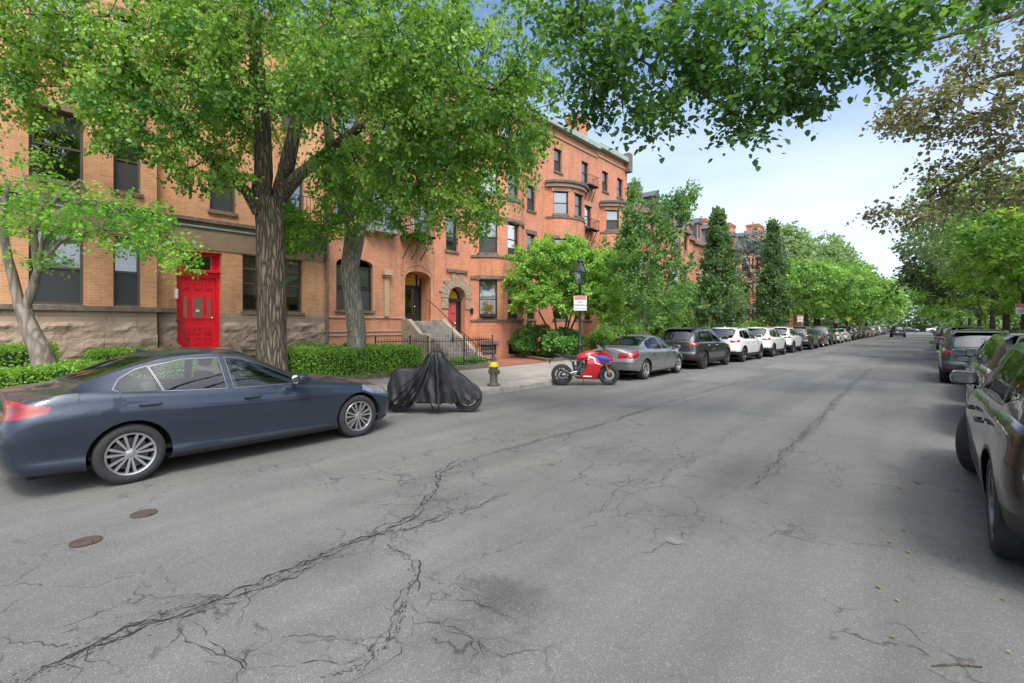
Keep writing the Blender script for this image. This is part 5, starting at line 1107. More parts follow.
SED = dict(L=4.75, W=1.79, H=1.45, xr=1.05, xf=3.90, Rw=.328, tw=.225, rim=(5, True, 'alloy'), seatm='seat', lip=None,
    sill=[(0, .36), (.5, .30), (1, .22), (3.9, .20), (4.3, .22), (4.75, .25)], zs=[(0, .80), (.25, .86), (.9, .90), (1.6, .885), (2.6, .865), (3.3, .85), (3.9, .80), (4.35, .70), (4.75, .58)],
    rear=[(.2, .10), (.42, .02), (.6, 0), (.74, .03), (.88, .08), (1.05, .10)], front=[(.2, -.10), (.4, -.02), (.55, 0), (.66, -.06), (.8, -.2)],
    belt_y=[(0, .78), (.9, .80), (1.6, .80), (2.6, .815), (3.4, .79), (4.0, .74), (4.75, .6)], belt_z=[(0, .86), (.3, .93), (.9, .985), (1.5, .955), (2.5, .925), (3.3, .91), (3.6, .90), (4.1, .84), (4.5, .73), (4.75, .62)],
    rail_y=[(0, .5), (.6, .60), (1.0, .60), (1.5, .56), (2.1, .545), (2.6, .56), (3.0, .615), (3.45, .68), (3.8, .66), (4.3, .56), (4.75, .4)],
    rail_z=[(0, .90), (.15, .985), (.5, 1.01), (.85, 1.03), (1.1, 1.10), (1.5, 1.24), (1.9, 1.345), (2.3, 1.375), (2.65, 1.335), (3.0, 1.20), (3.35, 1.03), (3.5, .965), (3.8, .91), (4.3, .80), (4.75, .62)],
    zc=[(0, .90), (.1, 1.03), (.35, 1.055), (.75, 1.065), (.95, 1.10), (1.35, 1.27), (1.75, 1.40), (2.1, 1.445), (2.4, 1.445), (2.7, 1.405), (3.05, 1.25), (3.4, 1.07), (3.6, .985), (3.9, .945), (4.35, .83), (4.6, .72), (4.75, .64)],
    windows=[('q', [(1.30, 1.03), (1.36, .995), (1.72, .982), (1.62, 1.245), (1.52, 1.215), (1.36, 1.12)]), ('r', [(1.76, .983), (2.40, .965), (2.36, 1.325), (1.98, 1.315), (1.66, 1.245)]), ('f', [(2.50, .962), (3.34, .945), (3.32, .985), (2.9, 1.20), (2.62, 1.31), (2.46, 1.325)])],
    screens=[('rear_window', .88, 1.80, 1.07, 1.385), ('windscreen', 2.62, 3.58, .985, 1.41)],
    regions=[('tail_lamp', 'tail', [((0, 0, .74), (.25, 0, -1)), ((0, 0, .93), (.28, 0, 1)), ((.33, 0, .74), (1, 0, -.45)), ((0, .45, 0), (0, -1, 0))], (0, 1)), ('headlamp', 'head', [((3.98, 0, .74), (-1, 0, .5)), ((4.75, 0, .56), (-.18, 0, -1)), ((0, .5, 0), (0, -1, 0)), ((4.75, 0, .70), (.14, 0, 1))], (0, 1))],
    doors=[[(1.42, .36), (2.42, .29), (2.44, .9), (2.42, 1.36), (1.60, 1.30), (1.24, .9), (1.26, .62)], [(2.435, .29), (3.45, .29), (3.5, .6), (3.44, .97), (2.9, 1.26), (2.44, 1.36)]],
    seams=[[((.62, 0, 0), (-1, 0, 0)), ((.628, 0, 0), (1, 0, 0)), ((0, .55, 0), (0, -1, 0)), ((0, 0, .93), (0, 0, -1))], [((0, 0, .555), (0, 0, -1)), ((0, 0, .562), (0, 0, 1)), ((.5, 0, 0), (1, 0, 0))], [((3.62, 0, 0), (-1, 0, 0)), ((4.7, 0, 0), (1, 0, 0)), ((0, .72, 0), (0, -1, 0)), ((0, .727, 0), (0, 1, 0)), ((0, 0, .7), (0, 0, -1))]],
    flaps=[[(.60, .80), (.63, .775), (.80, .775), (.82, .80), (.80, .87), (.77, .885), (.63, .885), (.60, .86)]],
    rglass='cglassd', ant=(1.75, 1.40), cab=(.95, 3.55), dash=.9, mirror=(3.25, .99), handles=[(1.58, .80), (2.68, .79)], plz=.66, exh=.55)
SED['lip'] = None; SED.pop('lip')
SEDB0 = dict(SED)
def shx(x, d=.38): sm = lambda a, b_, v: (lambda t: t * t * (3 - 2 * t))(min(1, max(0, (v - a) / (b_ - a)))); return x - d * sm(.1, 1.1, x) * (1 - sm(3.2, 4.6, x))
def up(x, k): return k * max(0, 1 - max(0, x - .9) / 1.6)
for k_ in ('belt_y', 'belt_z', 'rail_y', 'rail_z', 'zc'): SED[k_] = [(shx(x), v + (up(shx(x), {'belt_z': .055, 'rail_z': .04, 'zc': .03}[k_]) if k_[-1] in 'zc' else 0)) for x, v in SED[k_]]
SED['zs'] = [(x, z + up(x, .075)) for x, z in SED['zs']]
SED['windows'] = [(q_[0], [(shx(x), z + up(x, .03)) for x, z in q_[1]]) for q_ in SED['windows']]; SED['doors'] = [[(shx(x), z) for x, z in d_] for d_ in SED['doors']]
SED['doors'][0] = [(1.36, .40), (2.05, .31), (2.07, .9), (2.05, 1.36), (1.24, 1.30), (.93, .93), (1.0, .5), (1.2, .38)]; SED['doors'][1] = [(2.065, .31), (3.35, .29), (3.4, .6), (3.2, .97), (2.55, 1.26), (2.07, 1.36)]
SED['screens'] = [('rear_window', .55, 1.43, 1.12, 1.395), ('windscreen', 2.25, 3.22, .985, 1.41)]
SED.update(cab=(.7, 3.2), mirror=(2.88, 1.01), handles=[(1.22, .86), (2.32, .82)], ant=(1.35, 1.40), rim=(7, True, 'alloy'), handm='black', flaps=[[(.50, .86), (.53, .83), (.70, .83), (.72, .86), (.70, .93), (.67, .945), (.53, .945), (.50, .92)]], plz=.74)
SED['regions'] = [('tail_lamp', 'tail', [((0, 0, .79), (.2, 0, -1)), ((0, 0, 1.03), (.25, 0, 1)), ((.36, 0, .82), (1, 0, -.5)), ((0, .45, 0), (0, -1, 0))], (0, 1, 2)), SED['regions'][1]]
SED['sill'] = [(0, .27), (.5, .23), (1, .21), (3.9, .19), (4.3, .19), (4.75, .2)]; SED['prof'] = [(0, .93), (.06, .972), (.14, .985), (.2, .962), (.35, .972), (.6, .996), (.80, 1.0), (.86, .985), (.93, .962), (1, .945)]
SEDB = SEDB0; SEDB['regions'] = [('tail_lamp', 'tail', [((0, 0, .70), (.1, 0, -1)), ((0, 0, .90), (-.1, 0, 1)), ((.44, 0, .78), (1, 0, -1.0)), ((0, .36, 0), (0, -1, 0))], (0, 1)), SEDB['regions'][1]]; SEDB.update(L=4.63, H=1.48, xr=1.0, xf=3.77, W=1.85, rim=(5, False, 'alloy'), seatm='seat', Rw=.325, trim='black', handm='black')
HB = dict(L=4.6, W=1.86, H=1.68, xr=.90, xf=3.62, Rw=.36, tw=.235, rim=(5, True, 'alloyd'), glass='cglassd', trim='black', lower='black', lowz=.42, lip=M['black'], Ra=.43, scr_y=.60, scr_s=.12,
    sill=[(0, .40), (.5, .32), (1, .27), (3.6, .26), (4.2, .28), (4.6, .32)], zs=[(0, 1.0), (.3, 1.02), (1, 1.03), (2.5, 1.02), (3.3, 1.0), (3.8, .95), (4.3, .86), (4.6, .72)],
    rear=[(.25, .12), (.45, .02), (.62, 0), (.72, .06), (.95, .10), (1.1, .12)], front=[(.25, -.12), (.45, -.02), (.6, 0), (.8, -.05), (1.0, -.18)],
    belt_y=[(0, .80), (.5, .82), (2.5, .845), (3.3, .82), (4.0, .77), (4.6, .6)], belt_z=[(0, 1.03), (.6, 1.09), (1.5, 1.07), (2.5, 1.05), (3.3, 1.04), (3.8, .99), (4.3, .90), (4.6, .76)],
    rail_y=[(0, .68), (.3, .66), (.8, .63), (1.5, .62), (2.3, .62), (2.9, .67), (3.3, .72), (3.7, .70), (4.2, .6), (4.6, .4)],
    rail_z=[(0, 1.04), (.12, 1.08), (.3, 1.32), (.5, 1.52), (.9, 1.58), (1.5, 1.60), (2.2, 1.59), (2.6, 1.50), (3.0, 1.28), (3.3, 1.11), (3.6, 1.05), (4.2, .95), (4.6, .76)],
    zc=[(0, 1.05), (.10, 1.10), (.22, 1.26), (.42, 1.55), (.55, 1.64), (1.0, 1.67), (1.7, 1.68), (2.2, 1.665), (2.55, 1.59), (2.95, 1.38), (3.3, 1.17), (3.45, 1.10), (3.8, 1.06), (4.3, .95), (4.52, .84), (4.6, .76)],
    windows=[('q', [(.62, 1.24), (1.08, 1.13), (1.05, 1.49), (.82, 1.48)]), ('r', [(1.14, 1.125), (1.98, 1.11), (1.96, 1.53), (1.12, 1.50)]), ('f', [(2.08, 1.108), (2.98, 1.10), (2.96, 1.15), (2.66, 1.40), (2.48, 1.50), (2.06, 1.53)])],
    screens=[('rear_window', .10, .54, 1.14, 1.60), ('windscreen', 2.40, 3.42, 1.11, 1.62)],
    regions=[('tail_lamp', 'tail', [((0, 0, .93), (.1, 0, -1)), ((0, 0, 1.06), (-.05, 0, 1)), ((.40, 0, 1.0), (1, 0, -.8)), ((0, .48, 0), (0, -1, 0))], (0, 1)), ('reflector', 'tail', [((0, 0, .50), (0, 0, -1)), ((0, 0, .54), (0, 0, 1)), ((0, .55, 0), (0, -1, 0)), ((0, .75, 0), (0, 1, 0)), ((.3, 0, 0), (1, 0, 0))], (0,)), ('rear_bumper', 'black', [((0, 0, .52), (0, 0, 1)), ((.5, 0, 0), (1, 0, 0))], (0,)), ('headlamp', 'head', [((3.85, 0, .9), (-1, 0, .5)), ((4.6, 0, .70), (-.1, 0, -1)), ((0, .5, 0), (0, -1, 0)), ((4.6, 0, .84), (.14, 0, 1))], (0, 1))],
    doors=[[(1.32, .42), (2.0, .42), (2.02, 1.0), (2.0, 1.56), (1.1, 1.54), (1.06, 1.05), (1.1, .6)], [(2.015, .42), (3.12, .42), (3.14, 1.08), (2.6, 1.50), (2.02, 1.56)]], seams=[],
    cab=(.5, 3.35), dash=1.05, fz=.4, mirror=(2.95, 1.22), handles=[(1.35, .95), (2.25, .94)], plz=.80, exh=.6, rails=(.75, 2.3), wiper=(.13, 1.16), spoiler=(.48, 1.60, .58), ant=(.9, 1.66))
HB2 = dict(HB); HB2.update(rim=(5, False, 'alloyd'), railm='chrome', spoiler=None, L=4.7, xf=3.72, lower='black')
HB3 = dict(HB); HB3.update(rim=(6, False, 'alloyd'), mo=.03, Rw=.372, tw=.25, trim='trim', glass='cglass', rglass='cglassd')
HB3['regions'] = [('tail_lamp', 'tail', [((0, 0, .93), (.1, 0, -1)), ((0, 0, 1.06), (-.05, 0, 1)), ((.17, 0, 1.0), (1, 0, -.8)), ((0, .48, 0), (0, -1, 0))], (0, 1))] + HB['regions'][1:]; HB3['mirror'] = (2.72, 1.2); HB3['handm'] = 'black'
pts = dict(blue=paint('slate_blue_paint', (.026, .037, .058), .45, .28, .8), silver=paint('silver_paint', (.27, .27, .28), .6, .3), char=paint('charcoal_paint', (.045, .048, .052), .5, .28), white=paint('white_car_paint', (.72, .72, .71), 0, .3), black=paint('black_paint', (.015, .015, .017), .2, .25),
           grey=paint('grey_paint', (.11, .115, .12), .5, .3), tan=paint('champagne_paint', (.30, .27, .22), .5, .33), orange=paint('orange_car_paint', (.45, .10, .04), .1, .3), dkgreen=paint('dark_green_grey_paint', (.035, .045, .042), .4, .28), navy=paint('navy_paint', (.02, .03, .06), .4, .28))
GL = 'cars parked nose to tail along the left kerb'; GR = 'cars parked along the right kerb'
q90 = R(90)
blue = make_car('sedan', 'slate blue sedan parked nearest on the left in front of the tan brick house', 'car', SED, pts['blue'], (-7.52, .11 + 2.375, 0), q90 + R(1.8), 1, GL)
silver = make_car('sedan', 'silver grey sedan parked behind the red motorcycle', 'car', SEDB, pts['silver'], (-7.75, 13.44 + 2.315, 0), q90 + R(1), 1, GL)
charS = make_car('suv', 'charcoal grey suv parked between the silver sedan and the first white suv', 'car', HB, pts['char'], (-7.6, 18.6 + 2.3, 0), q90 - R(1), 1, GL)
whiteS = make_car('suv', 'white suv parked directly ahead of the charcoal suv', 'car', HB2, pts['white'], (-7.45, 23.6 + 2.35, 0), q90 - R(1), 1, GL)
pts['nearp'] = paint('near_black_grey_paint', (.008, .009, .0095), .0, .25, .8)
near = make_car('suv', 'dark grey suv filling the right edge of the road with its front wheel turned out', 'car', HB3, pts['nearp'], (1.26, 4.3 + 2.3, 0), q90, 1, GR, steer=R(-22))
hatch = make_car('suv', 'black car with rear spoiler parked ahead of the nearest right hand suv', 'car', dict(HB, rim=(5, False, 'alloy'), L=4.5, rails=None), pts['black'], (1.5, 9.75 + 2.25, 0), q90, 1, GR)
index_children()
def car_copy(src, paint_, loc, rz, name, label, group):
    c = copy_tree(src); c.name = name; c.location = loc; c.rotation_euler = (0, 0, rz); c['label'] = label; c['group'] = group; bd = {}
    def walk(o):
        for x in KID[o.name]:
            if paint_ is not None and x.type == 'MESH' and len(x.data.materials) and x.data.materials[0].name in PN: x.material_slots[0].link = 'OBJECT'; x.material_slots[0].material = paint_
            walk(x)
    KID = {}
    for x in bpy.data.objects: 
        if x.parent: KID.setdefault(x.parent.name, []).append(x)
        KID.setdefault(x.name, [])
    walk(c); k = random.Random(name + label); c.scale = (k.uniform(.96, 1.04), 1, k.uniform(.965, 1.04)); return c
PN = {m.name for m in pts.values()}
car_copy(whiteS, None, (-7.3, 28.6 + 2.3, 0), q90, 'suv', 'second white suv in the row of white cars on the left', GL)
car_copy(charS, pts['white'], (-7.3, 33.7 + 2.3, 0), q90, 'suv', 'third white suv with black bumper on the left, last of the white row', GL)
lst = [(charS, 'dkgreen', 38.9, 'suv', 'dark suv directly ahead of the third white suv'), (silver, 'char', 44.2, 'sedan', 'dark grey sedan between the dark suv and the taller grey suv'), (whiteS, 'grey', 49.6, 'suv', 'tall grey suv with red lamps ahead of the dark grey sedan on the left'),
       (silver, 'white', 55.2, 'sedan', 'white sedan half hidden ahead of the tall grey suv'), (silver, 'white', 61.2, 'sedan', 'white sedan standing alone before the far row of dark cars on the left'), (charS, 'black', 67.2, 'suv', 'first black suv of the far left row after the white sedan'), (charS, 'char', 73, 'suv', 'charcoal suv second in the far left row after the white sedan'),
       (whiteS, 'black', 78.8, 'suv', 'black suv third in the far left row'), (silver, 'char', 84.5, 'sedan', 'dark sedan just before the orange car'), (silver, 'orange', 90, 'sedan', 'orange red car far down the left row'), (charS, 'silver', 96, 'suv', 'silver suv just past the orange car'), (silver, 'black', 102, 'sedan', 'black sedan two places past the orange car'), (charS, 'white', 108, 'suv', 'tiny white suv three places past the orange car'),
       (whiteS, 'char', 114, 'suv', 'tiny dark suv four places past the orange car'), (silver, 'navy', 121, 'sedan', 'tiny navy sedan near the far end of the left row'), (charS, 'black', 128, 'suv', 'tiny black suv at the far end of the left row')]
for src, p, y, nm, lab in lst: car_copy(src, pts[p], (-7.2 + .1 * math.sin(y), y + 2.3, 0), q90 + R(random.uniform(-1, 1)), nm, lab, GL)
lst = [(silver, 'tan', 14.5, 1.68, 'sedan', 'champagne car between the black hatch and the dark green suv on the right'), (charS, 'dkgreen', 19.0, 1.2, 'suv', 'dark green suv with roof rails and red lamps on the right side'), (whiteS, 'silver', 24.9, 1.5, 'suv', 'silver suv directly ahead of the dark green suv on the right'), (charS, 'grey', 30.8, 1.45, 'suv', 'grey suv ahead of the silver suv on the right'),
       (silver, 'black', 36.5, 1.45, 'sedan', 'black sedan in front of the grey suv on the right'), (whiteS, 'black', 43, 1.4, 'suv', 'tall black suv seen above the farther cars on the right'), (silver, 'grey', 51, 1.5, 'sedan', 'small grey sedan far along the right kerb'), (charS, 'white', 58, 1.5, 'suv', 'small white suv far along the right kerb'), (charS, 'black', 66, 1.5, 'suv', 'small black suv near the far end of the right kerb')]
for src, p, y, x, nm, lab in lst: car_copy(src, pts[p], (x, y + 2.3, 0), q90 + R(random.uniform(-1, 1)), nm, lab, GR)
car_copy(charS, pts['navy'], (-3.3, 92, 0), q90, 'suv', 'dark suv driving away in the middle of the street', 'cars driving at the far end')
for i, (x, y, p, lab) in enumerate(((2.0, 150, 'white', 'white car on the far cross street'), (-3.5, 150, 'navy', 'navy car on the far cross street'), (-10, 152, 'silver', 'silver car on the far cross street'))): car_copy(silver, pts[p], (x, y, 0), 0, 'sedan', lab, 'cars on the far cross street')
# details of the blue car: fuel flap, lower skirt edge
# ------------------------------------------------------------------ hydrant
hy = thing('fire_hydrant', 'bronze fire hydrant with yellow bonnet on the kerb beside the covered motorcycle', 'fire hydrant', (-8.78, 9.3, .13)); q = MB()
q.lathe([(.17, 0), (.17, .04), (.155, .055), (.125, .06), (.105, .09), (.1, .3), (.105, .46), (.12, .47), (.12, .5), (.10, .51)], 24); q.build('barrel', M['hydr'], hy, smooth=True)
for a, r_, l in ((0, .055, .17), (90, .045, .155), (-90, .045, .155), (180, .05, .14)): q = MB(); q.lathe([(r_ * .9, 0), (r_ * .9, l - .05), (r_ * 1.25, l - .045), (r_ * 1.25, l), (.02, l + .006), (.02, l + .03), (0, l + .03)], 14, Matrix.Translation((0, 0, .38)) @ Matrix.Rotation(R(a), 4, 'Z') @ Matrix.Rotation(R(90), 4, 'Y')); q.build('outlet', M['hydr'], hy, smooth=True)
q = MB(); q.lathe([(.125, .51), (.13, .54), (.12, .56), (.11, .62), (.10, .645)], 24); q.build('bonnet', M['yellow'], hy, smooth=True); q = MB(); q.lathe([(.10, .645), (.085, .67), (.07, .70), (.07, .74), (.055, .78), (.028, .785), (.028, .83), (0, .83)], 8); q.build('operating_nut', M['hydr'], hy)
# ------------------------------------------------------------------ covered motorcycle
ba = Vector((-8.05, 5.72, 0)); bb = Vector((-6.98, 6.66, 0)); yaw = math.atan2(bb.y - ba.y, bb.x - ba.x)
cm = thing('covered_motorcycle', 'motorcycle under a black fabric cover parked behind the blue sedan', 'motorcycle', (ba + bb) / 2, yaw); cm.scale = (.94, .94, .97)
top = [(-1.02, .30), (-.98, .55), (-.9, .82), (-.72, .93), (-.45, .93), (-.28, 1.0), (-.1, 1.2), (.04, 1.29), (.17, 1.26), (.32, 1.06), (.45, .93), (.7, .72), (.85, .6), (1.0, .42), (1.03, .30)]
wid = [(-1.02, .03), (-.95, .14), (-.7, .22), (-.4, .26), (-.1, .34), (.08, .36), (.3, .28), (.6, .18), (.85, .13), (1.0, .08), (1.03, .02)]
bot = [(-1.02, .25), (-.7, .22), (-.3, .26), (.0, .24), (.35, .22), (.6, .20), (.8, .22), (1.03, .30)]
b = MB(); nx = 150; rings = []; tx_ = np.array([t[0] for t in top]); rs = np.random.default_rng(3); folds = [(rs.uniform(-.15, .35), rs.uniform(-1.1, 1.1), rs.uniform(.02, .05)) for _ in range(16)]
for i in range(nx):
    x = -1.02 + 2.05 * i / (nx - 1); zt, ww, zb_ = float(smi(top, np.array([x]))[0]), float(smi(wid, np.array([x]))[0]), float(smi(bot, np.array([x]))[0]); ring = []
    for j in range(41):
        t = j / 40 * 2 - 1; a = abs(t); sg = 1 if t > 0 else -1; k = min(1, a / .18); f_ = 1 - (1 - k) ** 2 
        yy = ww * (.12 + .3 * 0) * f_ + ww * .88 * a ** .7; z = zt - (zt - zb_) * max(0, (a - .06) / .94) ** .95
        hd = (1 - (z - zb_) / max(.05, zt - zb_)); w_ = 0
        for (fx, fb, am) in folds:     # folds fan out from the handlebar peak
            px_ = .06 + (fb - .06) * (hd ** .8); w_ += am * math.exp(-((x - px_) / (.025 + .05 * hd)) ** 2) * (1 if fx > 0 else -.8)
        w_ += .012 * math.sin(x * 31 + z * 6) * hd + .015 * math.sin(x * 13 + sg * 2 + z * 9) * hd
        ring.append(Vector((x + .01 * math.sin(z * 20), sg * (yy + w_ * min(1, a * 3)), z + .012 * math.sin(x * 27) * hd)))
    rings.append(ring)
b.ring(rings, cap=False, close=False); b.build('fabric_cover', M['tarp'], cm, smooth=True, sharp=180)
for x in (-.72, .74): 
    wh = wheel(cm, x, -.0, .31, .13, 1, (5, False, 'alloyd')); wh.name = 'wheel'
q = MB(); q.tube([(-.1, .0, .3), (-.05, .22, .02)], .012, 6); q.tube([(.1, 0, .3), (.15, -.2, .02)], .012, 6); q.box(-.35, .3, -.12, .12, .2, .5); q.build('engine', M['black'], cm)
# ------------------------------------------------------------------ red motorcycle
ra = Vector((-8.02, 11.5, 0)); rb = Vector((-7.1, 12.32, 0)); yaw = math.atan2(rb.y - ra.y, rb.x - ra.x)
rm = thing('sport_motorcycle', 'red sport motorcycle with blue and white fairing parked by the hydrant behind the silver sedan', 'motorcycle', (ra + rb) / 2, yaw)
def sideslab(name, poly, w0, w1, mat, par, y0=0, bev=.012, smooth=True):
    c = np.mean(poly, axis=0); b = MB()
    for s_ in ((1, -1) if w0 else (1, -1)):
        rr = []
        for (y, sc) in ((w0, 1), (w0 + (w1 - w0) * .6, .985), (w1, .86)): rr.append([(c[0] + (x - c[0]) * sc, s_ * y, c[1] + (z - c[1]) * sc) for x, z in poly])
        b.ring(rr)
    return b.build(name, mat, par, smooth=smooth, sharp=50)
xr_, xf_ = -.68, .70
wheel(rm, xr_, 0, .31, .17, 1, (5, False, 'alloyd')); wheel(rm, xf_, 0, .30, .12, 1, (5, False, 'alloyd'))
for x in (xr_, xf_):
    for s_ in (1, -1): q = MB(); q.lathe([(.08, .0), (.15 if x > 0 else .11, .002), (.15 if x > 0 else .11, .006), (.08, .008)], 24, Matrix.Translation((x, s_ * .075, .31)) @ Matrix.Rotation(R(-90 * s_), 4, 'X'), cap=False); q.build('brake_disc', M['alloy'], rm)
M['bikered'] = pm('motorcycle_red', (.42, .008, .015), .22, coat=.6)
fg = pm('gold_fork', (.55, .2, .08), .3, .6)
for s_ in (1, -1): q = MB(); q.tube([(xf_, s_ * .1, .3), (xf_ - .12, s_ * .1, .62), (xf_ - .24, s_ * .1, .98)], [.028, .027, .022], 10); q.build('fork', fg, rm, smooth=True)
sideslab('engine_block', [(-.24, .32), (-.1, .25), (.15, .24), (.2, .5), (.1, .66), (-.2, .6)], .02, .15, M['black'], rm)
for s_ in (1, -1):
    q = MB(); q.lathe([(.10, 0), (.10, .02), (.085, .035), (0, .035)], 20, Matrix.Translation((-.1, s_ * .15, .4)) @ Matrix.Rotation(R(-90 * s_), 4, 'X')); q.build('clutch_cover', M['disc'], rm, smooth=True)
    q = MB(); q.tube([(.25, s_ * .1, .88), (-.12, s_ * .13, .7), (-.24, s_ * .12, .42)], .028, 8); q.tube([(-.15, s_ * .12, .7), (-.5, s_ * .07, .82), (-.8, s_ * .05, .86)], .016, 6); q.tube([(-.22, s_ * .12, .5), (-.5, s_ * .08, .8)], .014, 6); q.build('frame', M['alloyd'], rm, smooth=True)
q = MB(); q.tube([(-.3, 0, .42), (-.36, 0, .7)], .04, 10); q.build('shock_absorber', M['disc'], rm); q = MB(); q.tube([(-.2, .1, .3), (-.25, .17, .28), (-.34, .18, .32)], .02, 8); q.build('footrest', M['black'], rm)
sideslab('lower_fairing', [(-.28, .20), (.30, .19), (.42, .42), (.46, .72), (.30, .86), (.02, .80), (.02, .58), (-.08, .38)], .13, .21, M['bikered'], rm)
sideslab('upper_fairing', [(.14, .80), (.42, .64), (.60, .64), (.84, .74), (.78, .86), (.52, 1.0), (.30, .96)], .02, .19, M['bikered'], rm)
sideslab('blue_panel', [(.16, .84), (.42, .68), (.66, .70), (.74, .80), (.5, .88), (.3, .9)], .185, .205, pm('blue_paint', (.02, .05, .30), .25), rm)
sideslab('white_stripe', [(.04, .84), (.20, .80), (.26, .64), (.46, .58), (.40, .64), (.30, .68), (.24, .83), (.08, .88)], .195, .217, M['white'], rm)
sideslab('fairing_script', [(-.1, .27), (.16, .26), (.17, .29), (-.08, .30)], .2, .214, M['white'], rm)
q = MB(); q.ring([[(x + .0, w_ * math.cos(t), z + h * math.sin(t)) for t in np.linspace(0, 2 * math.pi, 16, endpoint=False)] for x, w_, z, h in ((-.28, .08, .78, .06), (-.2, .15, .80, .10), (0, .18, .84, .15), (.18, .17, .88, .15), (.3, .12, .9, .1))]); q.build('fuel_tank', M['bikered'], rm, smooth=True)
q = MB(); q.ring([[(x, w_ * math.cos(t), z + h * math.sin(t)) for t in np.linspace(0, 2 * math.pi, 12, endpoint=False)] for x, w_, z, h in ((-.62, .05, .89, .02), (-.52, .11, .87, .03), (-.35, .13, .84, .035), (-.2, .12, .82, .03))]); q.build('seat', M['black'], rm, smooth=True)
sideslab('tail_section', [(-.9, .93), (-.84, .86), (-.5, .76), (-.25, .72), (-.25, .80), (-.6, .87), (-.84, .93)], .02, .10, M['black'], rm)
q = MB(); q.tube([(-.85, 0, .86), (-1.02, 0, .72)], .02, 6); q.box(-1.05, -1.03, -.09, .09, .62, .76); q.build('plate_holder', M['black'], rm)
q = MB(); q.ring([[(x, w_ * math.cos(t), z + h * math.sin(t)) for t in np.linspace(0, math.pi, 12)] for x, w_, z, h in ((.74, .06, .93, .02), (.6, .13, 1.0, .07), (.42, .16, 1.06, .12), (.34, .14, 1.1, .12))], cap=False, close=False); q.build('windscreen', M['cglass'], rm, smooth=True)
q = MB(); q.tube([(.36, -.32, .98), (.45, -.1, 1.0), (.45, .1, 1.0), (.36, .32, .98)], .016, 8); q.build('handlebar', M['black'], rm)
for s_ in (1, -1): q = MB(); q.tube([(.55, s_ * .1, 1.02), (.5, s_ * .3, 1.14)], .01, 6); q.box(.46, .5, s_ * .3 - .07, s_ * .3 + .07, 1.12, 1.19); q.build('mirror', M['black'], rm, bevel=.006)
q = MB(); q.tube([(xr_, .11, .31), (-.2, .1, .42)], .03, 8); q.tube([(xr_, -.11, .31), (-.2, -.1, .42)], .03, 8); q.build('swingarm', M['alloy'], rm, smooth=True)
q = MB(); q.tube([(.0, -.14, .25), (-.35, -.17, .3), (-.75, -.2, .5)], [.025, .03, .045], 12); q.build('exhaust', M['alloyd'], rm, smooth=True)
q = MB(); q.tube([(-.05, .12, .25), (.02, .26, .01)], .011, 6); q.build('kickstand', M['redl'], rm)
q = MB(); q.ring([[(xf_ + .34 * math.cos(t), y, .30 + .34 * math.sin(t)) for t in np.linspace(R(50), R(150), 12)] for y in (-.07, .07)], cap=False, close=False); q.build('front_mudguard', M['bikered'], rm, smooth=True)
# ------------------------------------------------------------------ street lamp and signs
lp = thing('street_lamp', 'black post lamp with glass lantern and a parking sign beside the red motorcycle', 'street lamp', (-8.95, 13.78, .13)); q = MB()
q.lathe([(.15, 0), (.16, .1), (.13, .14), (.12, .5), (.14, .55), (.09, .65), (.075, .9), (.09, .95), (.05, 1.02), (.045, 2.9), (.07, 2.93), (.045, 2.97), (.08, 3.02)], 16); q.build('pole', M['irong'], lp, smooth=True)
def rod4(b, z0, z1, r0, r1, t=.012):
    for k in range(4):
        a = R(45 + 90 * k); b.tube([(r0 * math.cos(a), r0 * math.sin(a), z0), (r1 * math.cos(a), r1 * math.sin(a), z1)], t, 5)
q = MB(); rod4(q, 3.02, 3.45, .13, .22); rod4(q, 3.45, 3.8, .23, .07); 
for z, r_ in ((3.02, .13), (3.45, .23)): q.tube([(r_ * math.cos(R(45 + 90 * k)), r_ * math.sin(R(45 + 90 * k)), z) for k in range(5)], .014, 5)
q.lathe([(.08, 3.78), (.10, 3.82), (.05, 3.88), (.03, 3.9), (.035, 3.95), (0, 4.0)], 10); lf = q.build('lantern_frame', M['irong'], lp)
q = MB(); q.ring([[(r_ * math.cos(R(45 + 90 * k)), r_ * math.sin(R(45 + 90 * k)), z) for k in range(4)] for r_, z in ((.125, 3.03), (.215, 3.45), (.06, 3.79))], cap=False); q.build('lantern_glass', glassmat('lantern_glass', (.8, .82, .8), .25, .15), lf)
q = MB(); q.lathe([(.03, 3.03), (.03, 3.15), (.045, 3.2), (.04, 3.28), (0, 3.3)], 10); q.build('mantle', M['white'], lf, smooth=True)
def txt(body, size, mat, parent, loc, rot, name='lettering'):
    c = bpy.data.curves.new(name, 'FONT'); c.body = body; c.size = size; c.align_x = 'CENTER'; c.align_y = 'CENTER'; c.extrude = .001; c.space_line = 1.0
    o = bpy.data.objects.new(name, c); C.objects.link(o); dg = bpy.context.evaluated_depsgraph_get(); me = bpy.data.meshes.new_from_object(o.evaluated_get(dg)); bpy.data.objects.remove(o)
    me.materials.clear(); me.materials.append(M[mat]); o = bpy.data.objects.new(name, me); C.objects.link(o); o.parent = parent; o.location = loc; o.rotation_euler = rot; return o
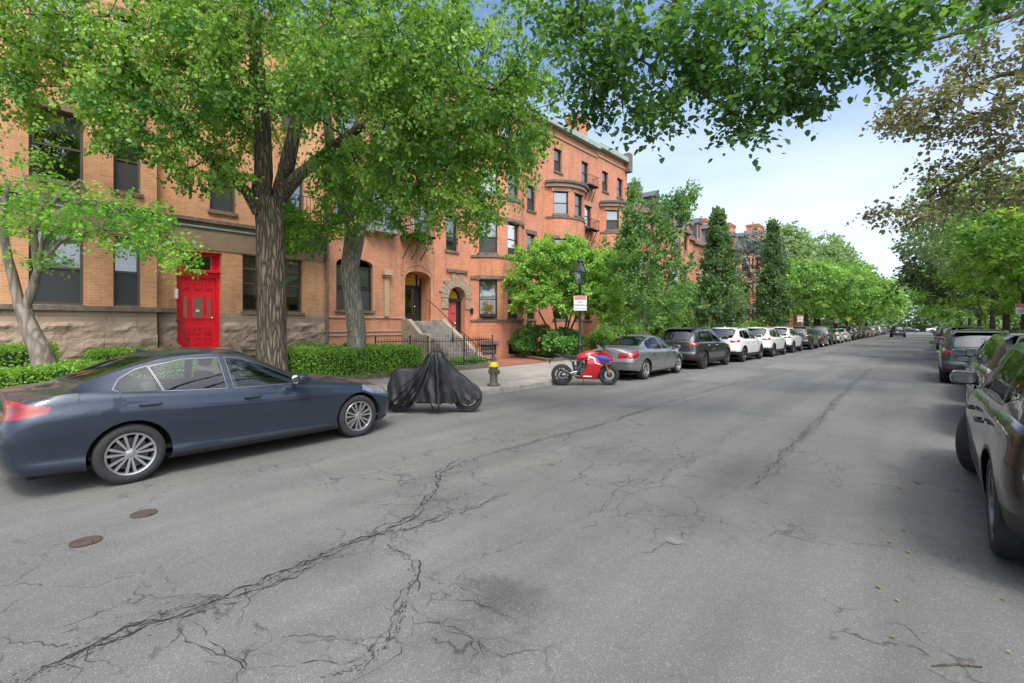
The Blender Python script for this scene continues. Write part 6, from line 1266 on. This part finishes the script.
def psign(parent, loc, rz, w_=.46, h=.6, head=.13):
    Mx = Matrix.Translation(loc) @ Matrix.Rotation(rz, 4, 'Z'); q = MB(); q.box(-w_ / 2, w_ / 2, -.002, .002, -h / 2, h / 2, Mx); s_ = q.build('sign_plate', M['white'], parent, bevel=.001)
    q = MB(); q.box(-w_ / 2 + .02, w_ / 2 - .02, -.0045, -.0025, h / 2 - head, h / 2 - .015, Mx); q.build('sign_header', M['signred'], s_)
    rot = (R(90), 0, rz); ax = Matrix.Rotation(rz, 3, 'Z') @ Vector((0, -.0055, 0))
    txt('TOW ZONE', .075, 'white', s_, Vector(loc) + ax + Vector((0, 0, h / 2 - head / 2 - .01)), rot); txt('NO\nPARKING', .1, 'signblk', s_, Vector(loc) + ax + Vector((0, 0, -.02)), rot)
    txt('STREET CLEANING', .045, 'signblk', s_, Vector(loc) + ax + Vector((0, 0, -h / 2 + .07)), rot); return s_
psign(lp, (.07, -.09, 2.38), R(40), .44, .5)
sgp = [( -8.8, 50.5, 'small white parking sign on a pole beyond the tall grey suv on the left'), (-8.8, 74, 'white sign on a pole above the far left row of dark cars'), (3.2, 17.5, '')]
def pole_sign(x, y, kind, label, h=2.6, rz=0.):
    t = thing('street_sign', label, 'sign', (x, y, .13), rz); q = MB(); q.tube([(0, 0, 0), (0, 0, h)], .03, 8); q.build('pole', M['iron'] if kind == 'p' else M['alloy'], t)
    if kind == 'p': psign(t, (0, -.035, h - .35), 0)
    elif kind == 'd': q = MB(); s_ = .53; q.ring([[(0, y_, h - .3 - s_), (s_, y_, h - .3), (0, y_, h - .3 + s_), (-s_, y_, h - .3)] for y_ in (-.04, -.034)]); q.build('sign_plate', M['signyel'], t)
    else:
        q = MB(); q.ring([[(.38 * math.cos(R(22.5 + 45 * k)), y_, h - .3 + .38 * math.sin(R(22.5 + 45 * k))) for k in range(8)] for y_ in (-.04, -.034)]); q.build('sign_plate', M['signred'], t)
    return t
pole_sign(-8.8, 50.5, 'p', sgp[0][2]); pole_sign(-8.8, 74, 'p', sgp[1][2]); pole_sign(-8.8, 86, 'd', 'yellow diamond warning sign beside the far left trees', 3.0); pole_sign(-8.8, 100, 'o', 'small red octagonal sign at the far end of the left kerb', 2.9)
lr = thing('street_lamp', 'black lamp post with a red headed parking sign behind the cars on the right', 'street lamp', (2.98, 28.6, .13)); q = MB()
q.lathe([(.15, 0), (.16, .1), (.12, .14), (.12, .5), (.09, .65), (.06, 1.02), (.055, 3.0), (.07, 3.05)], 14); q.build('pole', M['irong'], lr, smooth=True); q = MB(); rod4(q, 3.05, 3.48, .13, .22); rod4(q, 3.48, 3.85, .23, .06); q.lathe([(.08, 3.82), (.1, 3.85), (0, 4.0)], 10); q.build('lantern_frame', M['irong'], lr)
psign(lr, (.03, -.08, 2.3), R(20), .55, .42)
# ------------------------------------------------------------------ hedges, shrubs
hedge('hedge', 'clipped green hedge in front of the orange brick house behind the dark sedan bonnet', 'hedge', -13.7, -12.62, 5.2, 9.95, .2, 1.05, 26000, M['lf_hedge'], .055)
hedge('hedge', 'low clipped hedge along the pavement at the lower left behind the sedan boot', 'hedge', -13.55, -12.65, -2.5, 3.4, .2, .92, 26000, M['lf_hedge'], .05)
hedge('hedge', 'taller bright hedge block at the far left below the big dark window', 'hedge', -15.6, -14.0, -2.5, 1.2, .2, 1.3, 16000, M['lf_hedge'], .05)
hedge('hedge', 'small hedge block under the basement window left of the red door', 'hedge', -15.4, -14.4, 1.9, 3.7, .2, 1.12, 9000, M['lf_hedge'], .05)
shrub('shrub', 'pale leafy shrub on top of the hedge between the two big trunks', 'shrub', (-14.3, 6.6, .2), (.8, 1.3, .55), 6000, M['lf_mid'], .07)
shrub('shrub', 'pale leafy shrub behind the hedge right of the second trunk', 'shrub', (-14.8, 8.6, .2), (.7, .9, .5), 3500, M['lf_hyd'], .07)
shrub('shrub', 'low green plants behind the iron fence by the stoop', 'shrub', (-13.1, 12.3, .2), (.35, 1.1, .2), 2500, M['lf_mid'], .06)
hy_ = 'broad leaved shrubs round the small garden tree'
shrub('shrub', 'broad leaved shrub left of the multi stemmed garden tree', 'shrub', (-14.9, 18.9, .15), (1.0, 1.4, .85), 7000, M['lf_hyd'], .10, hy_)
shrub('shrub', 'bright broad leaved shrub behind the lamp post', 'shrub', (-13.3, 19.0, .15), (.85, 1.4, .75), 7000, M['lf_hyd'], .11, hy_)
shrub('shrub', 'rounded green shrub above the silver sedan boot', 'shrub', (-13.4, 23.6, .15), (.9, 1.7, .85), 6500, M['lf_mid'], .10, hy_)
shrub('shrub', 'dark green shrub against the bow front house', 'shrub', (-15.6, 21.6, .15), (.8, 1.3, .7), 4000, M['lf_hyd'], .1, hy_)
for i, (y, x, rr) in enumerate(((27.5, -14, 1.1), (31.5, -13.6, 1.2), (36, -14, 1.3), (41, -13.5, 1.2), (47, -13.8, 1.4), (54, -13.8, 1.4))):
    shrub('shrub', 'garden shrub behind the parked cars, ' + ('above the silver sedan roof', 'above the charcoal suv', 'behind the slim street tree', 'beside the first narrow tree', 'between the two narrow trees', 'past the second narrow tree')[i], 'shrub', (x, y, .15), (rr, rr * 1.3, rr * .9), 3500, M['lf_mid'], .14, 'garden shrubs behind the row of parked cars', False)
b = MB(); q = [(random.uniform(-16.8, -12.9), random.uniform(-2, 13)) for _ in range(9000)]
P = np.array([[x, y, .2 + random.random() * .12] for x, y in q]); D = rng.normal(0, 1, P.shape); D[:, 2] = np.abs(D[:, 2])
tag(link('ground_cover', leaves_mesh('ground_cover', P, D, .08, .5, False, .4), M['lf_hedge']), 'low green ground cover in the front garden beds', kind='stuff')
P2 = np.array([[random.uniform(-16.8, -12.9), random.uniform(19.5, 60), .18 + random.random() * .15] for _ in range(7000)]); D = rng.normal(0, 1, P2.shape); D[:, 2] = np.abs(D[:, 2])
tag(link('ground_cover', leaves_mesh('ground_cover', P2, D, .14, .5, False, .4), M['lf_hedge']), 'low green ground cover in the gardens further along', kind='stuff')
# ------------------------------------------------------------------ trees on the left
def T(px, py, Z, r): p = wpt(px, py, Z); return (p.x, p.y, p.z, r)
def B(*bl): return np.concatenate([blob(*q) for q in bl])
# big ridged-bark tree
c = (-12.25, 4.97)
tk = [[(c[0], c[1], .1, .35), (c[0], c[1], 1.2, .33), (c[0] - .02, c[1] - .03, 3.0, .32), (c[0] - .02, c[1] - .02, 4.3, .33), (c[0] - .05, c[1] - .12, 4.9, .29)],
      [(c[0] - .05, c[1] - .25, 4.9, .23), T(264, 175, 11.6, .21), T(260, 90, 11.4, .16), T(250, 0, 11, .12), T(240, -60, 11, .06)],
      [(c[0] + .0, c[1] + .15, 4.9, .2), T(288, 160, 11.6, .17), T(304, 90, 11.7, .13), T(335, 0, 11.6, .1)],
      [(c[0] - .05, c[1] - .3, 4.5, .14), T(247, 192, 11.4, .13), T(215, 165, 11, .10), T(170, 120, 10.4, .07), T(110, 85, 9.8, .04)],
      [(c[0], c[1] + .2, 5.0, .17), T(300, 175, 11.4, .14), T(335, 145, 11, .11), T(400, 100, 10.6, .07), T(470, 70, 10.2, .04)]]
att = B((95, 55, 10, 90, 50, 1.6, 74), (35, 30, 10, 55, 45, 1.4, 40), (30, 95, 9.6, 45, 22, 1, 14), (185, 70, 10, 80, 70, 2.2, 110), (150, 130, 9.8, 55, 26, 1.2, 30), (205, 165, 10.6, 30, 28, .8, 16), (270, 30, 11.4, 100, 60, 2.6, 130), (235, 110, 12.6, 50, 50, 1.6, 34), (300, 95, 9.4, 18, 26, .5, 10),
        (375, 80, 10.4, 80, 75, 2.4, 140), (345, 165, 11.2, 36, 30, .8, 24), (440, 80, 10.2, 80, 80, 2.2, 130), (500, 110, 10.3, 50, 55, 1.4, 50), (425, 165, 10.6, 60, 38, 1.2, 46), (385, 205, 10.8, 30, 20, .7, 10), (460, 205, 10.6, 30, 16, .7, 9), (525, 50, 10, 36, 46, 1.4, 28), (520, 140, 10.2, 28, 20, .8, 9), (300, -60, 11, 220, 60, 3, 90))
tree('street_tree', 'largest tree with thick ridged trunk in front of the red door house', 'tree', tk, att, M['lf_linden'], M['bark1'], .085, 96, .62, .5, .2, True, 'large trees in the front gardens', .009, attach=.4, ntw=5, twigs=True)
# second tree, pale grey bark
c = (-13.05, 7.75)
tk = [[(c[0], c[1], .1, .29), (c[0], c[1], 1.5, .27), T(350, 270, 14.3, .26), T(356, 225, 14.3, .29), T(358, 210, 14.3, .26)],
      [T(350, 222, 14.3, .2), T(335, 180, 14, .17), T(326, 110, 13.6, .12), T(315, 40, 13, .06)], [T(356, 220, 14.3, .22), T(368, 190, 14.2, .2), T(392, 130, 14, .14), T(420, 50, 13.5, .07)]]
att = B((300, 225, 13, 26, 28, .8, 26), (330, 215, 13.2, 22, 24, .7, 14), (385, 180, 13.4, 60, 34, 1.4, 46), (440, 165, 13.4, 55, 46, 1.5, 60), (470, 215, 13.6, 34, 20, .8, 14), (400, 110, 13.5, 90, 70, 2.4, 90), (490, 185, 13.6, 34, 26, 1, 14), (515, 125, 13, 34, 46, 1.4, 16), (420, 225, 13.4, 22, 14, .6, 8))
tree('street_tree', 'tree with smooth grey forked trunk rising from the hedge before the orange brick house', 'tree', tk, att, M['lf_bright'], M['bark2'], .09, 64, .6, .5, .25, True, 'large trees in the front gardens', .009, attach=.5, ntw=5, twigs=True)
# small left tree
tk = [[T(44, 372, 9.4, .16), T(40, 350, 9.4, .15), T(26, 318, 9.4, .125), T(22, 305, 9.4, .13)], [T(20, 306, 9.4, .09), T(8, 260, 9.3, .075), T(2, 220, 9.2, .06), T(8, 180, 9.1, .035)], [T(26, 308, 9.4, .08), T(38, 270, 9.4, .07), T(34, 235, 9.3, .055), T(45, 200, 9.2, .035)],
      [T(36, 285, 9.4, .05), T(40, 265, 9.2, .04), T(62, 240, 9.0, .032), T(100, 228, 8.8, .02)], [T(37, 272, 9.4, .045), T(50, 205, 9, .035), T(80, 180, 8.8, .025)]]
att = B((40, 225, 9.0, 55, 14, .7, 40), (110, 225, 8.8, 60, 12, .7, 46), (150, 245, 8.7, 45, 10, .6, 30), (60, 200, 8.8, 60, 12, .7, 30), (20, 175, 8.8, 40, 16, .8, 14), (130, 210, 8.8, 40, 10, .6, 14), (185, 262, 8.6, 18, 9, .3, 9), (5, 130, 9, 30, 30, 1, 10), (45, 258, 8.9, 25, 8, .4, 8))
tree('small_tree', 'small forked pale trunk tree with layered bright leaves at the far left', 'tree', tk, att, M['lf_bright'], M['barkp'], .07, 24, .38, .15, .6, True, None, .005, twigs=True, attach=.3, ntw=4, flat=.5)
# bushy multi-stem maple in the bow front garden
o = (-13.35, 18.9)
tk = [[(o[0] + .06 * k, o[1] + .08 * k, .15, .085), (o[0] + a * .35, o[1] + b_ * .35, 1.1, .06), (o[0] + a, o[1] + b_, 2.4, .035)] for k, (a, b_) in enumerate(((-.5, -1.1), (-.1, -.5), (.2, .3), (.3, 1.0), (-.4, 1.5)))]
att = B((562, 262, 23, 50, 24, 1.6, 140), (532, 290, 22.5, 26, 26, 1.1, 50), (595, 285, 23, 36, 28, 1.4, 80), (562, 295, 22.6, 40, 18, 1.2, 50), (615, 300, 23, 16, 18, .8, 16))
tree('garden_tree', 'rounded lime green tree with many dark stems in front of the bow fronted house', 'tree', tk, att, M['lf_lime'], M['bark3'], .125, 110, .42, .15, .6, True, None, .006, attach=.6, ntw=5, origin=(o[0], o[1], .15))
# young vase shaped street tree
o = (-9.25, 19.3)
tk = [[(o[0], o[1], .1, .09), (o[0], o[1], 2.0, .07), T(650, 250, 20.6, .05), T(655, 200, 20.6, .02)]]
att = B((652, 300, 20.6, 33, 28, 1.1, 58), (648, 255, 20.6, 34, 36, 1.1, 80), (632, 225, 20.6, 12, 24, .5, 20), (655, 222, 20.6, 28, 22, .9, 34), (678, 212, 20.5, 14, 22, .5, 22), (690, 198, 20.5, 5, 10, .2, 7), (634, 195, 20.6, 4, 12, .2, 6), (680, 270, 20.6, 18, 26, .8, 20), (622, 275, 20.6, 14, 22, .7, 14))
tree('street_tree', 'young upright street tree with feathery top behind the silver sedan', 'tree', tk, att, M['lf_young'], M['bark2'], .13, 44, .42, -.25, .45, True, 'young street trees along the left kerb', .006, attach=.35, ntw=5, pen=.15)
def columnar(label, x, y, h, r, lm, n, leaf, z0=1.6):
    P = []
    while len(P) < n:
        t = random.random() ** .9; rr = r * (min(1, .55 + t * 3) * (1 - max(0, t - .25) / .75) ** 1.05 + .04); a = random.random() * 6.28; q = rr * random.uniform(.3, 1) ** .5 * random.uniform(.7, 1.28); P.append((x + q * math.cos(a), y + q * math.sin(a), z0 + t * (h - z0)))
    return tree('columnar_tree', label, 'tree', [[(x, y, .1, .11), (x, y, 2, .09), (x, y, h * .6, .05), (x, y, h * .97, .015)]], np.array(P), lm, M['bark3'], leaf, 42, .42, -.35, .4, True, 'narrow dark street trees along the left kerb', .008, attach=.2, ntw=5, pen=.1)
columnar('first narrow dark tree, broader, behind the white suvs', -9.3, 29.1, 8.3, 1.35, M['lf_col'], 300, .16)
columnar('second narrow dark tree, slimmer, before the pale green trees', -9.3, 42.5, 9.9, 1.15, M['lf_col'], 300, .18)
def round_tree(name, label, x, y, h, r, lm, n=160, leaf=.25, nl=40, th=2.5, group=None, bk='bark3', tr=.2, tw=.9, sq=1., flat=1., fine=False, lean=(0, 0), droop=.1):
    zc = (h + th) / 2; att = ell((x + lean[0], y + lean[1], zc), (r, r, (h - th) / 2 * sq), n, .3)
    # uneven outline: a few clumps push out beyond the crown
    for k in range(5): a = random.random() * 6.28; e = random.uniform(-.5, .9); att = np.concatenate([att, ell((x + lean[0] + r * .8 * math.cos(a) * math.cos(e), y + lean[1] + r * .8 * math.sin(a) * math.cos(e), zc + (h - th) / 2 * .8 * math.sin(e)), (r * .35,) * 3, max(6, n // 14))])
    return tree(name, label, 'tree', [[(x, y, .05, tr), (x, y, th, tr * .8), (x + lean[0] * .5, y + lean[1] * .5, (th + h) / 2, tr * .5), (x + lean[0], y + lean[1], h * .85, .05)]], att, lm, M[bk], leaf, nl, tw, droop, .5, fine, group, .012, attach=.35, ntw=4, flat=flat)
g1 = 'garden trees among the left hand houses'
round_tree('garden_tree', 'bright green garden tree filling the gap right of the lime green tree', -13.6, 25.2, 4.8, 1.7, M['lf_mid'], 90, .15, 50, 1.2, g1, fine=True, tw=.5, tr=.1)
round_tree('garden_tree', 'dark arching garden tree against the bow front above the silver sedan', -15.0, 26.8, 7.4, 1.6, M['lf_young'], 70, .16, 44, 2.5, g1, fine=True, tw=.6, tr=.1)
round_tree('garden_tree', 'low bright garden tree behind the charcoal suv', -13.8, 31, 4.3, 1.6, M['lf_mid'], 90, .18, 50, 1.2, g1, tw=.6, tr=.1)
round_tree('garden_tree', 'yellow green garden tree between the two narrow dark trees', -13.2, 41, 6.0, 2.0, M['lf_lime'], 120, .2, 50, 1.5, g1, tw=.7, tr=.12)
round_tree('garden_tree', 'green garden tree behind the first narrow dark tree', -13.6, 35.5, 5.0, 1.7, M['lf_mid'], 90, .2, 50, 1.5, g1, tw=.7, tr=.12)
round_tree('spruce_tree', 'blue grey conifer right of the second narrow dark tree', -13.8, 56, 12.5, 2.8, M['lf_spruce'], 130, .26, 44, 2, g1, tw=1.0, flat=.4)
round_tree('tall_tree', 'thin topped tree rising behind the roofs beside the brick chimney', -27, 45, 19.5, 2.4, M['lf_far'], 60, .3, 20, 12, None, tr=.2)
g2 = 'broad street trees far along the left kerb'
for i, (x, y, h, r, m_, lab) in enumerate(((-9.4, 57, 8.6, 4.6, 'lf_mid', 'broad bright tree over the white sedan on the left'), (-9.6, 66, 9.6, 4.8, 'lf_mid', 'second broad bright tree over the far left cars'), (-9.2, 76, 10, 5, 'lf_mid', 'third broad tree over the far left cars'), (-9.2, 88, 10.5, 5.4, 'lf_linden', 'darker tree by the yellow warning sign'), (-9, 101, 10, 5.2, 'lf_mid', 'tree above the orange car'),
    (-9, 116, 11, 5.6, 'lf_linden', 'tree before the end of the left kerb'), (-9, 132, 11, 6, 'lf_mid', 'last tree on the left kerb'))): round_tree('street_tree', lab, x, y, h, r, M[m_], 170 if i < 3 else 110, .3 + i * .03, 50, 2.6, g2, tw=1.0, flat=.45)
round_tree('tall_tree', 'tall pale green tree with soft top behind the broad left trees', -16.5, 78, 16.2, 4.6, M['lf_far'], 230, .42, 44, 6, 'tall pale trees behind the left row', tw=1.3, tr=.35)
round_tree('tall_tree', 'second tall pale green tree, nearer the street, behind the broad left trees', -13.5, 90, 16.4, 5.2, M['lf_far'], 230, .42, 44, 6, 'tall pale trees behind the left row', tw=1.3, tr=.35)
# ------------------------------------------------------------------ trees on the right
g3 = 'street trees along the right kerb'
for i, (x, y, h, r, m_, lab, le) in enumerate(((6.6, 21.5, 7.8, 3.4, 'lf_young', 'leafy green tree nearest the camera on the right', .15), (5.2, 29.5, 8.4, 4.0, 'lf_linden', 'leafy green tree behind the dark green suv on the right', .18), (4.6, 38, 9.6, 4.4, 'lf_linden', 'green tree with visible trunk behind the grey suv', .22), (4.2, 48, 12.2, 5.2, 'lf_dpurple', 'dark bronze leaved tree overhanging the street on the right', .26),
    (4.4, 60, 12, 5.4, 'lf_linden', 'green tree past the dark bronze tree', .3), (4.4, 74, 12, 5.8, 'lf_mid', 'far green tree on the right kerb', .34), (4.4, 90, 12, 6, 'lf_linden', 'second farthest tree on the right kerb', .38), (4.4, 110, 12, 6.2, 'lf_mid', 'farthest tree on the right kerb', .42))):
    round_tree('street_tree', lab, x, y, h, r, M[m_], 190 if i < 4 else 110, le, 54, 2.4, g3, 'bark3', .22, .8 + i * .06, flat=.6, fine=i < 2, lean=(-.6, 0) if i == 3 else (0, 0))
round_tree('garden_tree', 'green garden tree filling the right edge beside the lamp post', 9.0, 27, 8.5, 3.6, M['lf_mid'], 150, .18, 50, 1.2, 'garden trees on the right', tw=.8)
round_tree('garden_tree', 'darker garden tree in front of the right hand houses', 9.0, 37, 8.5, 4, M['lf_linden'], 150, .22, 50, 1.2, 'garden trees on the right', tw=.8)
round_tree('garden_tree', 'far garden tree in front of the right hand houses', 9.0, 50, 9, 4, M['lf_mid'], 130, .26, 50, 1.2, 'garden trees on the right', tw=.9)
round_tree('tall_tree', 'pale olive tree rising above the bright trees at the right frame edge', 4.6, 33, 9.8, 3.2, M['lf_far'], 150, .17, 40, 4, None, tw=.8, tr=.25, lean=(-2.3, 0), fine=True)
# bronze leaved maple reaching in from the right
o = (5.6, 12.6)
tk = [[(o[0], o[1], .1, .3), (o[0], o[1], 2.4, .25), (o[0] - .1, o[1], 4, .2)], [(o[0], o[1], 2.6, .13), T(1120, 150, 11.5, .10), T(1010, 150, 10.6, .05), T(940, 190, 10, .03)], [(o[0], o[1], 3.2, .14), T(1120, 60, 10.5, .1), T(1000, 75, 9.8, .05), T(920, 110, 9.4, .025)], [(o[0] - .1, o[1], 3.9, .14), T(1110, -20, 10.5, .1), T(1000, 20, 9.6, .05), T(900, 50, 9.2, .025)]]
att = B((985, 195, 10.3, 70, 13, .9, 60), (905, 215, 10, 38, 10, .5, 28), (960, 170, 10, 60, 10, .7, 22), (960, 105, 9.6, 70, 24, 1.1, 80), (1000, 60, 9.6, 60, 26, 1.2, 60), (925, 110, 9.4, 24, 16, .5, 16), (985, 130, 9.8, 60, 22, 1, 40), (905, 120, 9.3, 20, 10, .4, 10), (980, 20, 9.6, 70, 26, 1.3, 40), (1080, 80, 10.5, 60, 80, 1.5, 40), (990, 150, 9.8, 24, 10, .5, 12))
tree('maple_tree', 'bronze purple leaved maple reaching over the street from the right edge', 'tree', tk, att, M['lf_purple'], M['bark3'], .09, 22, .36, .12, .6, True, None, .005, twigs=True, attach=.3, ntw=5, flat=.35)
# tree behind the camera whose boughs hang over the road
o = (4.6, 2.6)
tk = [[(o[0], o[1], .1, .4), (o[0], o[1], 3, .34), (o[0] - .1, o[1] + .1, 4.6, .28)], [(o[0] - .1, o[1] + .1, 4.4, .16), (2.6, 3.2, 6.4, .12), T(850, -20, 6.6, .06), T(760, 60, 7.0, .03)], [(o[0] - .1, o[1] + .1, 4.4, .15), (2.2, 3.0, 7.0, .11), T(700, -40, 6.8, .05), T(640, 60, 7.2, .025)], [(o[0] - .1, o[1] + .1, 4.5, .14), (1.8, 2.8, 7.6, .1), T(600, -60, 7.2, .05), T(580, 30, 7.4, .025)]]
att = B((590, 40, 7.4, 45, 45, .7, 46), (600, 95, 7.4, 34, 22, .5, 20), (650, 60, 7.2, 60, 50, .8, 66), (650, 118, 7.2, 34, 14, .4, 16), (720, 50, 7.0, 60, 45, .8, 62), (760, 105, 7.0, 45, 16, .5, 24), (790, 60, 6.9, 55, 40, .7, 48), (850, 40, 6.7, 55, 34, .7, 42), (745, 128, 7.0, 26, 8, .3, 8), (812, 100, 6.9, 30, 14, .4, 12), (880, 60, 6.6, 24, 24, .5, 12), (900, 15, 6.4, 50, 18, .5, 22), (985, 5, 6.2, 40, 8, .4, 10), (700, -40, 7, 220, 40, 1, 60), (560, 0, 7.6, 40, 30, .6, 20))
tree('street_tree', 'dark green leafy boughs hanging over the road at the top of the view', 'tree', tk, att, M['lf_over'], M['bark3'], .10, 30, .42, .1, .75, True, None, .0045, twigs=True, attach=.35, ntw=4, flat=.35)
# ------------------------------------------------------------------ far end of the street
P = np.concatenate([ell((x, y, 5 + (i % 3) * 1.5), (10, 7, 8 + (i % 3)), 7000, .3) for i, (x, y) in enumerate([(-58 + 11 * k, 172 + (k * 7) % 13) for k in range(12)])]); P[:, 2] = np.abs(P[:, 2]); D = rng.normal(0, 1, P.shape)
tag(link('far_wood', leaves_mesh('far_wood', P, D, .75, .4, False, .42, np.clip(rng.normal(.5, .25, len(P)), 0, 1)), M['lf_far']), 'hazy mass of trees closing the far end of the street', kind='stuff')
